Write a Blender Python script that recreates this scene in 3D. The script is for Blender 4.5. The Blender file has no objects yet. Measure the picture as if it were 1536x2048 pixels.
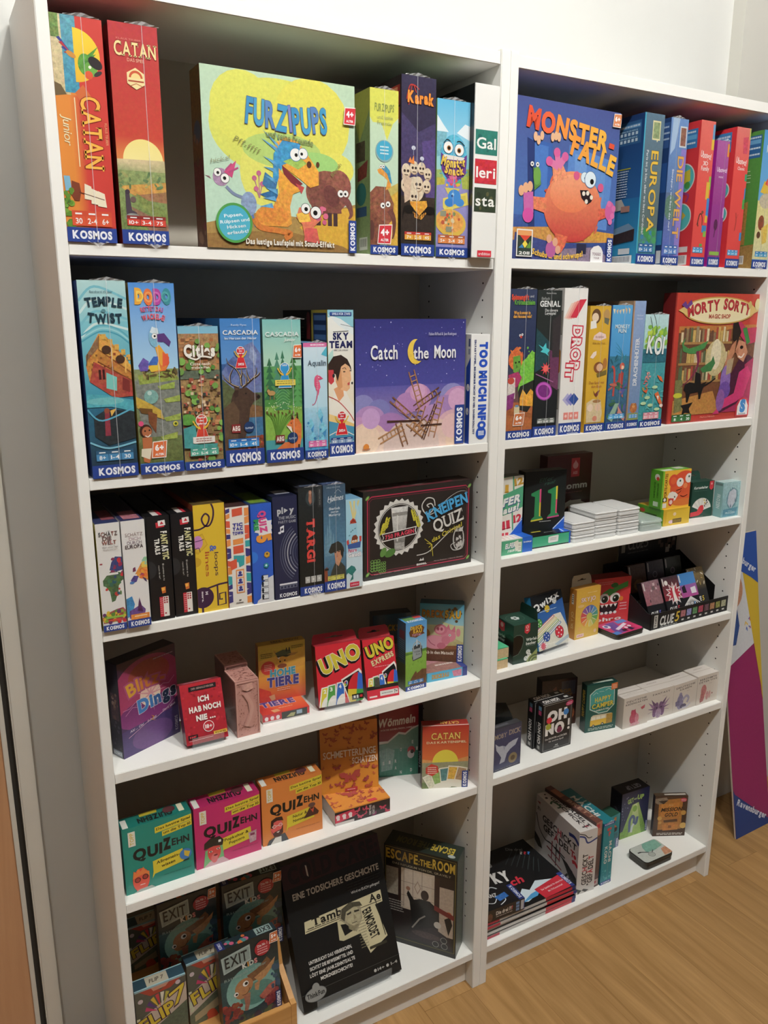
import bpy, bmesh, math, random
from mathutils import Vector, Matrix
from mathutils.geometry import tessellate_polygon

scene = bpy.context.scene
COL = scene.collection
PI = math.pi

# ---------------------------------------------------------------- camera, world, lights, exposure
cam_d = bpy.data.cameras.new('camera')
cam_d.sensor_fit = 'VERTICAL'
cam_d.sensor_height = 36.0
cam_d.lens = 36.0 * 1623.97 / 2048.0
cam_d.clip_start = 0.02
cam = bpy.data.objects.new('camera', cam_d)
COL.objects.link(cam)
_r = Vector((0.871410953, -0.490553276, 0.000658739))
_d = Vector((-0.115242547, -0.206019906, -0.971738110))
_f = Vector((0.476825027, 0.846707317, -0.236060612))
m = Matrix.Identity(4)
for i in range(3):
    m[i][0] = _r[i]; m[i][1] = -_d[i]; m[i][2] = -_f[i]
m[0][3], m[1][3], m[2][3] = -0.18936, -1.29742, 1.55629
cam.matrix_world = m
scene.camera = cam

world = bpy.data.worlds.new('room_light')
scene.world = world
world.use_nodes = True
bg = world.node_tree.nodes['Background']
bg.inputs['Color'].default_value = (0.97, 0.98, 1.0, 1)
bg.inputs['Strength'].default_value = 0.07

def lamp(x, power, y=-1.4, z=3.48, r=0.035, col=(1.0, 0.99, 0.962)):
    d = bpy.data.lights.new('ceiling_spot', 'POINT')
    d.energy = power; d.shadow_soft_size = r; d.color = col
    o = bpy.data.objects.new('ceiling_spot', d)
    o.location = (x, y, z); COL.objects.link(o)
    return o
lamp(-0.55, 48)
lamp(0.45, 92)
lamp(1.15, 84)

scene.view_settings.view_transform = 'Standard'
scene.view_settings.look = 'None'
scene.view_settings.exposure = 0.15
scene.view_settings.gamma = 1.0
scene.view_settings.use_curve_mapping = False

# ---------------------------------------------------------------- materials
def lin(c):
    return c / 12.92 if c <= 0.04045 else ((c + 0.055) / 1.055) ** 2.4
def hexc(s):
    mot = 0.0
    if '~' in s:
        s, q = s.split('~'); mot = float(q)
    return (lin(int(s[0:2], 16) / 255), lin(int(s[2:4], 16) / 255), lin(int(s[4:6], 16) / 255), mot)

def new_mat(name, col='ffffff', rough=0.5, spec=0.5, metal=0.0):
    mt = bpy.data.materials.new(name); mt.use_nodes = True
    p = mt.node_tree.nodes['Principled BSDF']
    c = hexc(col)
    p.inputs['Base Color'].default_value = (c[0], c[1], c[2], 1)
    p.inputs['Roughness'].default_value = rough
    p.inputs['Specular IOR Level'].default_value = spec
    p.inputs['Metallic'].default_value = metal
    return mt, mt.node_tree, p

def noise_tint(nt, p, base, amt, scale, rough_amt=0.0, detail=4.0, stretch=(1, 1, 1)):
    """soft uneven tone over a plain painted or cast surface"""
    N, K = nt.nodes, nt.links
    tc = N.new('ShaderNodeTexCoord'); mp = N.new('ShaderNodeMapping'); nz = N.new('ShaderNodeTexNoise')
    mp.inputs['Scale'].default_value = stretch
    nz.inputs['Scale'].default_value = scale; nz.inputs['Detail'].default_value = detail
    K.new(tc.outputs['Object'], mp.inputs['Vector']); K.new(mp.outputs['Vector'], nz.inputs['Vector'])
    rp = N.new('ShaderNodeValToRGB')
    c = hexc(base)
    rp.color_ramp.elements[0].position = 0.3; rp.color_ramp.elements[1].position = 0.7
    rp.color_ramp.elements[0].color = (c[0] * (1 - amt), c[1] * (1 - amt), c[2] * (1 - amt), 1)
    rp.color_ramp.elements[1].color = (c[0], c[1], c[2], 1)
    K.new(nz.outputs['Fac'], rp.inputs['Fac']); K.new(rp.outputs['Color'], p.inputs['Base Color'])
    return nz

def printed(name, rough, spec, coat=0.0):
    """printed card: ink colour per face corner, with a painterly mottle where the alpha asks for it"""
    mt, nt, p = new_mat(name, 'ffffff', rough, spec)
    N, K = nt.nodes, nt.links
    at = N.new('ShaderNodeAttribute'); at.attribute_name = 'ink'
    tc = N.new('ShaderNodeTexCoord'); nz = N.new('ShaderNodeTexNoise')
    nz.inputs['Scale'].default_value = 160; nz.inputs['Detail'].default_value = 5; nz.inputs['Roughness'].default_value = 0.65
    K.new(tc.outputs['Object'], nz.inputs['Vector'])
    s1 = N.new('ShaderNodeMath'); s1.operation = 'SUBTRACT'; s1.inputs[1].default_value = 0.5
    s2 = N.new('ShaderNodeMath'); s2.operation = 'MULTIPLY'
    s3 = N.new('ShaderNodeMath'); s3.operation = 'MULTIPLY_ADD'; s3.inputs[1].default_value = 3.6; s3.inputs[2].default_value = 0.86
    K.new(nz.outputs['Fac'], s1.inputs[0]); K.new(s1.outputs[0], s2.inputs[0]); K.new(at.outputs['Alpha'], s2.inputs[1])
    K.new(s2.outputs[0], s3.inputs[0])
    hs = N.new('ShaderNodeHueSaturation')
    hs.inputs['Saturation'].default_value = 0.98; K.new(at.outputs['Color'], hs.inputs['Color']); K.new(s3.outputs[0], hs.inputs['Value'])
    h1 = N.new('ShaderNodeSeparateColor'); K.new(nz.outputs['Color'], h1.inputs[0])
    h2 = N.new('ShaderNodeMath'); h2.operation = 'SUBTRACT'; h2.inputs[1].default_value = 0.5; K.new(h1.outputs[1], h2.inputs[0])
    h3 = N.new('ShaderNodeMath'); h3.operation = 'MULTIPLY'; K.new(h2.outputs[0], h3.inputs[0]); K.new(at.outputs['Alpha'], h3.inputs[1])
    h4 = N.new('ShaderNodeMath'); h4.operation = 'MULTIPLY_ADD'; h4.inputs[1].default_value = 0.22; h4.inputs[2].default_value = 0.5
    K.new(h3.outputs[0], h4.inputs[0]); K.new(h4.outputs[0], hs.inputs['Hue'])
    K.new(hs.outputs['Color'], p.inputs['Base Color'])
    if coat:
        p.inputs['Coat Weight'].default_value = coat; p.inputs['Coat Roughness'].default_value = 0.12
    return mt
M_CARD = printed('printed_card', 0.5, 0.35)
M_GLOSS = printed('printed_card_under_film', 0.38, 0.4, 0.35)

M_WHITE, _nt, _p = new_mat('white_melamine', 'e9e8e3', 0.38, 0.4)
noise_tint(_nt, _p, 'e9e8e3', 0.03, 6)
M_HOLE, _, _ = new_mat('dark_pin_hole', '2a2724', 0.9, 0.1)
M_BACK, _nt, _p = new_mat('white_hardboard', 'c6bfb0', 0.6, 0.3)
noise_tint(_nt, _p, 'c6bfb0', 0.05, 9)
M_WALL, _nt, _p = new_mat('white_wall_paint', 'cdcdc9', 0.85, 0.2)
_nz = noise_tint(_nt, _p, 'cdcdc9', 0.05, 3)
_b = _nt.nodes.new('ShaderNodeBump'); _b.inputs['Strength'].default_value = 0.12; _b.inputs['Distance'].default_value = 0.002
_n2 = _nt.nodes.new('ShaderNodeTexNoise'); _n2.inputs['Scale'].default_value = 90
_nt.links.new(_n2.outputs['Fac'], _b.inputs['Height']); _nt.links.new(_b.outputs['Normal'], _p.inputs['Normal'])
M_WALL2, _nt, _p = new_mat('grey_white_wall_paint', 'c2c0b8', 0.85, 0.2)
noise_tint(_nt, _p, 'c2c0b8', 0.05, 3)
M_FRAME, _nt, _p = new_mat('white_frame_lacquer', 'd8d5cb', 0.4, 0.4)
noise_tint(_nt, _p, 'd8d5cb', 0.04, 8)
M_GASKET, _, _ = new_mat('dark_rubber_seal', '34322f', 0.6, 0.3)
M_SKIRT, _nt, _p = new_mat('dark_floor_edge', '6b4a2e', 0.6, 0.3)
noise_tint(_nt, _p, '6b4a2e', 0.4, 40)

def wood(name, c0, c1, c2, scale, rough, planks=None, axis='Y'):
    mt, nt, p = new_mat(name, c0, rough, 0.35)
    N, K = nt.nodes, nt.links
    tc = N.new('ShaderNodeTexCoord'); mp = N.new('ShaderNodeMapping')
    K.new(tc.outputs['Object'], mp.inputs['Vector'])
    st = {'Y': (1.0, 0.06, 1.0), 'X': (0.09, 1, 1), 'Z': (1, 1, 0.09)}[axis]
    vec = mp.outputs['Vector']
    if planks:
        mp.inputs['Rotation'].default_value = (0, 0, PI / 2)
        br = N.new('ShaderNodeTexBrick'); br.offset = 0.37; br.offset_frequency = 2
        br.inputs['Color1'].default_value = (0, 0, 0, 1); br.inputs['Color2'].default_value = (1, 1, 1, 1)
        br.inputs['Mortar'].default_value = (0.5, 0.5, 0.5, 1)
        br.inputs['Scale'].default_value = 1.0; br.inputs['Mortar Size'].default_value = 0.0006
        br.inputs['Brick Width'].default_value = planks[0]; br.inputs['Row Height'].default_value = planks[1]
        br.inputs['Bias'].default_value = 0.0
        K.new(vec, br.inputs['Vector'])
    m2 = N.new('ShaderNodeMapping'); m2.inputs['Scale'].default_value = st
    K.new(tc.outputs['Object'], m2.inputs['Vector'])
    v2 = m2.outputs['Vector']
    if planks:
        ad = N.new('ShaderNodeVectorMath'); ad.operation = 'MULTIPLY_ADD'
        ad.inputs[1].default_value = (3.1, 7.7, 1.3)
        K.new(br.outputs['Color'], ad.inputs[0]); K.new(v2, ad.inputs[2]); v2 = ad.outputs[0]
    n1 = N.new('ShaderNodeTexNoise'); n1.inputs['Scale'].default_value = scale; n1.inputs['Detail'].default_value = 6; n1.inputs['Roughness'].default_value = 0.6
    n1.inputs['Distortion'].default_value = 1.0
    K.new(v2, n1.inputs['Vector'])
    rp = N.new('ShaderNodeValToRGB')
    e = rp.color_ramp.elements
    e[0].position = 0.30; e[1].position = 0.72
    for k, c in ((0, c1), (1, c0)):
        q = hexc(c); e[k].color = (q[0], q[1], q[2], 1)
    q = hexc(c2); x = e.new(0.2); x.color = (q[0], q[1], q[2], 1)
    K.new(n1.outputs['Fac'], rp.inputs['Fac'])
    out = rp.outputs['Color']
    if planks:
        hs = N.new('ShaderNodeHueSaturation')
        mr = N.new('ShaderNodeMapRange'); mr.inputs['To Min'].default_value = 0.9; mr.inputs['To Max'].default_value = 1.06
        K.new(br.outputs['Color'], mr.inputs['Value']); K.new(mr.outputs[0], hs.inputs['Value']); K.new(out, hs.inputs['Color'])
        mx = N.new('ShaderNodeMix'); mx.data_type = 'RGBA'; mx.blend_type = 'MULTIPLY'
        mx.inputs['B'].default_value = (0.62, 0.55, 0.48, 1)
        K.new(br.outputs['Fac'], mx.inputs['Factor']); K.new(hs.outputs['Color'], mx.inputs['A'])
        out = mx.outputs['Result']
    K.new(out, p.inputs['Base Color'])
    return mt
M_FLOOR = wood('oak_plank_floor', 'ad8757', '8a673c', '553a1e', 30, 0.42, planks=(1.25, 0.13))
M_DOOR = wood('warm_wood_veneer', 'd0a37c', 'bd8d66', 'a87850', 14, 0.45, axis='Z')
M_RACK = wood('light_pine_board', 'c8975a', 'b07f45', '98683a', 30, 0.5, axis='X')

def clear_mat(name, tint, alpha, rough):
    mt = bpy.data.materials.new(name); mt.use_nodes = True
    nt = mt.node_tree; N, K = nt.nodes, nt.links
    p = N['Principled BSDF']; out = N['Material Output']
    c = hexc(tint)
    p.inputs['Base Color'].default_value = (c[0], c[1], c[2], 1); p.inputs['Roughness'].default_value = rough
    p.inputs['Specular IOR Level'].default_value = 0.7
    tr = N.new('ShaderNodeBsdfTransparent'); mx = N.new('ShaderNodeMixShader')
    nz = N.new('ShaderNodeTexNoise'); nz.inputs['Scale'].default_value = 60
    mr = N.new('ShaderNodeMapRange'); mr.inputs['To Min'].default_value = alpha * 0.8; mr.inputs['To Max'].default_value = min(1, alpha * 1.2)
    K.new(nz.outputs['Fac'], mr.inputs['Value']); K.new(mr.outputs[0], mx.inputs['Fac'])
    K.new(tr.outputs[0], mx.inputs[1]); K.new(p.outputs[0], mx.inputs[2]); K.new(mx.outputs[0], out.inputs['Surface'])
    return mt
M_FILM = clear_mat('shrink_film', 'f4f6f8', 0.34, 0.1)
M_ACRYL = clear_mat('clear_acrylic', 'e8eeee', 0.1, 0.04)
M_CASE = clear_mat('milky_clear_plastic', 'f2f2f0', 0.72, 0.2)
M_CASE2 = clear_mat('greenish_clear_plastic', 'cfdcd6', 0.5, 0.12)
M_METAL, _, _ = new_mat('dark_tin', '4a4844', 0.35, 0.5, 0.7)

# ---------------------------------------------------------------- mesh helpers
def link(name, mesh, mat, parent=None):
    o = bpy.data.objects.new(name, mesh); COL.objects.link(o)
    if mat is not None:
        for q in (mat if isinstance(mat, (list, tuple)) else [mat]):
            mesh.materials.append(q)
    if parent is not None: o.parent = parent
    return o
def bm_obj(name, bm, mat, parent=None):
    me = bpy.data.meshes.new(name); bm.to_mesh(me); bm.free()
    return link(name, me, mat, parent)
def add_box(bm, x0, y0, z0, x1, y1, z1, bev=0.0, mi=0):
    r = bmesh.ops.create_cube(bm, size=1.0)
    vs = r['verts']
    for v in vs:
        v.co = Vector(((x0 + x1) / 2 + v.co.x * (x1 - x0), (y0 + y1) / 2 + v.co.y * (y1 - y0), (z0 + z1) / 2 + v.co.z * (z1 - z0)))
    fs = set(f for v in vs for f in v.link_faces)
    for f in fs: f.material_index = mi
    if bev:
        es = list(set(e for v in vs for e in v.link_edges))
        bmesh.ops.bevel(bm, geom=es, offset=bev, segments=2, affect='EDGES')
def block(name, x0, y0, z0, x1, y1, z1, mat, parent=None, bev=0.001):
    bm = bmesh.new(); add_box(bm, x0, y0, z0, x1, y1, z1, bev)
    return bm_obj(name, bm, mat, parent)
def prism(bm, pts, axis, a, b):
    """extrude a 2-D outline along x ('X', outline in y,z) or z ('Z', outline in x,y) or y ('Y', outline in x,z)"""
    def P3(p, t):
        return {'X': (t, p[0], p[1]), 'Y': (p[0], t, p[1]), 'Z': (p[0], p[1], t)}[axis]
    va = [bm.verts.new(P3(p, a)) for p in pts]; vb = [bm.verts.new(P3(p, b)) for p in pts]
    n = len(pts)
    bm.faces.new(va); bm.faces.new(vb[::-1])
    for i in range(n):
        bm.faces.new((va[i], vb[i], vb[(i + 1) % n], va[(i + 1) % n]))
    bmesh.ops.recalc_face_normals(bm, faces=bm.faces)
def round_rect(x0, y0, x1, y1, r, n=5):
    out = []
    for cx, cy, a in ((x1 - r, y0 + r, -PI / 2), (x1 - r, y1 - r, 0), (x0 + r, y1 - r, PI / 2), (x0 + r, y0 + r, PI)):
        for k in range(n + 1):
            t = a + PI / 2 * k / n
            out.append((cx + r * math.cos(t), cy + r * math.sin(t)))
    return out
def tag(o, label, cat, group=None):
    o['label'] = label; o['category'] = cat
    if group: o['group'] = group
    return o
def empty(name, loc, label, cat, group=None, rot=(0, 0, 0)):
    o = bpy.data.objects.new(name, None); o.empty_display_size = 0.02
    o.location = loc; o.rotation_euler = rot; COL.objects.link(o)
    return tag(o, label, cat, group)
def copy_tree(o, loc, label, group=None, rot=None):
    r = o.copy(); COL.objects.link(r); r.location = loc; r['label'] = label
    if rot is not None: r.rotation_euler = rot
    if group: r['group'] = group
    for ch in list(o.children):
        c = ch.copy(); COL.objects.link(c); c.parent = r
        for g in list(ch.children):
            d = g.copy(); COL.objects.link(d); d.parent = c
    return r
def structure(o):
    o['kind'] = 'structure'; return o

# ---------------------------------------------------------------- lettering: one glyph table from the built-in font
CHARS = sorted(set("ABCDEFGHIJKLMNOPQRSTUVWXYZabcdefghijklmnopqrstuvwxyz0123456789+-.,:!?&'/ÄÖÜäöüß"))
OFFS = (0.0, 0.018, 0.034, 0.052, 0.078, 0.125)
GLYPH = {}
def build_glyphs():
    obs = []
    for ch in CHARS:
        for k, of in enumerate(OFFS):
            cu = bpy.data.curves.new('g', 'FONT'); cu.body = ch; cu.offset = of; cu.resolution_u = 3
            o = bpy.data.objects.new('g', cu); COL.objects.link(o); obs.append((ch, k, o, cu))
    bpy.context.view_layer.update()
    dg = bpy.context.evaluated_depsgraph_get()
    for ch, k, o, cu in obs:
        ev = o.evaluated_get(dg); me = ev.to_mesh()
        tris = []
        for p in me.polygons:
            q = [me.vertices[i].co for i in p.vertices]
            if (q[1] - q[0]).cross(q[2] - q[0]).length < 1e-9: continue
            tris.append([(v.x, v.y) for v in q])
        GLYPH[(ch, k)] = tris
        ev.to_mesh_clear()
    for ch, k, o, cu in obs:
        bpy.data.objects.remove(o); bpy.data.curves.remove(cu)
build_glyphs()
def gbox(ch, k=0):
    xs = [p[0] for t in GLYPH[(ch, k)] for p in t]
    return (min(xs), max(xs)) if xs else (0, 0.3)
CAP = max(p[1] for t in GLYPH[('H', 0)] for p in t)
SERIF = {'A': 'lb rb', 'C': '', 'D': 'lb lt', 'E': 'lb lt', 'H': 'lb lt rb rt', 'I': 'mb mt', 'K': 'lb lt rb rt', 'M': 'lb rb lt rt', 'N': 'lb lt rt',
         'P': 'lb lt', 'R': 'lb lt rb', 'T': 'mb', 'U': 'lt rt', 'X': 'lb lt rb rt', 'Y': 'mb lt rt', 'L': 'lb lt', 'F': 'lb lt', '1': 'mb', 'J': 'rt', 'Z': ''}

# ---------------------------------------------------------------- printing on boxes
def clip01(poly):
    for ax, lo in ((0, True), (0, False), (1, True), (1, False)):
        out = []
        n = len(poly)
        for i in range(n):
            a, b = poly[i], poly[(i + 1) % n]
            ia = a[ax] >= 0 if lo else a[ax] <= 1
            ib = b[ax] >= 0 if lo else b[ax] <= 1
            if ia: out.append(a)
            if ia != ib:
                lim = 0.0 if lo else 1.0
                t = (lim - a[ax]) / (b[ax] - a[ax])
                out.append(tuple(a[j] + t * (b[j] - a[j]) for j in range(len(a))))
        poly = out
        if len(poly) < 3: return []
    return poly

class Box:
    def __init__(s, name, label, cat, x, y, z, yaw, w, h, d, tilt, cols, group=None, mat=None, bev=0.0007):
        s.w, s.h, s.d = w, h, d
        s.root = empty(name, (x, y, z), label, cat, group, (-math.radians(tilt), 0, math.radians(yaw)))
        s.mat = mat or M_CARD
        s.parts = {}; s.k = {}
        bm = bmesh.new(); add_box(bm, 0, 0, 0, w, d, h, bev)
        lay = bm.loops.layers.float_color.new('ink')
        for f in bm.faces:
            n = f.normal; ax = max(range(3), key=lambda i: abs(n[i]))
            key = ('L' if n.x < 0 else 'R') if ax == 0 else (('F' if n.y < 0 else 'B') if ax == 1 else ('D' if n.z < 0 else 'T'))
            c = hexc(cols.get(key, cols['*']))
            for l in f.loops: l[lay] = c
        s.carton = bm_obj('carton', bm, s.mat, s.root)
    def to3(s, f, u, v, off):
        w, h, d = s.w, s.h, s.d
        if f == 'F': return (u * w, -off, (1 - v) * h)
        if f == 'T': return (u * w, d * (1 - v), h + off)
        if f == 'L': return (-off, d * (1 - u), (1 - v) * h)
        return (w + off, d * u, (1 - v) * h)
    def dims(s, f):
        return {'F': (s.w, s.h), 'T': (s.w, s.d), 'L': (s.d, s.h), 'R': (s.d, s.h)}[f]
    def add(s, part, f, polys, mat=None):
        """polys: list of polygons of (u, v, r, g, b, a)"""
        k = s.k.get(f, 0) + 1; s.k[f] = k
        off = 0.00015 + 1.3e-5 * k
        V, F, C, mm = s.parts.setdefault(part, ([], [], [], mat))
        for p in polys:
            p = clip01(p)
            if not p: continue
            i = len(V)
            V += [s.to3(f, q[0], q[1], off) for q in p]
            F.append(list(range(i, i + len(p))))
            C += [q[2:6] for q in p]
    def done(s):
        for part, (V, F, C, mm) in s.parts.items():
            if not F: continue
            me = bpy.data.meshes.new(part); me.from_pydata(V, [], F)
            a = me.color_attributes.new('ink', 'FLOAT_COLOR', 'CORNER')
            buf = []
            for p in me.polygons:
                for i in p.vertices: buf += list(C[i])
            a.data.foreach_set('color', buf)
            me.update()
            link(part, me, mm or s.mat, s.root)
CUR = [None, 'F', 'cover_picture']
def on(f, part):
    CUR[1] = f; CUR[2] = part
def _put(polys, mat=None):
    CUR[0].add(CUR[2], CUR[1], polys, mat)
def _dim():
    return CUR[0].dims(CUR[1])
def R(u0, v0, u1, v1, c, c2=None, side=False):
    a = hexc(c); b = hexc(c2) if c2 else a
    if side: q = [a, b, b, a]
    else: q = [a, a, b, b]
    _put([[(u0, v0) + q[0], (u1, v0) + q[1], (u1, v1) + q[2], (u0, v1) + q[3]]])
def G(pts, cols):
    _put([[tuple(p) + hexc(c) for p, c in zip(pts, cols)]])
def P(pts, c):
    q = hexc(c)
    tr = tessellate_polygon([[Vector((p[0], p[1], 0)) for p in pts]])
    _put([[tuple(pts[i]) + q for i in t] for t in tr])
def E(u, v, r, c, rv=None, rot=0, n=22, a0=0, a1=360, c2=None):
    W, H = _dim(); rv = r if rv is None else rv
    q = hexc(c); q2 = hexc(c2) if c2 else q
    ca, sa = math.cos(math.radians(rot)), math.sin(math.radians(rot))
    pts = []
    full = a1 - a0 >= 360
    for i in range(n if full else n + 1):
        t = math.radians(a0 + (a1 - a0) * i / n)
        x, y = r * math.cos(t), rv * math.sin(t)
        X, Y = x * ca - y * sa, x * sa + y * ca
        pts.append((u + X, v - Y * W / H, Y / max(rv, 1e-6)))
    def mix(t): return tuple(q2[j] + (q[j] - q2[j]) * (t * 0.5 + 0.5) for j in range(4))
    polys = []
    m_ = len(pts)
    for i in range(m_ if full else m_ - 1):
        a, b = pts[i], pts[(i + 1) % m_]
        polys.append([(u, v) + mix(0), a[:2] + mix(a[2]), b[:2] + mix(b[2])])
    _put(polys)
def L(pts, wd, c, taper=False):
    W, H = _dim(); q = hexc(c); k = H / W
    P2 = [(p[0], p[1] * k) for p in pts]
    polys = []; n = len(P2)
    off = []
    for i in range(n):
        a = P2[max(i - 1, 0)]; b = P2[min(i + 1, n - 1)]
        dx, dy = b[0] - a[0], b[1] - a[1]; l = math.hypot(dx, dy) or 1
        ww = wd * (1 - 0.85 * i / (n - 1)) if taper else wd
        off.append((-dy / l * ww / 2, dx / l * ww / 2))
    for i in range(n - 1):
        a, b, oa, ob = P2[i], P2[i + 1], off[i], off[i + 1]
        polys.append([(x, y / k) + q for x, y in ((a[0] + oa[0], a[1] + oa[1]), (b[0] + ob[0], b[1] + ob[1]), (b[0] - ob[0], b[1] - ob[1]), (a[0] - oa[0], a[1] - oa[1]))])
    _put(polys)
def CV(pts, wd, c, taper=False, n=6):
    """smooth curve through the points"""
    out = []
    for i in range(len(pts) - 1):
        p0 = pts[max(i - 1, 0)]; p1 = pts[i]; p2 = pts[i + 1]; p3 = pts[min(i + 2, len(pts) - 1)]
        for j in range(n):
            t = j / n
            out.append(tuple(0.5 * (2 * p1[a] + (p2[a] - p0[a]) * t + (2 * p0[a] - 5 * p1[a] + 4 * p2[a] - p3[a]) * t * t + (3 * p1[a] - p0[a] - 3 * p2[a] + p3[a]) * t ** 3) for a in (0, 1)))
    out.append(pts[-1]); L(out, wd, c, taper)
def ST(u, v, r1, r2, n, c, rot=0):
    W, H = _dim(); q = hexc(c); pts = []
    for i in range(2 * n):
        t = PI * i / n + math.radians(rot); r = r1 if i % 2 == 0 else r2
        pts.append((u + r * math.cos(t), v + r * math.sin(t) * W / H))
    _put([[(u, v) + q, pts[i] + q, pts[(i + 1) % len(pts)] + q] for i in range(len(pts))])
def T(s, u, v, w, h, c, rot=0, b=1, sh=0.0, oc=None, ow=4, arc=0.0, jit=0.0, cols=None, sp=0.07, serif=False, osh=None, seed=1):
    """lettering: centre (u,v); w = length of the line, h = cap height, as fractions of the face along / across the line; rot in degrees anticlockwise"""
    W, H = _dim()
    vert = abs(math.sin(math.radians(rot))) > 0.7
    tw, th = (w * H, h * W) if vert else (w * W, h * H)
    pen = 0.0; lay = []
    for ch in s:
        if ch == ' ' or (ch, b) not in GLYPH: pen += 0.26; continue
        x0, x1 = gbox(ch, b)
        lay.append((ch, pen - x0, pen, pen + x1 - x0)); pen += x1 - x0 + sp
    tot = max((l[3] for l in lay), default=1)
    sx, sy = tw / tot, th / CAP
    rng = random.Random(seed)
    cr, sr = math.cos(math.radians(rot)), math.sin(math.radians(rot))
    js = [(rng.uniform(-1, 1) * jit, rng.uniform(-1, 1) * jit) for _ in lay]
    def run(k, col, dx=0.0, dy=0.0, per=None):
        for i, (ch, ox, g0, g1) in enumerate(lay):
            q = hexc(per[i % len(per)] if per else col)
            cx = (g0 + g1) / 2; t = 2 * cx / tot - 1
            ay = arc * th * (1 - t * t); aa = math.atan2(-2 * t * arc * th, tw / 2) + js[i][0] * 0.6
            ca, sa = math.cos(aa), math.sin(aa)
            tris = list(GLYPH[(ch, k)])
            if serif and ch in SERIF:
                a0, a1 = gbox(ch, b); e = 0.04
                for sp_ in SERIF[ch].split():
                    x_ = {'l': a0 + 0.06, 'r': a1 - 0.06, 'm': (a0 + a1) / 2}[sp_[0]]
                    y_ = 0.0 if sp_[1] == 'b' else CAP - 0.055
                    tris.append([(x_ - 0.15, y_), (x_ + 0.15, y_), (x_ + 0.15, y_ + 0.055), (x_ - 0.15, y_ + 0.055)])
                if ch in 'TEFLZC':
                    tris.append([(a1 - 0.05, CAP), (a1, CAP), (a1, CAP - 0.2), (a1 - 0.03, CAP - 0.2)])
                    if ch == 'T': tris.append([(a0, CAP), (a0 + 0.05, CAP), (a0 + 0.03, CAP - 0.2), (a0, CAP - 0.2)])
                    if ch in 'ELZ': tris.append([(a1 - 0.03, 0.2), (a1, 0.2), (a1, 0), (a1 - 0.05, 0)])
            polys = []
            for tri in tris:
                pl = []
                for (x, y) in tri:
                    lx = (x + ox - cx + sh * (y - CAP / 2)) * sx; ly = (y - CAP / 2) * sy
                    X = lx * ca - ly * sa + (cx - tot / 2) * sx + dx; Y = lx * sa + ly * ca + ay + js[i][1] * th * 0.5 + dy
                    pl.append((u + (X * cr - Y * sr) / W, v - (X * sr + Y * cr) / H) + q)
                polys.append(pl)
            _put(polys)
    if osh: run(ow, osh[0], osh[1] * th, osh[2] * th)
    if oc: run(ow, oc)
    run(b, c, per=cols)
def SC(n, u0, v0, u1, v1, r0, r1, cols, kind='e', seed=3, asp=1.0, rot=180):
    """n scattered blobs ('e'), tiles ('r') or leaves ('l')"""
    g = random.Random(seed)
    for _ in range(n):
        u, v, r, c = g.uniform(u0, u1), g.uniform(v0, v1), g.uniform(r0, r1), g.choice(cols)
        if kind == 'e': E(u, v, r, c, rv=r * asp, rot=g.uniform(0, rot), n=9)
        elif kind == 'l': E(u, v, r, c, rv=r * 0.3, rot=g.uniform(0, rot), n=8)
        else:
            W, H = _dim(); k = W / H * asp
            R(u - r, v - r * k, u + r, v + r * k, c)
def LINES(u0, u1, vs, h, c, seed=2, ragged=True):
    """a block of small print too fine to read: thin bars"""
    g = random.Random(seed)
    for v in vs:
        x = u0
        while x < u1 - 0.01:
            ln = g.uniform(0.06, 0.16) * (u1 - u0) + 0.01
            R(x, v - h / 2, min(x + ln, u1), v + h / 2, c); x += ln + 0.025 * (u1 - u0)
def eye(u, v, r, pu=0.0, pv=0.0, pr=0.4, rim='2a2a2a', white='f4f4f0', iris=None):
    W, H = _dim()
    E(u, v, r * 1.1, rim); E(u, v, r, white)
    if iris: E(u + pu * r, v + pv * r * W / H, r * pr * 1.5, iris)
    E(u + pu * r, v + pv * r * W / H, r * pr, '15130f')
def kos(v=0.932, w=0.8, h=0.5, c='26418f', u=0.5):
    on('F', 'publisher_label'); R(0, v, 1, 1, c); T('KOSMOS', u, (v + 1) / 2, w, (1 - v) * h, 'f4f6fb', b=3)
def kosv(u0, u1, v0, v1, c='26418f'):
    on('F', 'publisher_label'); R(u0, v0, u1, v1, c); T('KOSMOS', (u0 + u1) / 2, (v0 + v1) / 2, (v1 - v0) * 0.86, (u1 - u0) * 0.55, 'f4f6fb', rot=90, b=3)
def info(u0, v0, u1, v1, c, vals, head=None, tc='f4f4f4', part='info_strip', f='F'):
    on(f, part)
    n = len(vals); w = (u1 - u0) / n; vm = v0 + (v1 - v0) * 0.36
    R(u0, v0, u1, v1, head or c)
    for i, t in enumerate(vals):
        a = u0 + w * i
        R(a + w * 0.03, vm, a + w * 0.97, v1, c)
        R(a + w * 0.25, v0 + (vm - v0) * 0.4, a + w * 0.75, v0 + (vm - v0) * 0.7, tc)
        T(t, a + w / 2, (vm + v1) / 2, w * min(0.75, 0.2 * len(t) + 0.1), (v1 - vm) * 0.55, tc, b=1)
def age(u, v, w, h, t='6+', c='e0703a'):
    on('F', 'age_badge')
    def q(s, cc): P([(u - w * s * 0.42, v - h * s * 0.5), (u + w * s * 0.55, v - h * s * 0.55), (u + w * s * 0.42, v + h * s * 0.5), (u - w * s * 0.55, v + h * s * 0.5)], cc)
    q(1.0, 'f6f2ea'); q(0.9, c)
    T(t, u, v - h * 0.12, w * 0.6, h * 0.32, 'ffffff', b=3); T('ALTER', u - w * 0.02, v + h * 0.28, w * 0.58, h * 0.12, 'ffffff', b=3)
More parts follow.
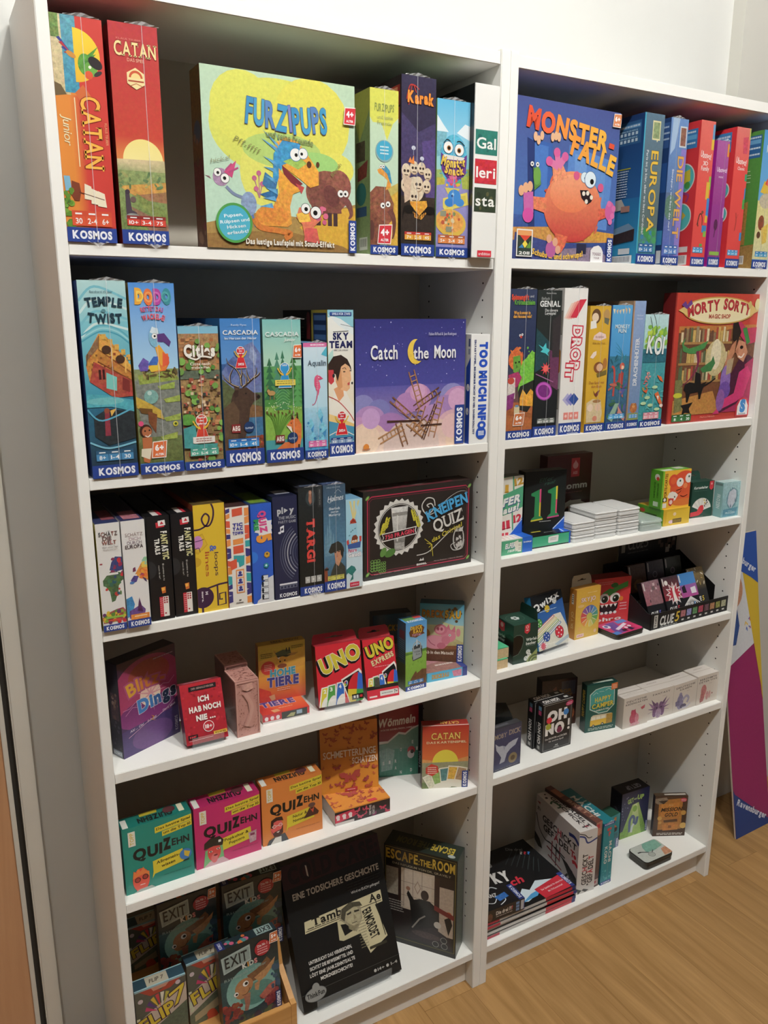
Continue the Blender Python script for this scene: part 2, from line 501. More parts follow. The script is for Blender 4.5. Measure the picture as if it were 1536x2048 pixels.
def seal(u, v, w, c='d01f2a', words=('Spiel', 'des', 'Jahres'), year='2024', gold='e3b53a'):
    """award pawn between two laurel branches"""
    on('F', 'award_seal')
    W, H = _dim(); k = W / H
    for s, col in ((1.0, 'f4efe6'), (0.88, c)):
        E(u, v - 0.42 * w * k, 0.36 * w * s, col)
        g = (1 - s) * 0.3 * w
        P([(u - 0.22 * w, v + (0.0 * w + g) * k), (u + 0.22 * w, v + (0.0 * w + g) * k), (u + (0.5 * w - g), v + (0.95 * w - g) * k), (u - (0.5 * w - g), v + (0.95 * w - g) * k)], col)
        P([(u - 0.2 * w * s, v - 0.15 * w * k), (u + 0.2 * w * s, v - 0.15 * w * k), (u + 0.2 * w * s, v + 0.1 * w * k), (u - 0.2 * w * s, v + 0.1 * w * k)], col)
    for sg in (-1, 1):
        for i in range(5):
            t = i / 4
            E(u + sg * (0.14 + 0.34 * t) * w, v + (0.02 - 0.36 * t * t) * w * k, 0.1 * w, gold, rv=0.05 * w, rot=(60 if sg > 0 else 120))
    for i, t in enumerate(words):
        T(t, u, v + (-0.6 + 0.18 * i) * w * k, 0.09 * len(t) * w, 0.1 * w * k, 'ffffff', b=2)
    if year: T(year, u, v + 0.62 * w * k, 0.5 * w, 0.17 * w * k, 'ffffff', b=2)
def wrap(u=0.5, flap=True, top=True):
    """clear shrink film: welded seam down the spine, puckered ears at top and foot"""
    b_ = CUR[0]; q = (1, 1, 1, 0)
    b_.add('shrink_wrap', 'F', [[(u - 0.008, 0) + q, (u + 0.008, 0) + q, (u + 0.008, 1) + q, (u - 0.008, 1) + q]], M_FILM)
    V, F, C, mm = b_.parts['shrink_wrap']
    w, h = b_.w, b_.h
    def ear(z, s, wd):
        i = len(V); n = 8
        for j in range(n + 1):
            x = w * u + (j / n - 0.5) * wd
            V.append((x, -0.0006, z)); C.append(q)
            V.append((x + 0.001, -0.0006 - 0.002 * (j % 2), z + s * (0.002 + 0.007 * (1 - abs(2 * j / n - 1)) ** 1.5))); C.append(q)
        for j in range(n):
            F.append([i + 2 * j, i + 2 * j + 2, i + 2 * j + 3, i + 2 * j + 1])
    if top: ear(h, 0.6, w * 0.7)
    if flap: ear(0.003, -1.0, w * 0.5)
# ---------------------------------------------------------------- the room
structure(block('floor', -3.0, -4.5, -0.06, 4.5, 0.9, 0.0, M_FLOOR, bev=0))
structure(block('ceiling', -3.0, -4.5, 3.62, 4.5, 0.9, 3.68, M_WALL, bev=0))
structure(block('wall_back', -0.095, 0.285, 0.0, 1.725, 0.42, 3.62, M_WALL, bev=0))
structure(block('wall_right', 1.725, 0.247, 0.0, 4.5, 0.42, 3.62, M_WALL2, bev=0))
structure(block('wall_left', -3.0, 0.285, 2.12, -0.095, 0.42, 3.62, M_WALL, bev=0))
structure(block('baseboard_back', -0.087, 0.281, 0.0, -0.004, 0.285, 0.012, M_SKIRT, bev=0))

bm = bmesh.new()                                                  # door frame: jamb towards the bookcase and the head above
add_box(bm, -0.117, 0.262, 0.0, -0.087, 0.30, 2.08, 0.003)
add_box(bm, -1.10, 0.262, 2.08, -0.087, 0.30, 2.12, 0.003)
structure(bm_obj('trim_1', bm, M_FRAME))
dr = structure(block('door_1', -1.08, 0.28, 0.08, -0.137, 0.315, 2.075, M_DOOR, bev=0.002))
block('edge_strip', -0.137, 0.277, 0.08, -0.128, 0.316, 2.075, M_FRAME, dr)
block('rubber_seal', -0.128, 0.279, 0.08, -0.1172, 0.316, 2.075, M_GASKET, dr, bev=0)
structure(block('trim_2', -1.10, 0.25, 0.0, -0.1172, 0.33, 0.079, M_FRAME))

# ---------------------------------------------------------------- the two bookcases
TH = 0.019
def holes(bm, x, sgn, z0=0.16, z1=1.95):
    z = math.ceil(z0 / 0.032 - 0.5) * 0.032 + 0.016
    while z < z1:
        for y in (0.037, 0.232):
            r = bmesh.ops.create_circle(bm, cap_ends=True, segments=10, radius=0.0021)
            for v in r['verts']: v.co = Vector((x + sgn * 0.0002, y + v.co.x, z + v.co.y))
            for f in set(f for v in r['verts'] for f in v.link_faces): f.material_index = 1
        z += 0.032
def bookcase(x0, x1, tl, tr, shelves, label):
    root = empty('bookcase', (0, 0, 0), label, 'bookcase', 'white bookcases')
    for (a, b, xi, sg) in ((x0, x0 + tl, x0 + tl, 1), (x1 - tr, x1, x1 - tr, -1)):
        bm = bmesh.new(); add_box(bm, a, 0, 0, b, 0.28, 2.02, 0.0012); holes(bm, xi, sg)
        bm_obj('side_panel', bm, [M_WHITE, M_HOLE], root)
    a, b = x0 + tl, x1 - tr
    block('top_panel', a, 0.003, 1.994, b, 0.28, 2.016, M_WHITE, root)
    block('back_panel', a, 0.272, 0.08, b, 0.277, 1.994, M_BACK, root, bev=0)
    for z in shelves[:-1]: block('shelf', a + 0.0006, 0.004, z - TH, b - 0.0006, 0.271, z, M_WHITE, root)
    z = shelves[-1]
    block('bottom_shelf', a, 0.003, z - TH, b, 0.272, z, M_WHITE, root)
    block('plinth', a, 0.029, 0.0, b, 0.045, z - TH, M_WHITE, root)
    return root
ZL = {1: 1.6592, 2: 1.3081, 3: 1.0553, 4: 0.7962, 5: 0.5371, 6: 0.0990}
ZR = {1: 1.6618, 2: 1.3094, 3: 1.0579, 4: 0.7992, 5: 0.5426, 6: 0.0988}
bookcase(0.0, 0.803, 0.0172, 0.020, [ZL[i] for i in range(1, 7)], 'left one of two tall white bookcases, beside the door frame')
bookcase(0.803, 1.606, 0.020, 0.0172, [ZR[i] for i in range(1, 7)], 'right one of two tall white bookcases, beside the leaning advertising board')

# ---------------------------------------------------------------- game boxes: measured places
# key: x, y, z, turn, width, height, depth, lean back
FIT = {
    'catjr': (0.0177, 0.0025, 1.6592, 0, 0.0694, 0.2977, 0.255, 0), 'cat': (0.0949, 0.0011, 1.6592, 0, 0.0695, 0.2993, 0.255, 0),
    'furz': (0.2248, 0.0017, 1.6592, 0.4148, 0.2619, 0.2622, 0.0488, 0), 'furzs': (0.5158, 0.004, 1.6592, 0, 0.0553, 0.2655, 0.25, 0),
    'karak': (0.577, 0.0037, 1.6592, 0, 0.0698, 0.2935, 0.255, 0), 'snack': (0.65, 0.0038, 1.6592, 0, 0.07, 0.2647, 0.25, 0),
    'gal': (0.7204, -0.0093, 1.6592, 0, 0.0546, 0.2953, 0.255, 0), 'temple': (0.0244, 0.0027, 1.3081, 0, 0.0695, 0.2978, 0.25, 0),
    'dodo': (0.0975, 0.0005, 1.3081, 0, 0.0695, 0.2954, 0.25, 0), 'cities': (0.1696, 0.0033, 1.3081, 0, 0.0655, 0.2303, 0.25, 0),
    'casc': (0.2391, 0.0045, 1.3081, 0, 0.0685, 0.2422, 0.25, 0), 'cascj': (0.3109, 0.0021, 1.3081, 0, 0.0686, 0.2406, 0.25, 0),
    'aqua': (0.3836, 0.0021, 1.3081, 0, 0.0446, 0.2014, 0.2, 0), 'sky': (0.4328, 0.0068, 1.3081, -0.1527, 0.05, 0.2565, 0.2, 0),
    'moon': (0.4893, 0.013, 1.3081, 0.5634, 0.2402, 0.2406, 0.06, 0), 'tmi': (0.7371, 0.0071, 1.3081, 0, 0.0454, 0.2119, 0.2, 0),
    'swelt': (0.0202, 0.0004, 1.0553, 0, 0.0371, 0.1805, 0.23, 0), 'seuro': (0.059, -0.0016, 1.0553, 0, 0.0372, 0.181, 0.23, 0),
    'fanta': (0.1008, 0.0088, 1.0553, 0, 0.0384, 0.1802, 0.2, 0), 'fantb': (0.1415, 0.0104, 1.0553, 0, 0.038, 0.1804, 0.2, 0),
    'loops': (0.1797, 0.0097, 1.0553, 0, 0.054, 0.1908, 0.2, 0), 'tictac': (0.2347, 0.0068, 1.0553, 0, 0.0413, 0.1812, 0.2, 0),
    'quizme': (0.2791, 0.0058, 1.0553, -0.0822, 0.0384, 0.1819, 0.2, 0), 'play': (0.3201, 0.0063, 1.0553, 0, 0.0465, 0.1902, 0.2, 0),
    'targi': (0.3682, 0.0038, 1.0553, 0, 0.0477, 0.2019, 0.2, 0), 'holmes': (0.4162, 0.002, 1.0553, 0, 0.0448, 0.2024, 0.2, 0),
    'gaudi': (0.4612, 0.0007, 1.0553, 0, 0.034, 0.1713, 0.13, 0), 'kneip': (0.5086, 0.0219, 1.0553, 1.0842, 0.2559, 0.1758, 0.05, 0),
    'monst': (0.8254, 0.0046, 1.6618, 2.407, 0.2713, 0.2883, 0.06, 0), 'europa': (1.1528, 0.0048, 1.6618, 0, 0.0563, 0.2951, 0.25, 0),
    'welt': (1.229, 0.0048, 1.6618, 0, 0.0512, 0.2937, 0.25, 0), 'ub3d': (1.3192, 0.0043, 1.6618, 0, 0.0443, 0.2982, 0.25, 0),
    'ubmini': (1.3743, 0.0043, 1.6618, 0, 0.0396, 0.2635, 0.19, 0), 'ubcl': (1.4324, 0.0033, 1.6618, 0, 0.0463, 0.2961, 0.25, 0),
    'lastk': (1.5268, 0.005, 1.6618, 0, 0.055, 0.2997, 0.25, 0), 'spinn': (0.8255, 0.0066, 1.3094, 0, 0.0683, 0.2961, 0.25, 0),
    'genial': (0.8967, 0.0079, 1.3094, 0, 0.0627, 0.295, 0.25, 0), 'dropit': (0.9672, 0.0086, 1.3094, 0, 0.0624, 0.3002, 0.25, 0),
    'yellow': (1.0379, 0.0076, 1.3094, 0, 0.0582, 0.2655, 0.25, 0), 'monkey': (1.1006, 0.0073, 1.3094, 0, 0.0578, 0.2671, 0.25, 0),
    'drachen': (1.1618, 0.008, 1.3094, 0, 0.0369, 0.2764, 0.25, 0), 'koi': (1.1986, 0.0071, 1.3094, 0, 0.0724, 0.2483, 0.19, 0),
    'morty': (1.3025, 0.0191, 1.3094, 0.1585, 0.2973, 0.2954, 0.0356, 0), 'elflie': (0.8245, 0.0224, 1.0579, -0.2, 0.0985, 0.0333, 0.085, 0),
    'elflie2': (0.9315, 0.0319, 1.0579, -0.65, 0.1078, 0.0277, 0.085, 0), 'elf11': (0.9373, 0.0719, 1.0856, -8.4134, 0.1052, 0.136, 0.03, 0.0258),
    'elfst': (0.8245, 0.0536, 1.0912, 0, 0.093, 0.1294, 0.03, 0), 'romme': (1.1012, 0.1901, 1.0579, -1.0694, 0.1408, 0.1668, 0.03, 0),
    'clrA': (1.0366, 0.0239, 1.0579, -0.2936, 0.0661, 0.0318, 0.1, 0), 'clrB': (1.1041, 0.026, 1.0579, -4.8084, 0.0659, 0.0612, 0.0921, 0),
    'clrC': (1.1661, 0.0201, 1.0579, 1.3721, 0.0721, 0.0625, 0.1, 0), 'clrD': (1.2395, 0.0171, 1.0579, -5, 0.0665, 0.03, 0.095, 0),
    'portelie': (1.3321, 0.0294, 1.0579, -1.9778, 0.0875, 0.0412, 0.086, 0), 'portest': (1.3266, 0.0348, 1.0991, -2.6494, 0.0916, 0.0942, 0.04, 0),
    'karth': (1.4548, 0.0533, 1.0579, -4.6648, 0.0732, 0.0921, 0.03, 0), 'frozen': (1.5285, 0.02, 1.0579, -3.04, 0.0629, 0.0902, 0.0274, 0),
    'woodlow': (0.8245, 0.0184, 0.7992, 0, 0.041, 0.0217, 0.09, 0), 'woodup': (0.8245, 0.0229, 0.8209, 0.5, 0.046, 0.0245, 0.09, 0),
    'becher': (0.8821, 0.0218, 0.7992, -2.8734, 0.0656, 0.0922, 0.07, 0), 'qwixx': (0.966, 0.0318, 0.8092, 7.9454, 0.1051, 0.125, 0.02, 16.3816),
    'skyjo': (1.0988, 0.062, 0.7992, 1.5375, 0.0779, 0.1258, 0.023, 0), 'ohre': (1.2002, 0.1088, 0.7992, -10.2597, 0.1065, 0.1214, 0.04, 0),
    'tin': (1.1852, 0.0083, 0.7992, 3.2424, 0.0993, 0.0134, 0.0601, 0), 'clue': (1.3034, 0.0159, 0.7992, 0.5129, 0.2878, 0.0412, 0.15, 0),
    'blitz': (0.0431, 0.0453, 0.7962, 23.6637, 0.1232, 0.1786, 0.032, 0), 'ichhab': (0.1486, 0.0212, 0.8042, -0.7819, 0.0767, 0.1086, 0.025, 17.2563),
    'pink2': (0.2418, 0.0203, 0.7962, 0.1085, 0.045, 0.1096, 0.0597, 0), 'hohelie': (0.3013, 0.044, 0.7962, -3.5745, 0.0947, 0.0179, 0.0721, 0),
    'hohest': (0.3148, 0.0952, 0.814, -5.5276, 0.0951, 0.1204, 0.02, -1.0398), 'uno': (0.4166, 0.0381, 0.8042, -6.0709, 0.0943, 0.123, 0.025, 8.6512),
    'unox': (0.5225, 0.0327, 0.7962, -6.614, 0.0693, 0.1227, 0.025, 14.5991), 'dtot': (0.6094, 0.0302, 0.7962, -0.603, 0.0502, 0.1501, 0.0343, 0),
    'dlie': (0.6712, 0.044, 0.7962, -5.6533, 0.0969, 0.0209, 0.1, 0), 'dst': (0.6927, 0.11, 0.817, -36.2699, 0.0953, 0.1336, 0.03, 0.0832),
    'moby': (0.8374, 0.0233, 0.5426, 2.0822, 0.0819, 0.1074, 0.0191, 0), 'ohno': (0.991, 0.0363, 0.5426, -0.7925, 0.0904, 0.1242, 0.0225, 0),
    'darkbk': (1.0674, 0.1306, 0.5426, -12.7105, 0.0979, 0.1277, 0.03, 0), 'happy': (1.1482, 0.0583, 0.5426, -10.7867, 0.0885, 0.1276, 0.0247, 0),
    'wa': (1.2435, 0.0253, 0.5426, -2.1076, 0.0839, 0.0833, 0.0235, 0), 'wb': (1.3324, 0.0266, 0.5426, -2.4672, 0.0859, 0.0797, 0.05, 0),
    'wc': (1.4189, 0.0227, 0.5426, 0.7387, 0.0896, 0.079, 0.05, 0), 'wd': (1.5085, 0.0227, 0.5426, -0.7181, 0.0802, 0.0824, 0.05, 0),
    'q1': (0.0249, 0.0276, 0.5371, 0.4242, 0.1252, 0.1337, 0.0355, 0), 'q2': (0.1556, 0.0337, 0.5371, -0.3426, 0.129, 0.1285, 0.0398, 0),
    'q3': (0.29, 0.0378, 0.5371, -1.733, 0.1271, 0.1309, 0.0346, 0), 'schlie': (0.4426, 0.0277, 0.5371, -3.5546, 0.1251, 0.0326, 0.0726, 0),
    'schst': (0.4454, 0.0965, 0.5698, -14.1781, 0.1242, 0.1537, 0.03, 5.3928), 'womm': (0.6093, 0.1423, 0.5371, -18.8973, 0.0998, 0.1711, 0.03, 0),
    'ckart': (0.6694, 0.0563, 0.5371, -24.1722, 0.1023, 0.151, 0.0267, 0), 'exit': (0.1969, 0.0542, 0.13, 1.2, 0.1273, 0.18, 0.027, 4.3),
    'cold': (0.3653, 0.0324, 0.107, 0.6149, 0.2427, 0.3062, 0.03, 21.9002), 'escape': (0.6251, 0.1472, 0.099, -51.5897, 0.1789, 0.2603, 0.0558, 0),
    'gef': (1.1288, 0.0318, 0.0988, -5.4337, 0.0566, 0.1836, 0.19, 0), 'brown': (1.1839, 0.0309, 0.0988, 2.9945, 0.0219, 0.1936, 0.19, 0),
    'machi': (1.2083, 0.0282, 0.0988, -0.195, 0.0377, 0.1831, 0.17, 0), 'teal': (1.262, 0.1156, 0.0988, 5.7, 0.11, 0.1066, 0.04, 0),
    'alien': (1.3937, 0.1438, 0.0988, -3.234, 0.1015, 0.1451, 0.0468, 0), 'gold': (1.489, 0.1096, 0.0988, -26.6818, 0.0943, 0.129, 0.0174, 0),
    'tin2': (1.3574, 0.0098, 0.0988, -0.366, 0.1052, 0.0227, 0.0697, 0), 'drei': (0.8342, 0.0195, 0.1451, -2.3477, 0.1096, 0.0336, 0.0568, 0),
    'pads': (0.8307, 0.0166, 0.0988, -0.7324, 0.2835, 0.0463, 0.2167, 0), 'flipA': (0.032, 0.083, 0.13, 0.2, 0.1005, 0.145, 0.031, 0),
    'exitB': (0.2315, 0.1385, 0.22, -4, 0.129, 0.18, 0.027, 0), 'exitC': (0.1, 0.15, 0.22, 0, 0.122, 0.179, 0.027, 0),
    'flipB': (0.1395, 0.096, 0.13, 2.1, 0.1005, 0.146, 0.031, 2), 'flipC': (0.0465, 0.198, 0.22, 0.8, 0.0925, 0.108, 0.031, 0)
}
def box(key, label, c, cat='board game', name='game_box', group=None, gloss=True, **kw):
    v = list(FIT[key])
    for i, n in enumerate(('x', 'y', 'z', 'yaw', 'w', 'h', 'd', 'tilt')):
        if n in kw: v[i] = kw.pop(n)
    cols = {'*': c}; cols.update(kw)
    CUR[0] = Box(name, label, cat, *v, cols=cols, group=group, mat=M_GLOSS if gloss else M_CARD)
    on('F', 'cover_picture')
    return CUR[0]
def end():
    CUR[0].done()
# ================================================================ left bookcase, top shelf
def catan(u, v, w, h, c, rot=0, oc=None):
    T('CATAN', u, v, w, h, c, rot=rot, b=1, serif=True, oc=oc, ow=3)

box('catjr', 'red and orange game box with a parrot and a sailing ship on the spine', 'b8322c', L='8a2a22')
R(0, 0, 1, .94, 'e08a34', 'd9812f', True); R(.42, 0, 1, .94, 'c93a30'); G([(.25, .34), (.5, .34), (.5, .94), (.25, .94)], ['e08a34', 'c93a30', 'c93a30', 'e08a34'])
R(0, 0, .3, .34, 'd9caa0~.4', 'cdb98c~.4'); R(.2, 0, .48, .33, '5f9fb0~.5', '3f8fae~.5'); R(0, 0, .16, .1, '6f8a4a~.8')
P([(.38, .33), (.55, .29), (.7, .34), (.5, .37)], 'd06a33'); P([(0, .29), (.12, .3), (.22, .34), (0, .35)], '6d5a3c')
E(.42, .165, .5, 'f0cf2c', a0=-90, a1=90, c2='e9b62a')
for a, b_ in ((.9, .115), (.85, .15), (.72, .265), (.6, .24)): P([(.5, .19), (.62, .17), (a, b_), (.66, .2), (.56, .22)], '4f8f35~.5')
E(.62, .2, .14, '5b9a3c~.5', rv=.2); E(.72, .22, .13, '6aa545', rv=.14); E(.68, .245, .08, 'd9542c'); E(.82, .19, .15, '2b2426', rv=.1, rot=-35); E(.86, .235, .09, '3a3334', rv=.04, rot=30); E(.71, .21, .03, 'f4f0e0')
for i, c in enumerate(('3a3f8c', 'b8333a', '3a3f8c', 'b03030')): P([(.4, .17), (.1 + .04 * i, .1 + .02 * i), (.16 + .04 * i, .095 + .02 * i)], c)
E(.36, .165, .1, 'c88a3c', rv=.05, rot=-30)
on('F', 'title'); catan(.66, .5, .32, .36, 'f2b544', rot=-90, oc='8e2418')
L([(.36, .35), (.36, .655)], .02, 'efe2b4'); T('Junior', .18, .5, .13, .16, 'f0e4b8', rot=-90, b=0, sh=.2); T('KLAUS TEUBER', .94, .5, .1, .05, 'e8b080', rot=-90, b=0)
on('F', 'cover_picture'); P([(.02, .7), (.14, .7), (.16, .76), (.04, .77)], '7fb4cf'); P([(.17, .72), (.32, .73), (.34, .77), (.3, .81), (.2, .81), (.14, .78)], '7a3a22')
for a, b_ in ((.42, .73), (.55, .75), (.68, .76)): P([(a, b_), (a + .13, b_ + .012), (a + .16, b_ + .075), (a - .02, b_ + .07)], 'efe3c8')
L([(.3, .77), (.8, .8)], .015, '5a2a1a'); SC(26, 0, .76, .16, .93, .03, .07, ['5f8a2e', '74a03a', '47702a'], seed=4)
info(.12, .855, .92, .925, 'd8542f', ['30', '2-4', '6+'], 'cf4a2c'); kos(); wrap(.6); end()

box('cat', 'tall red game box with a rising yellow sun over fields, beside the parrot box', 'a82a2a', L='6e1c1e')
R(0, 0, 1, .5, 'b52f33~.1', 'c2402f~.1'); R(0, .5, 1, .62, 'c2402f', 'e08a45'); E(.55, .605, .42, 'f2e08a', a0=0, a1=180, c2='f4e9a6'); G([(0, .605), (1, .6), (1, .68), (0, .66)], ['d8c49a~.2', 'cdbb90~.2', '9aa070~.3', '8a9a6a~.3'])
R(0, .655, 1, .935, '8a9a62~.5', '6f8248~.6'); P([(0, .73), (1, .7), (1, .76), (.3, .77)], 'c8964a~.4'); P([(.3, .77), (1, .745), (1, .8), (.55, .79)], '9a6f4e~.4'); P([(.2, .82), (1, .9), (1, .94), (.6, .935)], '8d6a55~.4'); P([(.35, .76), (1, .84), (1, .9), (.4, .82)], '7c8a4c~.6')
SC(16, 0, .66, 1, .73, .03, .09, ['6f8a58~.4', '9b9a62~.3', '5f7a50~.4'], asp=.4); P([(.12, .75), (.2, .75), (.24, .84), (.34, .85), (.34, .89), (.12, .87)], '4b3f4a'); E(.17, .755, .05, '3f3440'); E(.28, .79, .06, '6a5550'); E(.25, .875, .16, '8a8f8a~.3', rv=.09)
on('F', 'title'); catan(.52, .112, .85, .06, 'f0dc9a', oc='8e2420'); T('DAS SPIEL', .52, .158, .35, .014, 'e8a890', b=1); T('KLAUS TEUBER', .4, .07, .5, .008, 'd88a78', b=0)
on('F', 'emblem')
P([(.5, .19), (.68, .215), (.68, .262), (.5, .287), (.32, .262), (.32, .215)], 'f0dca0'); E(.5, .235, .14, 'c8562f', a0=0, a1=180); E(.5, .237, .1, 'f2d890', a0=0, a1=180); L([(.34, .25), (.66, .25)], .03, 'a8482c'); L([(.36, .275), (.5, .26), (.62, .27)], .015, 'b8603a')
info(.12, .865, .95, .912, 'd24432', ['10+', '3-4', '75'], '8a2a26'); kos(u=.53); wrap(.68); end()

box('furz', 'large square pale green game box with a cartoon dragon, standing face out', 'b9d3b4', L='5a4a34')
on('F', 'cover_picture')
R(0, 0, 1, 1, 'bcd6b8~.08', 'bcdcc8~.08'); E(.48, .3, .44, 'dbdc62~.12', rv=.28, n=40, c2='d3d863~.12'); E(.25, .2, .2, 'dbdc62~.12'); E(.7, .25, .26, 'e0da5c~.12'); E(.38, .55, .16, 'dedd6a~.12', rv=.2); E(.85, .5, .14, 'e4de62~.12', rv=.1); E(.5, .42, .26, 'b4cf72~.1', rv=.1); E(.72, .48, .16, '9fcf78~.1', rv=.07)
P([(0, .86), (.35, .78), (.6, .8), (1, .7), (1, 1), (0, 1)], 'a98a4e~.25'); P([(.6, .86), (.8, .74), (1, .72), (1, 1), (.85, 1)], 'd6a83a~.2'); P([(0, .92), (.5, .88), (.9, .96), (1, 1), (0, 1)], '94713f~.25')
# mammoth
E(.8, .64, .15, '8a5546~.5', rv=.13); P([(.66, .62), (.72, .56), (.88, .58), (.9, .76), (.7, .78)], '7c4a40~.5'); E(.88, .6, .09, '8f5848~.5', rv=.1); E(.83, .66, .05, '6a3c38~.4', rv=.07, rot=30); CV([(.9, .66), (.95, .7), (.97, .76), (.95, .79)], .06, '7a4a44~.4', True)
for a in (.72, .8, .84): R(a, .76, a + .03, .84, '4a3436')
eye(.895, .64, .022, .1, .1); eye(.93, .638, .02, -.1, .1)
# small bird
E(.1, .6, .05, 'a98aa8~.5', rot=20); P([(.12, .57), (.2, .5), (.17, .6)], 'c84a7a'); L([(.13, .56), (.17, .52)], .01, 'b04878'); L([(.15, .57), (.21, .54)], .01, 'b04878'); P([(.03, .6), (.0, .595), (.04, .615)], '8a5a6a'); CV([(.13, .65), (.18, .69), (.25, .71)], .018, '7a88a4'); E(.27, .74, .05, '8a9fc0~.4', rv=.07); L([(.27, .8), (.24, .87)], .014, '5a78b0'); L([(.29, .8), (.31, .87)], .014, '5a78b0')
eye(.08, .575, .022, .1, .1); eye(.125, .605, .026, -.1, 0)
for a, b_ in ((.31, .59), (.34, .56), (.36, .62), (.32, .65)): E(a, b_, .015, 'c0608a'); L([(a, b_), (.34, .7)], .006, 'b07a90')
# big dragon
P([(.36, .62), (.44, .68), (.46, .6), (.38, .55)], '3f76a0~.4'); P([(.34, .68), (.46, .72), (.46, .64)], '2f6a98~.4')
P([(.46, .56), (.58, .6), (.54, .74), (.55, .84), (.52, .86), (.34, .86), (.3, .82), (.42, .76), (.47, .66)], 'e09a3e~.35'); E(.42, .8, .11, 'd98a38~.35', rv=.06); CV([(.3, .82), (.34, .87), (.46, .885), (.54, .9), (.5, .93)], .035, 'cd7a34~.3')
P([(.45, .38), (.52, .34), (.6, .36), (.66, .42), (.74, .52), (.74, .6), (.68, .62), (.62, .58), (.52, .52), (.47, .5)], 'e8a53c~.3'); P([(.44, .44), (.5, .36), (.62, .37), (.6, .46), (.5, .5), (.46, .6), (.43, .6)], '3f94c4~.4'); P([(.5, .48), (.6, .44), (.66, .48), (.6, .52)], '9fc05a~.4')
P([(.49, .5), (.53, .53), (.63, .6), (.58, .63), (.51, .58)], '7a2a30'); P([(.47, .52), (.55, .6), (.62, .64), (.55, .67), (.47, .62)], 'e6a33a~.3'); P([(.58, .6), (.64, .62), (.62, .66)], 'c04a4a')
for a, b_, c_, d_ in ((.46, .42, .36, .36), (.47, .4, .37, .31), (.48, .38, .44, .29), (.5, .37, .48, .32), (.53, .36, .52, .32), (.45, .5, .37, .46), (.45, .54, .37, .52), (.44, .6, .38, .57), (.45, .66, .38, .64), (.44, .7, .36, .7), (.42, .74, .34, .75)): P([(a, b_ - .015), (c_, d_), (a + .01, b_ + .015)], '5f9fcb~.3')
eye(.585, .435, .036, .1, .05, .3, '3a80b0'); eye(.635, .425, .03, -.3, .1, .3, '3a80b0'); E(.675, .485, .016, '5a3520', rv=.02); E(.735, .48, .012, '5a3520', rv=.016)
# small dragon
P([(.6, .74), (.72, .74), (.76, .8), (.7, .85), (.7, .93), (.64, .94), (.62, .84), (.58, .8)], 'dd7a5a~.3'); P([(.58, .78), (.66, .76), (.68, .82), (.6, .83)], 'e8b84a~.3'); SC(8, .72, .73, .79, .84, .012, .02, ['d86a8a', 'c85a80'], seed=6); P([(.64, .86), (.72, .86), (.74, .95), (.63, .94)], 'cf5a54~.3')
eye(.645, .745, .03, .1, .1, .42); eye(.715, .765, .036, -.1, .05, .42)
on('F', 'title')
T('FURZIPUPS', .535, .218, .53, .135, '3c8fc0', b=2, oc='4d5a8a', ow=3, jit=.14, cols=['3c8fc0', '4a9fc8', '5a86bc', '3f98c4', '7a82bc'], seed=5, arc=-.15); T('und seine Freunde', .55, .345, .31, .035, '7f8a5a', b=1, rot=-5)
on('F', 'cover_lettering'); T('Pff-ffff', .27, .41, .17, .035, '8a8a50', rot=-22, b=0, sh=.2); T('hicks!', .1, .5, .12, .022, '9aa080', rot=14, b=0, sh=.2); T('Boeuh', .86, .5, .1, .022, '8a8a50', rot=50, b=0)
T('Das lustige Laufspiel mit Sound-Effekt', .54, .955, .6, .032, 'f4efe2', b=2, oc='6a5030', ow=3)
on('F', 'round_badge'); E(.17, .855, .115, '4f9a4a', n=36); E(.17, .855, .1, '45abc8', n=36, c2='52b4cc')
for i, t in enumerate(('Pupsen,', 'Rülpsen und', 'Hicksen', 'erlaubt!')): T(t, .165 + .008 * i, .81 + .032 * i, .017 * len(t), .018, 'eaf4f6', b=1, rot=8)
age(.96, .18, .085, .1, '4+', 'd2303c'); kosv(.945, 1, .8, 1)
on('L', 'side_print'); R(0, 0, 1, 1, '6a5a30~.6', '4a3a2c~.6'); E(.5, .35, .35, '3a5560'); R(0, .5, 1, .75, '5a3a34~.6'); SC(10, .1, .2, .9, .95, .1, .2, ['7a6a50', '4f4a3a', '6a3f44'], seed=2); end()

box('furzs', 'pale green game box showing a brown mammoth and a 4+ badge on its spine', 'a8c290', L='8fa56c')
R(0, 0, 1, 1, 'c6dbb8~.05', 'b6d6c6~.05'); P([(0, 0), (1, 0), (1, .16), (.8, .2), (.6, .3), (.4, .2), (.1, .2), (0, .17)], 'd8d95c~.1'); P([(.55, .62), (1, .58), (1, .95), (.6, .95)], 'd0a640~.3'); P([(.5, .6), (1, .55), (1, .6), (.7, .64)], 'c0b060~.2')
P([(0, .62), (.2, .58), (.6, .58), (.85, .68), (.8, .78), (.6, .82), (0, .94)], '8a5540~.6'); CV([(.7, .72), (.85, .78), (.85, .86), (.8, .9)], .22, '6a4038~.4', True); P([(0, .72), (.5, .8), (.35, .94), (0, .95)], '7a4a38~.6'); E(.05, .85, .1, '5a3630', rv=.3)
eye(.45, .695, .085, .1, .1); eye(.64, .685, .085, -.1, .1)
P([(.55, .6), (.62, .54), (.5, .52), (.3, .5), (.25, .48), (.45, .46), (.7, .5), (.75, .58)], 'd9963c~.3'); P([(.4, .47), (.55, .45), (.7, .48), (.78, .56), (.7, .55), (.6, .5)], '3f8fb0~.4'); eye(.38, .46, .05, 0, 0); eye(.47, .458, .05, 0, 0)
on('F', 'title'); T('FURZIPUPS', .5, .11, .68, .042, '8f9a4e', b=2, jit=.15); T('und seine', .52, .165, .55, .022, 'a8b070', b=0); T('Freunde', .5, .2, .5, .022, 'a8b070', b=0)
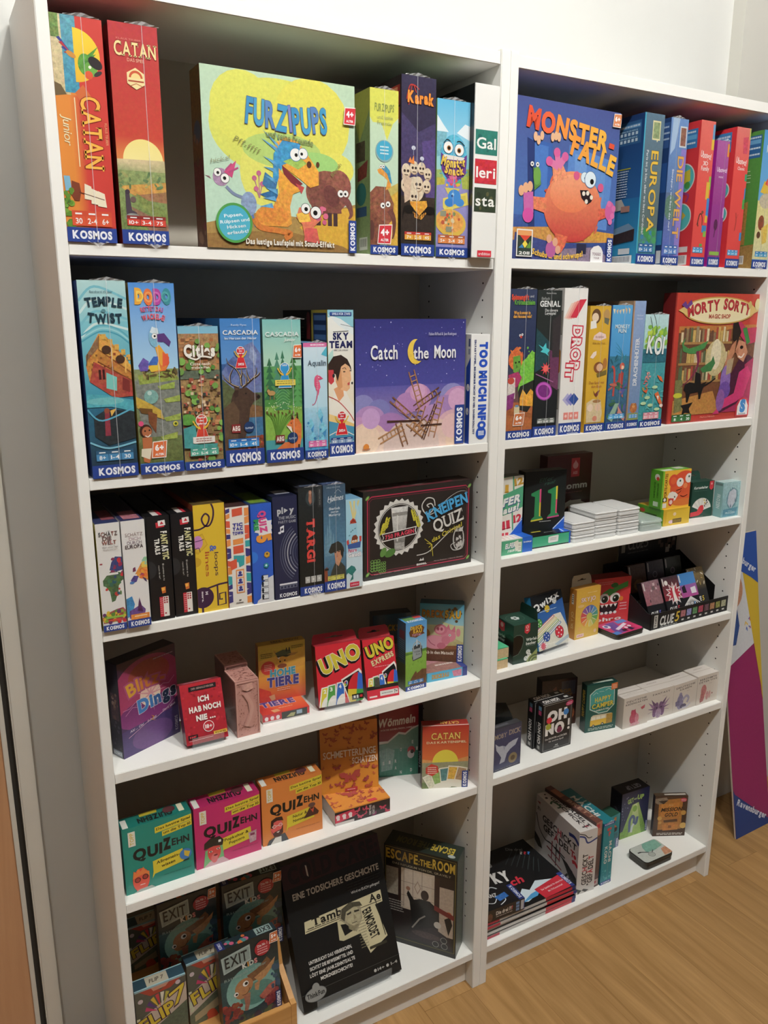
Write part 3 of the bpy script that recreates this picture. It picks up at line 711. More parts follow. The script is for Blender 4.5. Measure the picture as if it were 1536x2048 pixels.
on('F', 'round_badge'); E(.5, .365, .32, '86a9ac', n=30); E(.5, .362, .28, '3fa6c8', n=30); LINES(.35, .65, (.34, .36, .38), .008, 'd8ecf0')
age(.52, .875, .5, .12, '4+', 'd2303c'); kos(.942)
on('L', 'back_print'); R(0, 0, 1, 1, '8fa56c~.2'); R(.8, .04, .98, .1, 'c8ccb4'); P([(.7, 0), (1, 0), (1, .12), (.85, .3)], 'b8bc58~.1'); R(.8, .3, .93, .42, '5a4f3c~.5'); P([(.82, .46), (.97, .42), (.95, .52), (.82, .54)], '8a3a34~.4'); E(.87, .62, .075, '2f7a78'); R(.8, .7, .95, .76, '345a86'); R(.84, .89, .96, .97, 'd8d8d0'); [R(.855 + .014 * k, .9, .861 + .014 * k, .95, '5a5a58') for k in range(7)]; wrap(.5); end()

box('karak', 'tall dark purple game box with orange lettering and a heap of skulls', '2a2830', L='241f24')
R(0, 0, 1, .94, '35304a~.25', '2c2436~.3'); P([(0, .2), (.5, .3), (1, .24), (1, .6), (0, .55)], '453c62~.4'); P([(.6, .35), (1, .33), (1, .72), (.75, .7)], '54447a~.4'); R(0, .66, 1, .94, '3c3028~.5', '2e2722~.5')
E(.4, .62, .28, 'd8c8ae~.3', rv=.3); SC(1, .1, .5, .2, .6, .1, .1, ['c9b8a0'])
for a, b_, r in ((.15, .52, .14), (.38, .5, .13), (.6, .5, .12), (.78, .53, .12), (.14, .6, .15), (.5, .59, .15), (.75, .6, .13), (.38, .66, .15)): E(a, b_, r, 'b5987a', rv=r * 1.25); E(a - .01, b_ - .003, r * .9, 'dccbb0~.2', rv=r * 1.15); E(a - r * .35, b_, r * .25, '3a2a24'); E(a + r * .35, b_, r * .25, '3a2a24'); R(a - r * .4, b_ + .02, a + r * .4, b_ + .026, '5a4434')
P([(.2, .47), (.26, .44), (.3, .46), (.36, .43), (.38, .48)], 'e0853a'); P([(.25, .69), (.75, .68), (.8, .74), (.6, .79), (.4, .78)], 'd99a34~.5'); P([(.05, .54), (.3, .56), (.25, .68), (.1, .7)], 'cdb49c~.3')
for x0, s in ((.22, 1), (.85, -1)):
    E(x0, .735, .14, '17120f', rv=.1)
    for k in range(5): CV([(x0, .73), (x0 + s * (.08 + .05 * k), .715 + .012 * k), (x0 + s * (.1 + .06 * k), .76 + .008 * k)], .018, '17120f')
    for k in range(3): CV([(x0, .73), (x0 - s * .12, .72 + .012 * k), (x0 - s * .18, .77 + .01 * k)], .018, '17120f')
for a, b_ in ((.35, .39), (.6, .445)): E(a, b_, .06, 'c8ccd8', rv=.05); R(a - .008, b_, a + .008, b_ + .04, '8a90a8')
on('F', 'title'); CV([(.14, .13), (.22, .06), (.34, .05), (.5, .07)], .03, 'a8302c'); CV([(.2, .16), (.3, .05), (.42, .09)], .02, 'b8382c'); T('Karak', .55, .115, .76, .058, 'f0922e', b=3, oc='5a2010', ow=4, jit=.08)
info(.1, .862, .9, .908, 'dfa63c', ['7+', '2-5', '45'], 'b8302a'); kos()
on('L', 'back_print'); R(0, 0, 1, 1, '2c2228~.2'); R(.35, .05, .98, .16, 'a02e28'); R(.35, .17, .98, .26, 'b8603a')
for i in range(3):
    for j in range(2): R(.4 + .2 * i, .06 + .1 * j, .55 + .2 * i, .13 + .1 * j, 'd88a6a')
R(.3, .4, .9, .8, '4a3a3c~.5'); wrap(.45); end()

box('snack', 'blue game box with a furry blue monster biting yellow letters', '8fb08a', L='86b06a')
R(0, 0, 1, .22, '5fb4da', '8ccbe4'); R(0, .22, 1, .5, '8ccbe4', '9fd0c0'); P([(0, .1), (.2, .16), (.35, .2), (0, .2)], 'e4f0f4'); P([(.6, .2), (.85, .14), (1, .15), (1, .24)], 'e8f2f6'); P([(0, .2), (.3, .2), (.25, .34), (0, .36)], '79b4c4~.3'); P([(0, .44), (1, .42), (1, .52), (0, .52)], '9cb86a~.4')
E(.52, .37, .42, '58b4d2~.35', rv=.6, n=30); SC(40, .12, .27, .92, .5, .03, .07, ['4fa8cc', '68c0dc', '3f9ac4'], kind='l', seed=8)
P([(.12, .33), (.3, .36), (.75, .36), (.92, .33), (.9, .45), (.7, .5), (.35, .5), (.15, .44)], '6a3a86'); P([(.2, .34), (.85, .35), (.8, .37), (.25, .37)], 'e6e0d8')
eye(.34, .295, .14, .15, .1, .3, '2f6a8a', iris='b87a3a'); eye(.68, .305, .14, -.05, .1, .3, '2f6a8a', iris='b87a3a'); CV([(.2, .27), (.3, .245), (.4, .255)], .02, '2a3a44'); CV([(.6, .255), (.7, .25), (.84, .275)], .02, '2a3a44')
P([(.0, .5), (1, .5), (1, .94), (0, .94)], '8f8ac0~.1'); P([(.0, .49), (.25, .49), (.25, .53), (0, .54)], 'b8b04a~.3'); P([(.75, .48), (1, .46), (1, .55), (.8, .55)], 'a8b450~.3'); E(.5, .475, .12, 'd86a90', rv=.1)
SC(24, .3, .5, .72, .545, .03, .05, ['d8504a', '4a8ad0', 'e0b43a', '58b060', 'c05aa0'], seed=5); P([(.25, .55), (.72, .55), (.6, .59), (.35, .59)], 'd4c460')
P([(.2, .62), (.95, .57), (1, .65), (.3, .7), (.2, .68)], 'e0cf62'); P([(.26, .625), (.9, .59), (.92, .64), (.32, .68)], 'cbb84e'); E(.55, .605, .2, '3f86cc', rv=.18); E(.4, .645, .15, '357ac4', rv=.1); E(.72, .64, .14, '3f86cc', rv=.1); E(.5, .59, .04, '9ccbea'); E(.48, .6, .03, '173a70')
E(.45, .775, .48, 'd9b44a', rv=.34, rot=-8); E(.43, .765, .42, 'e0a050~.3', rv=.27, rot=-8); SC(20, .15, .71, .75, .82, .03, .06, ['c04a34', 'b8563a', 'd8c89a', '7f8a5a'], seed=7)
for a, b_ in ((.12, .7), (.3, .8), (.2, .85)): R(a, b_, a + .18, b_ + .035, '8c8f78')
on('F', 'title'); T('Monster', .5, .375, .72, .052, 'ecc94a', b=3, oc='4a2a60', ow=4, arc=-.3); T('Snack', .53, .43, .58, .045, 'e8bf44', b=3, oc='4a2a60', ow=4, arc=-.3)
info(.06, .855, .9, .91, 'e08a4a', ['5+', '2-4', '20'], 'b05a34'); kos(.935, .78); wrap(.5); end()

box('gal', 'plain white game box with three coloured square tiles on the spine', 'f0f0ec', L='15161a')
for v0, c, t in ((.255, '2f7a6c', 'Gal'), (.422, 'c42a3a', 'leri'), (.586, '35402f', 'sta')):
    on('F', 'picture_tile'); R(.06, v0, .95, v0 + .14, c + '~.25'); SC(10, .15, v0 + .02, .85, v0 + .12, .04, .1, {'Gal': ['3f8f6a', '24645e', '2f7f74'], 'leri': ['b82434', 'd03444'], 'sta': ['4a5a34', '2a3426', '5a5a3a']}[t], seed=len(t), asp=.8)
    T(t, .5, v0 + .075, .78, .06, 'f4f4f0', b=1)
on('F', 'publisher_label'); R(.24, .955, .82, .993, 'd42a3c'); T('arsEdition', .53, .975, .48, .016, 'f8e8e8', b=1); end()

# ================================================================ left bookcase, second shelf
box('temple', 'tall blue game box with a tilted orange temple, first on its shelf', '2c4a8a', L='2a4488')
R(0, 0, 1, .2, 'b4d8d8', '8fcad2'); R(0, .2, 1, .58, '7fc4d0', '3f94ac'); R(0, .58, 1, .94, '2f6f8c~.2', '26384a~.2')
for k in range(4): CV([(0, .1 + .06 * k), (.35, .03 + .06 * k), (1, .09 + .05 * k)], .05, 'cfe6e4' if k % 2 else '78bccb')
for k in range(3): CV([(0, .27 + .015 * k), (.4, .22 + .015 * k), (.75, .235 + .015 * k), (1, .28 + .015 * k)], .03, ['5aacbf', '9fd4da', '4a9fb6'][k])
P([(.1, .36), (.36, .26), (.5, .27), (.95, .4), (1, .46), (1, .57), (.75, .58), (.1, .5), (.05, .42)], 'c98a3e~.45'); P([(.06, .37), (.36, .27), (.34, .33), (.06, .4)], '8a6a4a~.5'); P([(.36, .26), (1, .42), (1, .45), (.34, .34)], 'dba24a~.35'); P([(.34, .34), (1, .46), (1, .5), (.3, .4)], 'b87a38~.4')
for a, b_, c_, d_, q, wd in ((.34, .34, 1, .46, '8a5426', .025), (.3, .4, 1, .5, '7a4420', .03), (.22, .4, .2, .5, '6a3020', .03), (.44, .42, .42, .535, '6a3020', .03), (.7, .47, .68, .57, '6a3020', .03), (.36, .27, .34, .34, '8a5a2a', .02), (.62, .33, .6, .4, 'e8b860', .03), (.9, .38, .88, .45, 'e8b860', .03), (.1, .36, .06, .42, '5a4430', .02)): L([(a, b_), (c_, d_)], wd, q)
SC(26, .1, .35, .95, .56, .015, .03, ['8a5a2c', 'd8a458', '9a4a30'], kind='r', seed=7)
for k in range(5): R(.42 + .13 * k, .262 + .026 * k, .51 + .13 * k, .29 + .026 * k, 'd8a850~.3')
P([(.22, .4), (1, .5), (1, .58), (.6, .585), (.1, .5)], 'a84a3c~.45'); P([(.46, .455), (.68, .48), (.66, .55), (.44, .535)], '7ac4bc'); P([(.8, .48), (.95, .5), (.94, .56), (.78, .545)], '7a2f2a')
for a, b_ in ((.5, .34), (.78, .39)): E(a, b_, .1, '4a3020~.3', rv=.09)
for a in (.3, .38): R(a, .44, a + .05, .49, '3f1f1c')
P([(0, .56), (.4, .57), (1, .6), (1, .66), (.5, .63), (0, .63)], '4fa6b4~.3'); E(.4, .6, .4, '6fb8bc~.2', rv=.08)
P([(.12, .68), (.42, .64), (1, .66), (1, .8), (.4, .83), (.12, .78)], '2c3236~.5'); P([(.36, .66), (.46, .66), (.46, .78), (.34, .78)], '8a3440~.3'); E(.41, .65, .06, '8f4a34'); P([(.48, .65), (.62, .64), (.5, .68)], 'e0b050'); CV([(.0, .64), (.3, .7), (1, .64)], .035, '58a8c4'); CV([(0, .81), (.4, .845), (1, .82)], .04, '7ab8cc')
on('F', 'title'); T('TEMPLE', .52, .112, .78, .04, '1f3a48', b=3, jit=.12, arc=.25); T('TWIST', .52, .182, .72, .042, '1f3a48', b=3, jit=.12, arc=-.1); E(.5, .148, .045, '5a8a94', rv=.04); T('Bernhard Weber', .48, .055, .48, .011, '3a5a64', b=0)
info(.1, .855, .92, .91, '4a8ab8', ['8+', '1-4', '30'], '2f5a7a'); kos(u=.53); wrap(.6, flap=False); end()

box('dodo', 'blue game box with a long-necked rainbow bird on a nest and a 6+ badge', '4a7ac0', L='c0a030')
R(0, 0, 1, .44, '4f8fd8', 'a8d0ec'); R(0, .44, 1, .94, '8a9468~.4', '5f6a3a~.5'); P([(0, .5), (.35, .455), (1, .45), (1, .8), (.1, .8)], '7c8078~.5'); P([(.08, .47), (.9, .44), (1, .5), (.1, .52)], '8f9f4a~.5'); SC(30, .2, .445, .95, .485, .05, .1, ['6a5a34', 'a8925a', '4a3f24'], kind='l', seed=9)
for a, b_ in ((.5, .53), (.62, .6), (.6, .7), (.5, .8)): P([(a, b_), (a + .4, b_ - .02), (a + .38, b_ + .015), (a + .05, b_ + .02)], '9aaa50~.5')
P([(.32, .43), (.42, .385), (.6, .365), (.78, .36), (.8, .41), (.7, .45), (.38, .455)], 'e07a34~.2'); P([(.32, .43), (.55, .4), (.6, .445), (.38, .455)], 'e4c03c'); P([(.3, .42), (.45, .375), (.58, .375), (.52, .42)], '3f6ab8~.3'); P([(.1, .42), (.22, .38), (.34, .4), (.3, .45), (.14, .45)], '6a58a8~.4')
P([(.55, .38), (.5, .33), (.58, .31), (.72, .36), (.8, .39), (.72, .43), (.6, .42)], 'e8a83a'); P([(.66, .35), (.8, .38), (.78, .42), (.64, .43)], 'dd5a38'); E(.5, .275, .13, '7fb4d0~.3', rv=.22); P([(.4, .25), (.46, .22), (.5, .225), (.58, .23), (.6, .27)], 'd8e8f0'); P([(.55, .26), (.72, .255), (.86, .3), (.82, .325), (.7, .3), (.56, .3)], '5a3a7a'); eye(.5, .27, .06, .1, 0, .4)
E(.34, .585, .16, '7aa8a0~.3', rv=.16); E(.31, .565, .05, 'b8d4cc'); P([(0, .58), (.3, .62), (.55, .66), (.6, .71), (.4, .69), (0, .64)], 'c0a040~.3'); P([(.05, .64), (.35, .65), (.35, .68), (.1, .67)], '6a4a24'); P([(.25, .66), (.45, .68), (.4, .78), (.25, .72)], '7a4a2c~.4'); E(.86, .735, .06, 'c8c040'); E(.86, .735, .03, '4a5a24')
E(.17, .765, .14, '3f241a', rv=.15); E(.19, .77, .11, 'b06a44', rv=.12); P([(.08, .8), (.3, .8), (.28, .9), (.2, .94), (.08, .93)], 'b56a40'); P([(.05, .86), (.28, .86), (.22, .92), (.03, .9)], 'e0d8c0'); E(.07, .725, .06, 'd84a7a'); E(.15, .765, .02, '20140f'); E(.25, .762, .02, '20140f'); CV([(.15, .79), (.21, .797), (.27, .785)], .02, 'f4f0e8')
on('F', 'title'); T('DODO', .52, .07, .8, .062, 'f0b030', b=5, cols=['e8a838', 'e2743c', 'b0449a', '3f8f9a'], jit=.1); T('DODO', .52, .07, .72, .05, 'f4cc50', b=1, cols=['f4d060', 'f0a05a', 'cc6ab4', '58a8ac'], jit=.1); T('RETTET DAS', .48, .137, .5, .022, 'd84a78', b=2, oc='e8d8e8', ow=3, arc=.3, cols=['e0506a', 'd84a80', 'a85ab0']); T('WACKEL-EI', .5, .18, .5, .026, 'd84058', b=2, oc='f0e4e4', ow=3, arc=.4)
age(.45, .87, .34, .09); kos(.945); wrap(.55, flap=True); end()

box('cities', 'short game box covered with brown city buildings and a red pawn award', '4f7f9a', L='2c4a88')
R(0, 0, 1, .94, 'a8825a~.6', '8f7a4a~.6'); R(0, 0, 1, .05, '7fb8d0')
SC(60, .02, .06, .98, .3, .03, .07, ['c08a58', 'a86a40', '8a5a3c', 'b87a4a'], kind='r', seed=11, asp=.8); R(0, .3, 1, .36, '5f6a5a~.5'); SC(90, .02, .34, .98, .93, .025, .06, ['c88a5a', 'b06a44', '9a4f3c', 'd09a6a', '8a6a48', 'b85a4a'], kind='r', seed=12); SC(40, 0, .1, 1, .93, .04, .1, ['6f9a4a', '5a8a3f', '7fae52'], seed=13); SC(40, .05, .35, .95, .7, .02, .04, ['3f4a44', 'd8c0a0', '5a3f34'], kind='r', seed=15)
P([(0, .7), (.3, .68), (.35, .85), (0, .84)], '4a9a9a~.3'); P([(.25, .82), (.85, .82), (.8, .9), (.2, .9)], '4a9a94~.3'); E(.12, .64, .2, '5f9a44~.4', rv=.14)
on('F', 'title'); T('Cities', .5, .165, .78, .075, 'f4f0e6', b=3, oc='6a4a34', ow=4); CV([(.2, .205), (.4, .225), (.55, .205), (.8, .215)], .04, 'f0ece0'); T('Citta nach', .5, .255, .5, .018, 'efe8dc', b=1); T('großem Plan', .5, .28, .45, .016, 'efe8dc', b=1)
seal(.46, .7, .42, 'd4402c', year=None); on('F', 'award_seal'); R(.22, .765, .78, .81, 'e8e4dc'); LINES(.3, .7, (.78, .795), .006, 'a05a50'); info(.14, .845, .86, .9, '5fae9a', ['10+', '1-4', '45'], '4a9a8a'); kos(.94); wrap(.5); end()

box('casc', 'blue game box with an antlered elk in front of a mountain', '35588f', L='3f7fb0')
R(0, 0, 1, .3, '3f7fc4', '5a8fcc'); P([(0, .35), (.2, .28), (.45, .2), (.78, .155), (1, .24), (1, .55), (0, .55)], '6a78a8~.4'); P([(.1, .3), (.3, .25), (.5, .32), (.2, .42)], '54669c~.4'); P([(.75, .17), (.9, .24), (.85, .32), (.7, .26)], '8f9cc0~.4'); R(0, .5, 1, .62, '5a6a4a~.5'); P([(0, .4), (.4, .5), (.4, .6), (0, .6)], '5a6240~.5'); P([(.6, .57), (1, .6), (1, .68), (.6, .68)], '7a5a3a~.4'); R(0, .67, 1, .8, '3f6f94~.3'); R(0, .8, 1, .94, '7a4a34~.7'); SC(36, .3, .8, 1, .93, .02, .06, ['b04a34', 'c86a3a', '8a3f2c', '5f6a34'], seed=14)
P([(.25, .5), (.36, .47), (.6, .46), (.78, .5), (.93, .515), (.92, .545), (.78, .56), (.68, .6), (.62, .72), (.45, .88), (.05, .9), (0, .84), (0, .6), (.18, .57)], '4a382e~.3'); P([(0, .6), (.25, .55), (.4, .62), (.3, .9), (0, .9)], '5f4a38~.3'); P([(.26, .5), (.34, .46), (.4, .47), (.38, .52), (.3, .53)], '3a2a22'); E(.9, .53, .05, '1c1614', rv=.04); E(.58, .503, .022, '140f0c'); P([(.32, .48), (.28, .46), (.36, .45), (.44, .47)], '5a4434')
for pts in ([(.42, .46), (.25, .44), (.08, .4), (.02, .37)], [(.2, .43), (.2, .38), (.32, .32)], [(.48, .45), (.45, .38), (.34, .33), (.18, .3), (.12, .26)], [(.46, .4), (.5, .36), (.46, .3)], [(.5, .46), (.7, .42), (.85, .38), (.88, .33)], [(.7, .42), (.64, .38), (.62, .34)], [(.6, .44), (.6, .4), (.52, .36)], [(.8, .4), (.92, .38), (.97, .36)]): CV(pts, .055, '3f3026', True); CV([(x - .012, y - .004) for x, y in pts], .018, 'c8b494', True)
on('F', 'title'); T('CASCADIA', .5, .092, .88, .028, 'eef2f4', b=1); T('Im Herzen der Natur', .5, .13, .8, .015, 'dce8f0', b=1); T('Randy Flynn', .46, .042, .38, .012, 'd8e4f0', b=0)
seal(.48, .25, .3, 'd4262f', year='2022')
on('F', 'maker_logos'); R(.18, .71, .4, .77, '8a2a2c'); T('AEG', .29, .74, .2, .03, 'f0ece4', b=3); E(.63, .735, .135, '1f3a66'); T('FLATOUT', .63, .742, .2, .012, 'd8e4f0', b=1)
info(.08, .812, .87, .872, '3f94d4', ['10+', '1-4', '45'], '2f6ab4'); kos(.888); wrap(.8, flap=False); end()

box('cascj', 'green forest game box with a fox and a blue award, beside the elk box', '3f7f90', L='6f9a90')
R(0, 0, 1, .32, '7fc0bc', 'b4d8c0'); R(0, .32, 1, .62, '5a9a5a~.2', '4a8a3f~.2'); R(0, .6, 1, .94, '7aaa4a~.2', '8fb84c~.2'); R(0, .84, 1, .94, '4a9aa0')
def fir(u, v0, v1, w, c):
    for k in range(6):
        t = k / 6; P([(u, v0 + (v1 - v0) * t), (u + w * (.3 + .7 * (t + .16)), v0 + (v1 - v0) * (t + .2)), (u - w * (.3 + .7 * (t + .16)), v0 + (v1 - v0) * (t + .2))], c)
for a, b_, c_, d_, e_ in ((.35, .22, .5, .14, '4f8a70'), (.5, .21, .5, .12, '3f7a5c'), (.15, .26, .54, .16, '356a48'), (.78, .24, .54, .2, '3f7a40'), (.48, .42, .62, .26, '4a8a50'), (.88, .36, .6, .16, '5aa05a')): fir(a, b_, c_, d_, e_)
for k in range(6): CV([(.3, .5 + .02 * k), (.48, .46 + .022 * k), (.66, .5 + .02 * k)], .012, '7ab878')
SC(40, .02, .57, .98, .63, .008, .014, ['e8e8d8', 'd8e0b0'], seed=16)
for k in range(9): CV([(.3, .84), (.2 + .05 * k, .7), (.05 + .1 * k, .64 + .01 * (k % 3))], .02, '5a8a34'); E(.05 + .1 * k, .64 + .01 * (k % 3), .02, '6a4a2a', rv=.04, rot=20)
E(.18, .505, .1, 'b8925a', rv=.06); E(.1, .49, .04, 'b8925a'); L([(.14, .52), (.14, .55)], .015, 'a07a48'); L([(.24, .52), (.24, .55)], .015, 'a07a48'); CV([(.1, .48), (.06, .46), (.1, .45)], .012, '8a6a40')
P([(.55, .74), (.68, .7), (.72, .67), (.78, .7), (.86, .66), (.88, .7), (.96, .74), (.95, .84), (.88, .94), (.7, .93), (.75, .8), (.7, .76)], 'd8763a~.2'); P([(.55, .74), (.68, .75), (.72, .8), (.66, .78)], 'f0e4d4'); P([(.68, .7), (.7, .66), (.76, .7)], '3a241c'); P([(.82, .69), (.86, .65), (.88, .7)], '3a241c'); P([(.2, .92), (.5, .86), (.8, .86), (.7, .94), (.2, .94)], 'd0703a~.2'); E(.68, .725, .015, '20140f'); L([(.88, .88), (.87, .94)], .05, '3a2a24')
on('F', 'title'); T('CASCADIA', .5, .1, .88, .028, 'e8eeec', b=1); T('Junior', .7, .138, .3, .02, 'f4f4ee', b=0, sh=.2)
seal(.54, .375, .36, '2f94d0', words=('2025',), year=None); on('F', 'award_seal'); R(.28, .415, .82, .455, 'e6d25a'); LINES(.32, .78, (.425, .44), .006, '9a8a3a'); age(.9, .22, .26, .09)
on('F', 'maker_logos'); R(.25, .805, .49, .86, '7a2a2a'); T('AEG', .37, .832, .2, .03, 'f0ece4', b=3); E(.71, .83, .14, '1f3a66'); T('FLATOUT', .71, .835, .2, .012, 'd8e4f0', b=1)
kos(.905); wrap(.75, flap=False); end()

box('aqua', 'short pale blue game box with a pink seahorse', '6a9ac0', L='2f5a98')
R(0, 0, 1, .55, 'cfe4f0', 'b8dcec'); R(0, .55, 1, .93, 'a8d4e8~.1', '4a9ac8~.3'); R(0, 0, 1, .035, 'd86aa0'); LINES(.3, .9, (.018,), .012, 'f4d8e8'); P([(.75, .1), (1, .03), (1, .12)], '4fb0c8')
for a, b_, c_ in ((.1, .68, .3), (.5, .6, .3), (.55, .72, .4), (.15, .8, .35), (.6, .84, .3)): P([(a, b_), (a + c_ * .6, b_ - .04), (a + c_, b_ + .02), (a + c_ * .5, b_ + .06)], '7ac4dc~.3'); P([(a + c_ * .5, b_ + .06), (a + c_, b_ + .02), (a + c_ * .8, b_ + .1)], '3f8fc4~.3')
SC(20, .1, .6, .9, .9, .02, .06, ['58b4c8', '8fd0e0', '3a80b8'], seed=17)
CV([(.62, .285), (.52, .3), (.5, .36), (.6, .4), (.58, .44), (.52, .46)], .16, 'd8507a', True); P([(.5, .29), (.56, .275), (.68, .28), (.82, .305), (.66, .315), (.56, .33)], 'd8507a'); P([(.5, .32), (.66, .33), (.7, .38), (.6, .42), (.5, .4)], 'd8507a'); E(.63, .295, .022, 'f4e4ec'); CV([(.58, .4), (.54, .46), (.46, .51), (.34, .53), (.36, .515)], .05, 'cc4a74', True)
for k in range(4): L([(.52, .335 + .018 * k), (.66, .34 + .018 * k)], .012, 'f0a8c0')
on('F', 'title'); T('Aqualin', .56, .17, .78, .045, '5a6a78', b=1); info(.15, .84, .92, .895, 'e07ab0', ['8+', '2', '20'], 'd060a0'); kos(.92); wrap(.56, flap=True); end()

box('sky', 'white game box with a dark-haired woman in a headset and a red 2024 award', 'e4e8ea', L='3a2c1c')
R(0, 0, 1, .9, 'eef2f0', 'f0dfb8'); P([(0, .0), (1, 0), (1, .16), (.5, .1), (.2, .05), (0, .05)], '8fc8d8'); P([(0, .03), (.5, .06), (1, .12), (1, .17), (.4, .1)], 'e4eef0'); L([(.5, .095), (1, .115)], .015, '3a4a54'); P([(0, .3), (.2, .26), (.2, .4), (0, .44)], 'b4dcd4'); R(0, .7, 1, .9, 'f0cf8a', 'e8c070'); P([(0, .75), (1, .8), (1, .9), (0, .9)], '4a94b4'); CV([(0, .85), (.5, .82), (1, .86)], .03, 'e8e0d0')
P([(.15, .62), (.2, .54), (.55, .5), (.7, .56), (1, .66), (1, .78), (.3, .72), (0, .7), (0, .56)], 'f0ece0'); P([(.2, .53), (.55, .5), (.6, .58), (.4, .62)], 'e0a070'); P([(.3, .38), (.7, .34), (.86, .4), (.9, .47), (.84, .49), (.84, .53), (.72, .55), (.5, .54), (.28, .48)], 'e8b486~.1'); P([(.3, .42), (.5, .4), (.55, .52), (.4, .54), (.28, .48)], 'd89a68')
P([(.0, .36), (.2, .31), (.5, .3), (.75, .33), (.88, .38), (.92, .42), (.82, .38), (.66, .36), (.5, .38), (.42, .44), (.36, .48), (.28, .43), (.1, .42), (0, .42)], '35261f~.2'); P([(.0, .4), (.2, .4), (.22, .48), (.1, .5), (0, .48)], 'c83a44'); E(.2, .44, .05, '2a2a30', rv=.07); E(.62, .415, .05, '2a1a14', rv=.02); E(.86, .41, .03, '2a1a14', rv=.02); CV([(.54, .395), (.64, .388), (.7, .4)], .02, '2a1a14'); P([(.74, .495), (.84, .485), (.83, .505), (.76, .51)], 'c04a44'); E(.93, .495, .035, '2a2a2a', rv=.05); CV([(.0, .58), (.4, .62), (.8, .7), (1, .76)], .03, 'c03a3a')
on('F', 'title'); T('SKY', .5, .175, .62, .042, '23265a', b=3); T('TEAM', .5, .23, .9, .042, '23265a', b=3); L([(.2, .145), (.8, .14)], .018, '2a2a3a'); T('BEREIT ZUR LANDUNG', .5, .268, .55, .01, '5a5a6a', b=0); on('F', 'series_label'); R(.08, .015, .92, .04, '2a4a8f'); T('SPIELE FÜR ZWEI', .52, .027, .7, .014, 'e8eef8', b=1)
seal(.5, .76, .5, 'd01f2a'); info(.06, .875, .92, .915, '8fa8c8', ['12', '2', '20'], '223a78'); kos(.905, .85); info(.06, .868, .92, .908, '8fa8c8', ['12', '2', '20'], '223a78')
on('L', 'back_print'); R(0, 0, .68, 1, '2a1c14'); R(.66, 0, 1, 1, 'c8a83a'); R(.7, .02, .98, .23, '2a3a60')
for i in range(3):
    R(.72, .035 + .065 * i, .96, .07 + .065 * i, '5a7aa8')
R(.1, .05, .62, .1, '4a3a2a'); T('SPIELEN', .4, .08, .4, .03, '1a120c', b=3); LINES(.1, .5, (.12, .15, .17, .19), .008, '6a5a44'); E(.6, .06, .04, '8a2a24', rv=.06); R(.56, .09, .64, .2, '8a2a24'); R(.75, .24, .98, .4, 'b8b0a8'); end()

box('moon', 'square night blue game box with a yellow crescent moon and wooden ladders', '2c2f70', L='1f2052', T='3a3a78')
R(0, 0, 1, .58, '343478~.12', '4a4a9a~.12'); R(0, .5, 1, 1, '5c58a4~.12', 'b094b8~.12'); SC(40, .02, .02, .98, .5, .002, .005, ['d8d8ec', 'a8a8d8'], seed=18)
for a, b_, r, c in ((.06, .64, .1, '8a88c0'), (.2, .68, .1, '7c7cb8'), (.12, .76, .14, 'b48cc0'), (.02, .84, .14, 'c898c4'), (.3, .8, .12, '8f7cbc'), (.88, .6, .12, '8f8cc4'), (.94, .66, .16, 'c894c0'), (.82, .7, .13, 'a884bc'), (.7, .76, .12, 'b890c0'), (.55, .6, .13, 'c08fc0'), (.45, .64, .1, 'b485bc'), (.56, .56, .08, 'd09cc0'), (.3, .84, .16, 'a87cb4'), (.1, .92, .18, 'e8c4b4'), (.24, .98, .16, 'e8ccbc'), (.9, .86, .18, 'dcb0bc'), (.74, .93, .18, 'e4c4b8'), (.5, .98, .26, 'd8c0b8'), (.98, .96, .16, 'e8c8b0')): E(a, b_, r, c + '~.08', rv=r * .85, c2=c + '~.08')
for a, b_, r, c in ((.09, .9, .12, 'f0d4bc'), (.13, .74, .08, 'c8a0d0'), (.93, .63, .09, 'd8a8cc'), (.88, .84, .1, 'e8c0c0'), (.56, .55, .06, 'd8a8cc')): E(a, b_, r, c + '~.08')
E(.53, .245, .075, 'f0cf52', rv=.095, n=40, c2='e8c44a~.2'); E(.565, .232, .06, '383a80', rv=.086, n=40); E(.585, .22, .05, '383a80', rv=.08, n=40)
on('F', 'ladders')
def ladder(a, b_, c_, d_, wd=.035, n=6, c='9a6a4a'):
    W, H = _dim(); dx, dy = (c_ - a), (d_ - b_) * H / W; l = math.hypot(dx, dy); ox, oy = -dy / l * wd / 2, dx / l * wd / 2 * W / H
    for s in (-1, 1): L([(a + ox * s, b_ + oy * s), (c_ + ox * s, d_ + oy * s)], .011, c)
    for i in range(1, n): t = i / n; x, y = a + (c_ - a) * t, b_ + (d_ - b_) * t; L([(x - ox, y - oy), (x + ox, y + oy)], .008, 'b88a60')
ladder(.49, .39, .58, .66, .05, 7); ladder(.31, .6, .56, .8, .04, 7, '8a5a40'); ladder(.76, .545, .52, .68, .04, 7, '6a4232'); ladder(.77, .6, .68, .92, .055, 7, 'a8745a'); ladder(.6, .66, .53, .86, .05, 5); ladder(.2, .92, .42, .82, .045, 6, 'b8875a'); ladder(.37, .78, .44, .97, .045, 5, '8a5f42'); ladder(.5, .88, .66, .76, .05, 5, '7a5038'); ladder(.46, .78, .62, .9, .05, 5, 'a8784e'); ladder(.6, .93, .72, .66, .02, 6, '5a3a2c')
L([(.27, .77), (.57, .78)], .014, '4a2e24'); L([(.58, .82), (.78, .82)], .012, '4a2e24')
on('F', 'title'); T('Catch', .245, .245, .235, .1, 'f4f4f4', b=1); T('the', .575, .255, .14, .085, 'f4f4f4', b=1); T('Moon', .8, .25, .205, .095, 'f4f4f4', b=1); T('Fabien Riffaud & Juan Rodriguez', .775, .112, .26, .022, 'd8d8ec', b=0)
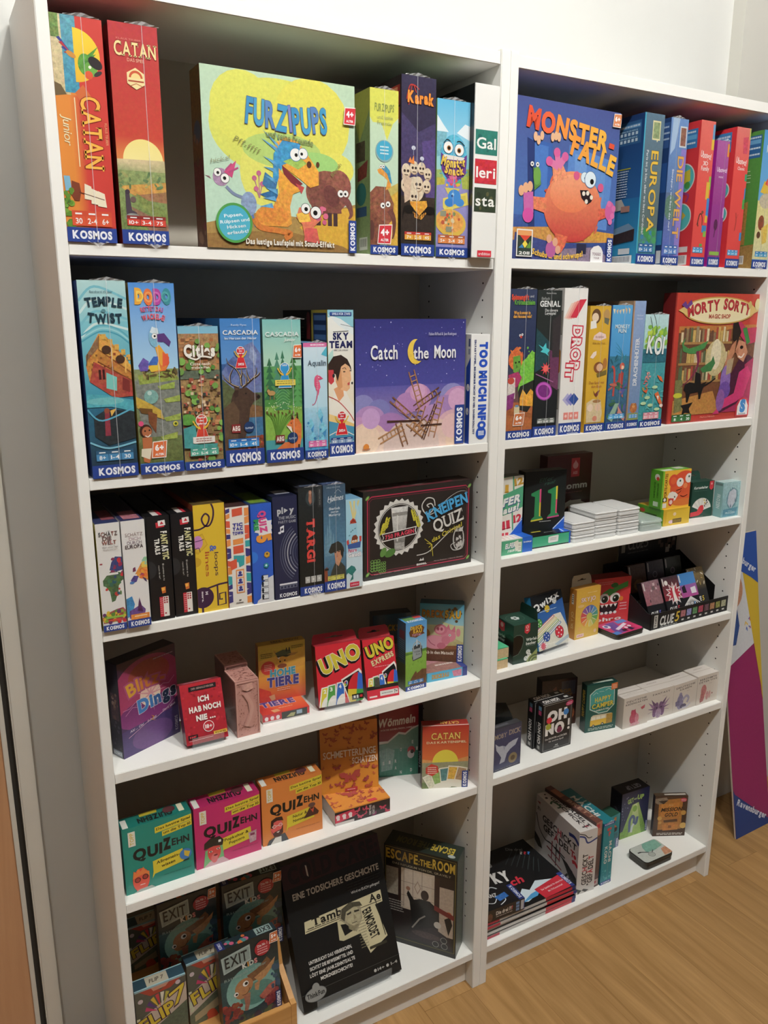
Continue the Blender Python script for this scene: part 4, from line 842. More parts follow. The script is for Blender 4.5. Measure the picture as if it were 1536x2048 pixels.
on('F', 'maker_logos'); E(.085, .955, .025, 'e08a34'); L([(.05, .975), (.12, .97)], .008, 'a86a4a'); kosv(.905, .995, .675, .992); end()

box('tmi', 'white game box with fat blue letters running down the spine', 'f0f0ee', L='e8e8e6')
on('F', 'title'); T('TOO MUCH INFO', .66, .47, .8, .36, '1f4fc0', rot=-90, b=4); T('EIN PARTYSPIEL, BEI DEM IHR NICHT ZU VIEL SAGEN SOLLTET', .22, .48, .86, .09, '2a3a78', rot=-90, b=2); on('F', 'round_badge'); E(.62, .905, .27, '1f4fb8'); LINES(.48, .78, (.89, .905, .92), .012, 'e0e8f8')
on('L', 'back_print'); R(0, 0, 1, 1, 'e4e4e2'); P([(.93, .3), (1, .2), (1, 1), (.93, 1)], '1f48b0'); R(.96, .04, .99, .11, '5a6a9a'); R(.96, .13, .99, .18, '9aa4bc'); E(.965, .48, .025, 'f0f0f0', rv=.035); E(.962, .7, .022, 'f0f0f0', rv=.035); L([(.965, .48), (.972, .5)], .006, '202020'); L([(.962, .7), (.97, .72)], .006, '202020'); end()
# ================================================================ left bookcase, third shelf
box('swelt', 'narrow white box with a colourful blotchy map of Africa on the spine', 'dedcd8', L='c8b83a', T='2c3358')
R(0, 0, 1, 1, 'e6e4e0')
on('F', 'map_picture'); P([(.55, .36), (.72, .31), (1, .32), (1, .44), (.75, .45), (.45, .43)], '3f4a7a~.6'); P([(.3, .48), (.5, .44), (.75, .45), (1, .47), (1, .53), (.8, .56), (.75, .64), (.6, .72), (.45, .73), (.4, .63), (.25, .58), (.15, .57), (.14, .52)], '4f6a48~.7'); SC(16, .5, .33, 1, .5, .06, .12, ['c8343a', '3a4478', '9a3050', '8a3a5a'], seed=21, asp=.8); SC(14, .2, .5, .85, .66, .05, .11, ['c2403a', '3f6a5a', '2f5a70', '5a7a3a', '4a7a58'], seed=22, asp=.8); E(.12, .365, .06, 'a03a44', rv=.03); E(.85, .65, .04, '5a7a4a', rv=.1); R(.3, .455, .8, .475, 'e8e6e2~.1')
P([(.05, .86), (.3, .82), (.6, .8), (.9, .79), (1, .82), (1, .91), (.03, .92)], '9a4a4a~.7'); SC(26, .05, .81, 1, .92, .05, .1, ['c8303a', 'd8b83a', '8aa83a', '6a3a6a', '5f8a3a'], seed=23); R(.15, .86, .9, .88, '8fb84a'); R(.25, .89, .75, .905, 'd04a3a')
on('F', 'title'); T('SCHÄTZ', .5, .095, .78, .036, '5f4844', b=1, cols=['4a4a50', '8a4a44', '5f4844']); T('DIE', .45, .135, .38, .034, '6a4a48', b=1); T('WELT', .52, .175, .6, .034, '8a4440', b=1, cols=['8a4a40', '6a4444', 'a04a44']); T('Wer wird Tipp', .54, .215, .66, .012, '7a706c', b=0); T('Weltmeister?', .54, .238, .6, .012, '7a706c', b=0)
kos(.937, .75); on('T', 'side_print'); R(.05, .05, .95, .6, '3f4438~.5'); R(.4, .6, .95, .9, '8a4a50~.5'); end()

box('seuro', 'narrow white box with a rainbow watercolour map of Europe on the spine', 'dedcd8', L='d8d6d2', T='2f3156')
R(0, 0, 1, 1, 'e8e6e3')
on('F', 'map_picture'); P([(.75, .4), (.95, .35), (1, .35), (1, .57), (.75, .55), (.6, .5), (.45, .5), (.6, .45)], 'e0923f~.5'); SC(10, .8, .36, 1, .44, .06, .12, ['9ac8a8', 'e8c85a', '8ac090'], seed=24); SC(12, .55, .47, 1, .54, .06, .12, ['d8503a', 'e87a34', 'a84a6a', 'e8a03a'], seed=25, asp=.6); P([(.25, .55), (.4, .51), (.6, .52), (.5, .57), (.3, .58)], '54488a~.4'); E(.3, .575, .1, '4a7ab4~.3', rv=.06); P([(.75, .53), (.9, .55), (.95, .585), (.85, .57)], '4a3a6a'); P([(.38, .44), (.48, .43), (.5, .47), (.36, .475)], '7a3a58')
P([(0, .72), (.25, .7), (.35, .78), (.2, .88), (0, .9)], '3f8ac0~.4'); P([(.1, .84), (.3, .82), (.5, .8), (.58, .74), (.64, .8), (.8, .84), (.75, .9), (.1, .91)], '6a4a8a~.5'); P([(.45, .85), (.52, .76), (.56, .72), (.6, .77), (.68, .86)], '5a2f5a~.4'); R(.15, .875, .95, .935, 'e08a3a~.3'); R(.3, .89, .85, .9, 'f0d8b0')
on('F', 'title'); T('SCHÄTZ', .52, .13, .74, .03, 'a08a88', b=0); T('DICH', .55, .168, .5, .028, 'c0a8b0', b=0); T('DURCH', .52, .203, .62, .028, '9a8a98', b=0); T('EUROPA', .5, .24, .76, .032, '5a4a50', b=1)
kos(.925, .8, u=.53); on('T', 'side_print'); R(.05, .05, .95, .7, '3f3444~.5'); R(.2, .7, .9, .95, 'a86a74~.6'); end()

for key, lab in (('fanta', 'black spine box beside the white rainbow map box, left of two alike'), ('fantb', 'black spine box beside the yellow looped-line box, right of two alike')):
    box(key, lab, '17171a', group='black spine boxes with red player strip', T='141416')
    on('F', 'emblem'); P([(.4, .06), (.75, .055), (.77, .105), (.42, .11)], 'c8283a'); P([(.5, .045), (.8, .04), (.82, .09), (.52, .095)], 'f0ece8'); P([(.58, .08), (.66, .05), (.75, .078)], 'c8283a')
    on('F', 'title'); T('FANTASTIC', .74, .28, .27, .24, 'f0eee6', rot=-88, b=3, jit=.06, cols=['f0eee6', 'd8d49a', 'd8d49a', 'd8d49a', 'f0eee6']); T('TRAILS', .42, .285, .15, .19, 'f0eee6', rot=-88, b=3, jit=.06); T('¡El camino es tu', .62, .53, .17, .07, 'd8d6d0', rot=-89, b=0); T('razon de ser!', .44, .53, .13, .07, 'c8c6c0', rot=-89, b=0)
    on('F', 'cover_picture'); E(0, .5, .32, '2c2d30', a0=-90, a1=90, rv=.4); P([(.46, .68), (.66, .675), (.66, .735), (.5, .74)], 'c86a2a'); P([(.48, .685), (.62, .682), (.62, .71), (.5, .715)], 'e8b048')
    on('F', 'info_strip'); R(.36, .77, .76, .965, 'efe8e0'); R(.36, .77, .52, .965, 'c8283a')
    for k in range(3): E(.58 + .0 * k, .785 + .022 * k, .04, 'a82a34'); E(.68, .785 + .022 * k, .04, 'a82a34')
    E(.6, .935, .04, 'a82a34'); LINES(.38, .5, [.79 + .02 * k for k in range(8)], .006, 'e8b0b0')
    on('T', 'side_print'); R(.35, .78, .75, .97, 'd0ccc8'); R(.6, .78, .75, .97, 'c02a3c'); R(.15, .2, .85, .5, '2a2a2c'); end()

box('loops', 'bright yellow game box with a dark looping line', 'd9b62c', L='b0583f', T='5a4a28')
R(0, 0, 1, 1, 'e0bc2e'); on('F', 'looped_line')
CV([(.0, .225), (.2, .22), (.42, .185), (.5, .12), (.38, .085), (.26, .13), (.34, .19), (.5, .195), (.62, .13), (.64, .05), (.55, -.02)], .055, '3f2444'); E(.18, .86, .35, '3f2444', n=30); L([(.3, .78), (.72, .755), (1, .75)], .06, '3f2444'); L([(.66, .76), (.66, .955), (.92, .95), (.92, .84), (.72, .845), (.72, .9), (.82, .9)], .055, '3f2444'); L([(.15, .95), (.15, 1)], .07, '3f2444')
on('F', 'cover_picture'); P([(0, .29), (.26, .26), (.42, .37), (.1, .45), (0, .44)], 'cfa728'); P([(.02, .3), (.25, .275), (.38, .365), (.1, .43), (.02, .42)], 'dab434'); E(.1, .34, .16, 'c888c0', rv=.22); CV([(0, .33), (.15, .325), (.3, .315)], .02, '3f2444'); CV([(0, .4), (.12, .39), (.16, .43)], .02, '3f2444'); E(.0, .52, .18, 'caa024', rv=.16)
on('F', 'title'); T('loops', .68, .56, .22, .13, '3f2444', rot=-90, b=0); T('lines', .38, .55, .23, .14, 'b8502c', rot=-90, b=0); T('&', .58, .41, .06, .2, '3f5fc0', rot=-90, b=1)
on('F', 'maker_logos'); T('moses.', .17, .85, .1, .06, 'e8e4e8', rot=-90, b=3); T('M', .3, .82, .03, .08, 'e8e4e8', rot=-90, b=2)
on('T', 'side_print'); CV([(.2, .9), (.3, .5), (.7, .4), (.8, .9)], .08, '2f2030'); end()

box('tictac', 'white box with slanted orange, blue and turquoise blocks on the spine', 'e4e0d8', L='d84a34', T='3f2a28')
R(0, 0, 1, 1, 'ebe7de'); on('F', 'cover_picture')
cs = ['e8934a', 'dc5a3c', '3aa4a8', '3c3a7c']
g = random.Random(31)
for u0, u1 in ((0, .17), (.27, .72), (.8, 1)):
    v = .02
    while v < .95:
        hh = g.uniform(.05, .1); s = g.uniform(-.015, .015)
        if not (u0 == .27 and (.14 < v + hh and v < .27 or v > .52)): P([(u0, v), (u1, v + s), (u1, v + s + hh - .012), (u0, v + hh - .012)], g.choice(cs))
        v += hh
P([(.1, .53), (.4, .51), (.4, .6), (.14, .62)], 'dc5a3c'); P([(.45, .51), (.75, .48), (.72, .58), (.5, .6)], '3aa4a8')
on('F', 'info_strip'); R(.34, .62, .7, .86, 'e8934a')
for k in range(3): R(.38, .635 + .075 * k, .66, .7 + .075 * k, 'dedad4'); E(.52, .655 + .075 * k, .07, '3c3a8c'); R(.42, .67 + .075 * k, .62, .69 + .075 * k, '3c3a8c')
on('F', 'title'); T('TIC', .5, .175, .44, .028, '3c3a9c', b=3); T('TAC', .5, .215, .44, .028, '3c3a9c', b=3); T('TOWN', .5, .258, .46, .028, '3c3a9c', b=3); on('F', 'maker_logos'); T('moses.', .47, .955, .34, .016, '4a3a34', b=2); P([(.42, .935), (.45, .92), (.48, .93), (.51, .92), (.53, .935)], '4a3a34'); on('T', 'side_print'); SC(8, .1, .1, .9, .9, .15, .25, ['6a4a34', '3c3a5a', '2f4a50'], kind='r', seed=3); end()

box('quizme', 'blue box with pink, green and orange comic lettering', '2450b8', L='2450b4', T='28425a')
R(0, 0, 1, 1, '2a5cc4'); SC(40, .02, .01, .95, .2, .012, .012, ['1f48a4'], seed=33); on('F', 'cover_picture'); ST(.62, .24, .5, .36, 9, 'e8e8ea'); E(0, .525, .28, '2f78d8', a0=-90, a1=90); on('F', 'cover_picture'); P([(.7, .755), (1, .73), (1, 1), (.15, 1), (.2, .97), (.35, .95), (.4, .8)], 'd8dade~.05'); E(.72, .515, .16, '8a6a24', n=6, rot=20); E(.72, .51, .14, 'd0a034', n=6, rot=20); E(.72, .505, .05, '6a4a14'); E(.66, .625, .15, '0f4a54', n=5); E(.66, .62, .13, '2f98a4', n=5); E(.66, .62, .05, 'd8f0f0')
on('F', 'title'); T('QUIZ', .56, .18, .22, .3, 'd84a8a', rot=-86, b=4, oc='4a2040', ow=4, jit=.1); T('ME', .24, .205, .11, .2, '2f9a58', rot=-88, b=4, jit=.08); T('5', .6, .345, .08, .6, 'e89a3a', rot=-82, b=4)
on('F', 'info_strip')
for k in range(4): R(.42, .715 + .065 * k, .74, .77 + .065 * k, '1a2430'); R(.5, .72 + .065 * k, .73, .765 + .065 * k, 'dde2e6'); E(.46, .74 + .065 * k, .06, '1a2430')
on('T', 'side_print'); R(.1, .5, .9, .95, '6a8a2f~.4'); end()

box('play', 'dark navy box with white record grooves and a music note', '23263f', L='1f2138', T='1c2038')
R(0, 0, 1, 1, '262a48'); on('F', 'record_grooves')
for r, w_, c in ((.38, .02, '4a5068'), (.47, .025, '6a7084'), (.56, .03, '8a8f9c'), (.66, .045, 'a8aab0'), (.76, .03, '8a8f9c'), (.84, .025, '6a7084'), (.92, .012, '7a8090')):
    pts = [(1.32 - r * math.cos(math.radians(a)) * 1.15, .56 + r * math.sin(math.radians(a)) * .28 * 1.2) for a in range(-58, 59, 6)]
    L(pts, w_, c)
P([(.62, .57), (.72, .565), (.72, .585), (.62, .59)], '262a48')
on('F', 'title'); T('pl', .3, .135, .24, .055, 'c0c2c4', b=3); P([(.46, .115), (.62, .137), (.46, .16)], 'c0c2c4'); T('y', .77, .135, .2, .055, 'c0c2c4', b=3); T('THE MUSIC', .58, .205, .72, .026, '9a9ca4', b=2); T('PARTY GAME', .58, .245, .72, .024, '9a9ca4', b=2)
on('F', 'emblem'); E(.26, .345, .06, 'e8eaf0', rv=.045); E(.38, .335, .06, 'e8eaf0', rv=.045); L([(.3, .345), (.3, .29)], .03, 'e8eaf0'); L([(.42, .335), (.42, .28)], .03, 'e8eaf0'); P([(.28, .29), (.44, .276), (.44, .295), (.28, .31)], 'e8eaf0')
on('F', 'info_strip'); R(.2, .845, .93, .862, 'e0e2e8'); R(.2, .868, .93, .9, '6a7084')
for k in range(5): R(.24 + .14 * k, .874, .33 + .14 * k, .894, '262a48')
on('F', 'publisher_label'); T('KOSMOS', .55, .962, .72, .034, 'eef0f6', b=2); on('T', 'side_print'); R(.3, .75, .9, .9, 'a8acb8'); end()

box('targi', 'black box with red lettering running down its film-wrapped spine', '1c1e1f', L='17181a', T='23242c')
R(0, 0, 1, .93, '24292b~.3', '1c1e1c~.3'); on('F', 'cover_picture'); E(.5, .1, .2, '3a4448~.3', rv=.3); P([(.44, .03), (.54, .03), (.55, .14), (.48, .16), (.42, .12)], '9a6a54~.4'); E(.49, .05, .06, 'b88a74'); P([(.8, .01), (.96, .01), (.96, .19), (.8, .19)], '34383a')
T('SPIELE FÜR ZWEI', .88, .1, .14, .05, '8a8a86', rot=-90, b=0); on('F', 'title'); T('TARGI', .48, .49, .4, .3, 'e0443c', rot=-90, b=3, serif=True)
on('F', 'info_strip')
for k in range(3): R(.22 + .24 * k, .825, .42 + .24 * k, .885, 'b8b8b4'); E(.32 + .24 * k, .855, .04, 'd8d8d6')
kos(.915, .74, u=.55); on('T', 'side_print'); R(.2, .6, .9, .95, '4a5468'); wrap(.6); end()

box('holmes', 'dark blue box with a detective in a cap before a misty skyline', '34465a', L='2f3f5a', T='2f3a54')
R(0, 0, 1, .55, '3f5468~.15', '4f7c98~.2'); R(0, .55, 1, .93, '5f8cA8~.2', '3a5468~.2'); on('F', 'cover_picture')
for a, b_ in ((.15, .42), (.24, .34), (.3, .46), (.4, .5), (.06, .5)): R(a, b_, a + .06, .66, '6f94a8~.3'); P([(a, b_), (a + .03, b_ - .06), (a + .06, b_)], '6f94a8')
P([(.35, .8), (.5, .73), (.72, .72), (.95, .78), (1, .9), (.2, .9)], '3f3f38~.3'); P([(.46, .62), (.5, .58), (.7, .57), (.84, .6), (.8, .7), (.66, .77), (.52, .74)], 'c08a6a~.2'); P([(.2, .62), (.34, .55), (.5, .54), (.64, .53), (.8, .555), (.9, .6), (.92, .64), (.78, .62), (.5, .63), (.3, .64)], '34342f~.2'); P([(.74, .6), (.9, .62), (.86, .7), (.76, .66)], '2c2c28'); E(.52, .635, .05, '2a1c14', rv=.02); E(.68, .63, .05, '2a1c14', rv=.02); P([(.58, .64), (.62, .68), (.56, .685)], 'a86a50'); P([(.0, .78), (.14, .76), (.16, .9), (0, .92)], '8a4a30~.3'); R(.02, .775, .2, .795, '2a2420')
on('F', 'title'); T('Holmes', .56, .125, .7, .05, 'e8ecf0', b=0, sh=.35, rot=4); CV([(.2, .15), (.3, .165), (.45, .13)], .014, 'e0e4e8'); T('Sherlock', .5, .22, .5, .022, 'd8e0e8', b=1); T('gegen', .5, .25, .34, .018, 'd8e0e8', b=1); T('Moriarty', .5, .278, .52, .022, 'd8e0e8', b=1); T('SPIELE FÜR ZWEI', .45, .025, .6, .012, 'a8b8c4', b=0); L([(.5, .08), (.66, .045), (.8, .075)], .012, 'c8d0d8')
info(.15, .85, .9, .895, 'd4cf6a', ['10+', '2', '30'], 'c0ba5a', '6a6430'); kos(.9, .8, u=.53); on('T', 'side_print'); R(.1, .4, .9, .95, '48587a~.3'); wrap(.55, flap=False); end()

box('gaudi', 'pale blue narrow box with a laughing mountaineer figure', '9ac4dc', L='88b4d0', T='6fa0c0')
R(0, 0, 1, .5, 'a8d4e4', '98cce0'); R(0, .5, 1, 1, '9ccde0', 'd8e4e8'); on('F', 'cover_picture')
for a in (.2, .45, .72): P([(a, .02), (a + .12, .02), (.5, .24), (.42, .24)], 'dccf8a')
P([(.25, .24), (.42, .21), (.58, .23), (.62, .27), (.25, .27)], 'c0442f'); P([(.2, .28), (.42, .22), (.7, .27), (.42, .25)], '8a2f24')
for a, b_ in ((.3, .36), (.4, .345), (.55, .33), (.75, .32), (.2, .4)): E(a, b_, .06, '5a8a9a', rv=.03, rot=30)
P([(.6, .0), (1, .3), (1, .6), (.7, .55)], 'aed8e6'); P([(.0, .6), (.4, .56), (1, .62), (1, .8), (0, .84)], 'c8e0ea'); E(.5, .475, .2, 'd8924a', rv=.26); P([(.34, .43), (.42, .405), (.6, .4), (.72, .43), (.7, .455), (.34, .46)], '7a3f2a'); E(.43, .47, .06, 'f4f0e8'); E(.57, .468, .06, 'f4f0e8'); E(.44, .472, .025, '20140f'); E(.56, .47, .025, '20140f'); P([(.4, .5), (.62, .495), (.52, .525)], 'f4ece0'); P([(.02, .46), (.14, .44), (.18, .49), (.06, .51)], 'c83a34'); P([(.8, .42), (.94, .42), (.94, .48), (.82, .49)], 'c83a34'); P([(.08, .5), (.9, .48), (.86, .55), (.1, .55)], '3a5a9a'); P([(.0, .78), (.3, .74), (.5, .76), (.6, .8), (.4, .84), (.42, .9), (.2, .92), (.35, .86), (.1, .82), (0, .84)], '2f7a74~.3')
on('F', 'title'); T('Putzen', .38, .57, .5, .035, 'c83a6a', b=3, oc='f0f0f4', ow=4); T('Gaudi', .5, .62, .8, .045, 'f4f4f8', b=3, oc='34345a', ow=4); on('F', 'publisher_label'); R(.2, .935, .78, .985, 'd02a4a'); T('arsEdition', .5, .96, .45, .018, 'f4d8dc', b=1); end()

box('kneip', 'wide black chalkboard style quiz box with a beer glass in a white ring', '2a2522', T='3a2a26', L='2a2422')
R(0, 0, 1, 1, '2b2623'); on('F', 'cover_picture')
pts = [(.07, .06), (.93, .06), (.96, .1), (.96, .9), (.93, .94), (.07, .94), (.035, .9), (.035, .1), (.07, .06)]
L(pts, .008, 'b02a4a'); pts2 = [(.075, .085), (.925, .085), (.945, .12), (.945, .88), (.925, .915), (.075, .915), (.05, .88), (.05, .12), (.075, .085)]; L(pts2, .003, '8a2a40')
for a, b_ in ((.035, .07), (.965, .07), (.035, .93), (.965, .93)): E(a, b_, .022, '5f8a3f', rv=.012, rot=45); E(a, b_, .014, '8ab060', rv=.006, rot=45)
ST(.31, .44, .225, .205, 26, 'dad8d2'); E(.31, .44, .2, 'd4d2cc', n=40); E(.31, .44, .185, '26221f', n=40); E(.31, .44, .18, 'c8c6c0', n=40); E(.31, .44, .175, '272320', n=40)
G([(.24, .21), (.39, .21), (.375, .45), (.355, .5)], ['d8d8d4~.3', 'e0e0dc~.3', '8a8884~.4', '6a6864~.4']); G([(.24, .21), (.39, .21), (.36, .65), (.27, .65)], ['e4e4e0~.3', 'd8d8d4~.3', '6a6864~.4', '7a7874~.4']); R(.25, .27, .385, .31, '8f8d88~.2'); R(.29, .3, .3, .6, 'd8d8d4'); R(.27, .62, .36, .7, 'a8a6a2~.5')
for a, b_, r in ((.2, .37, 15), (.17, .43, 35), (.425, .32, -10), (.46, .4, -30)):
    for k in range(4): E(a + .006 * k * (1 if r < 0 else -1), b_ + .03 * k - .04, .018, 'c8c03a', rv=.008, rot=90 - r); E(a + .02 + .006 * k * (1 if r < 0 else -1), b_ + .03 * k - .04, .016, 'b8b034', rv=.007, rot=60 - r)
P([(.155, .49), (.47, .455), (.46, .5), (.47, .545), (.155, .585), (.17, .535)], 'e0deda'); P([(.162, .5), (.46, .466), (.452, .5), (.46, .537), (.162, .572), (.176, .535)], '2a2522'); T('750 FRAGEN', .315, .52, .26, .045, 'd8405a', rot=5, b=2)
E(.23, .72, .05, '4f7a3a', rv=.03, rot=20); E(.17, .7, .04, '5f8a44', rv=.025, rot=60)
for a, b_, s in ((.1, .84, .045), (.16, .87, .034)):
    for k in range(4):
        for j in range(3): E(a - s * .6 + s * .6 * j, b_ - .05 + .032 * k, s * .36, '7fb05a', rv=s * .3); E(a - s * .6 + s * .6 * j, b_ - .052 + .032 * k, s * .26, '2f3a24', rv=s * .2)
on('F', 'chalk_lines'); CV([(.58, .26), (.56, .23), (.6, .22), (.62, .28), (.58, .33), (.53, .3), (.515, .22), (.56, .15), (.62, .17), (.635, .25)], .009, 'cfcdc8'); CV([(.515, .26), (.56, .34), (.64, .32), (.75, .19), (.86, .12), (.94, .13)], .009, 'cfcdc8', True); CV([(.47, .8), (.58, .78), (.72, .64), (.8, .56), (.88, .53)], .007, 'cfcdc8'); E(.865, .68, .055, 'c8c6c2', rv=.095); E(.865, .68, .045, '3a3532~.9', rv=.085); SC(24, .83, .66, .9, .79, .008, .012, ['c8c6c2'], seed=34); E(.845, .62, .018, '2a2522'); E(.885, .61, .018, '2a2522'); P([(.82, .59), (.84, .57), (.86, .6), (.88, .56), (.91, .54), (.9, .6)], 'c8c6c2'); CV([(.83, .72), (.79, .75), (.82, .81), (.9, .8), (.92, .7)], .008, 'b8b6b2')
for k in range(5): L([(.61, .7), (.54 + .02 * k, .62 + .055 * k)], .005, 'c8b83a')
on('F', 'title'); T('KNEIPEN', .75, .285, .4, .12, '4aa8dc', rot=17, b=2, serif=True, arc=.12); T('QUIZ', .76, .44, .29, .14, 'd8d6d0', rot=15, b=1, serif=True); T('das Original', .75, .58, .3, .05, 'c8b83a', rot=19, b=1, sh=.2)
on('F', 'maker_logos'); T('moses.', .515, .905, .095, .026, 'd8d6d0', b=4); P([(.49, .87), (.505, .84), (.515, .86), (.53, .835), (.535, .87)], 'd8d6d0'); T('Tom Zimmermann + Jochen Grandorf', .245, .94, .32, .012, 'b8b4ae', b=0); T('Moritz Reithner + Heinrich Glumpler', .77, .9, .28, .012, 'b8b4ae', b=0)
on('T', 'side_print'); SC(14, .08, .2, .9, .8, .015, .03, ['7a3a40', '5a4a44', '6a2f38'], kind='r', seed=35); R(.05, .8, .8, .9, '7a2f3c'); CV([(.1, .6), (.3, .2), (.5, .7), (.7, .3), (.9, .5)], .008, '8a807a'); end()

# ================================================================ right bookcase, top shelf
box('monst', 'large blue game box with a leaping furry orange monster, standing face out', '32468f', L='283a7c', R='2a3a7c')
R(0, 0, 1, .75, '4a5590~.06', '4a72b4~.1'); R(0, .72, 1, 1, '3f5a9a~.2', '2f4584~.2'); on('F', 'cover_picture')
P([(.1, .24), (.34, .26), (.34, .82), (.18, .82), (.12, .5)], '3a62ac~.1'); P([(.16, .27), (.3, .28), (.3, .6), (.18, .6)], '4a78c0~.1'); P([(.1, .24), (.17, .26), (.2, .82), (.14, .82)], '2a3a70'); P([(.5, .25), (.95, .32), (.92, .78), (.48, .76)], '5a86c8~.1'); P([(.56, .3), (.68, .32), (.68, .7), (.56, .7)], '6c98d4~.1'); P([(.74, .33), (.88, .35), (.86, .7), (.74, .7)], '6490cc~.1'); P([(0, .8), (.4, .78), (1, .8), (1, .86), (.1, .9), (0, .88)], 'c8904a~.4'); P([(.6, .78), (1, .8), (1, .86), (.6, .84)], 'd09a40~.4'); P([(.02, .83), (.35, .88), (.9, .9), (1, 1), (0, 1)], '3f4a84~.3'); P([(.5, .92), (.8, .9), (1, .98), (1, 1), (.4, 1)], '8a7a90~.4'); R(.62, .88, .72, .95, '2a2c44')
SC(70, .3, .46, .84, .86, .03, .05, ['d8684a', 'c8503f', 'e07a54'], kind='l', seed=36); E(.56, .645, .285, 'ee9468~.12', rv=.245, n=44, c2='c03a38~.12'); E(.53, .56, .2, 'f0a27a~.1', rv=.13, n=30, c2='e47a50~.1')
P([(.36, .5), (.34, .4), (.44, .38), (.5, .46)], 'e8946c~.4')
for a, b_ in ((.31, .37), (.38, .31), (.46, .33)): L([(.4, .4), (a, b_)], .05, 'dc7aa8'); E(a, b_, .032, 'd8609c')
P([(.3, .6), (.16, .6), (.14, .67), (.3, .7)], 'e0805a~.4'); P([(.08, .58), (.17, .57), (.18, .7), (.14, .74), (.09, .7)], 'c868a8~.1'); E(.13, .72, .05, 'd050a0')
for a, b_ in ((.06, .57), (.1, .55), (.14, .54)): E(a, b_, .025, 'e8b088', rv=.035)
P([(.82, .64), (.92, .63), (.92, .69), (.82, .72)], 'd8604c~.4'); E(.94, .65, .05, 'cc609c', rv=.07)
for a, b_ in ((.93, .6), (.98, .63), (.97, .68), (.95, .72)): E(a, b_, .022, 'd870a8')
P([(.4, .82), (.52, .84), (.5, .9), (.46, .95), (.36, .93), (.38, .88)], 'dc6a4c~.4'); E(.36, .93, .05, 'b8609c', rv=.06)
for a, b_ in ((.34, .86), (.4, .88), (.43, .93)): E(a, b_, .026, 'e0a88c', rv=.03)
E(.58, .44, .03, 'd85a8a'); E(.83, .5, .03, 'd85a8a'); eye(.66, .445, .035, .3, .2, .4, '5a7aa0', 'e0f0f8'); eye(.72, .455, .055, .3, .25, .35, '5a7aa0', 'e4f2fa'); P([(.62, .53), (.7, .525), (.76, .57), (.74, .6), (.7, .62), (.64, .58)], '2a1c20')
for a, b_ in ((.66, .55), (.7, .545), (.74, .57), (.69, .6)): E(a, b_, .016, 'f0e8d8')
P([(.16, .42), (.22, .43), (.24, .52), (.18, .56)], '5f8a44~.3'); E(.2, .47, .035, '6fa04a', rv=.06); eye(.15, .4, .016); eye(.2, .4, .016)
on('F', 'title'); T('MONSTER-', .52, .16, .86, .115, 'f09a38', b=3, cols=['e0502f', 'e8643a', 'f0913a', 'f0a03c', 'f2a63c', 'f2ae3e', 'f2b440'], rot=-7, jit=.07, seed=4); T('FALLE', .74, .3, .46, .115, 'f2a63c', b=3, cols=['f09a3a', 'f0a23c', 'f2aa3e', 'f2b23e', 'f4b840'], rot=-14, jit=.06)
for a, b_ in ((.17, .23), (.2, .25), (.23, .22), (.33, .22), (.36, .21), (.39, .215)): E(a, b_, .018, 'e8b890', rv=.03)
on('F', 'cover_lettering'); T('Schubs ... und schwups!', .43, .945, .5, .035, 'f2c23e', b=2, arc=-.8); on('F', 'award_sticker'); R(.03, .81, .18, .985, 'f2f0ea'); R(.04, .818, .17, .978, '35423a'); R(.04, .818, .17, .85, 'e8a060'); P([(.06, .85), (.16, .85), (.11, .89)], 'd8442f'); P([(.11, .88), (.135, .905), (.11, .93), (.085, .905)], 'f0d84a'); P([(.05, .93), (.085, .905), (.1, .93)], '3a80b8'); P([(.12, .93), (.16, .88), (.165, .93)], '6a9a3f'); T('2011', .105, .962, .1, .018, 'f4f4f0', b=2)
on('F', 'maker_logos'); P([(.76, 1), (.76, .92), (.79, .895), (.84, .885), (.87, .9), (.89, .93), (.89, 1)], 'f2f0f0'); T('TOGGO', .825, .945, .09, .018, '8a6a74', b=2); T('TOUR', .825, .972, .06, .012, '8a6a74', b=1)
kosv(.925, .99, .83, 1); age(.96, .055, .085, .085, '6+', 'dd8a5a'); end()

box('europa', 'tall teal and grey game box with golden letters running down, beside the monster box', '5a6a7a', L='2a5a9a')
R(0, 0, 1, .75, '5a7488~.1', '5a6a68~.15'); R(0, .75, 1, .94, '4a7a58~.3', '4a8a9a~.3'); R(0, 0, .06, 1, '3fa4c0'); on('F', 'cover_picture'); R(.42, .045, .82, .17, 'd8d0a0'); R(.46, .055, .78, .16, '8a9a70~.5'); L([(.7, .16), (.68, .18)], .05, 'd8d0a0'); SC(14, .2, .78, .9, .9, .06, .14, ['3f8a4a', '4a9a60', '3a7aa0'], seed=37)
on('F', 'title'); T('EUROPA', .62, .51, .54, .34, 'e0b840', rot=-90, b=1, oc='4a3a20', ow=2); T('Paris ist ja klar, aber wo liegt Cordoba?', .24, .52, .56, .1, 'd8dce0', rot=-90, b=1)
info(.1, .86, .85, .92, '3f7ab0', ['10+', '2-6', '45'], '2f5a90'); kos(.93)
on('L', 'back_print'); R(0, 0, 1, .55, '1f3f78', '2a66a8'); R(0, .55, 1, 1, '2a7ab8', '2f9ac8'); R(.68, .04, .97, .19, '34689c'); R(.7, .06, .96, .085, '5a98cc'); LINES(.7, .95, (.072,), .012, 'd0e4f4')
for k in range(5): R(.74 + .042 * k, .11, .766 + .042 * k, .13, 'd8ecf8'); R(.74 + .042 * k, .155, .766 + .042 * k, .175, 'd8ecf8')
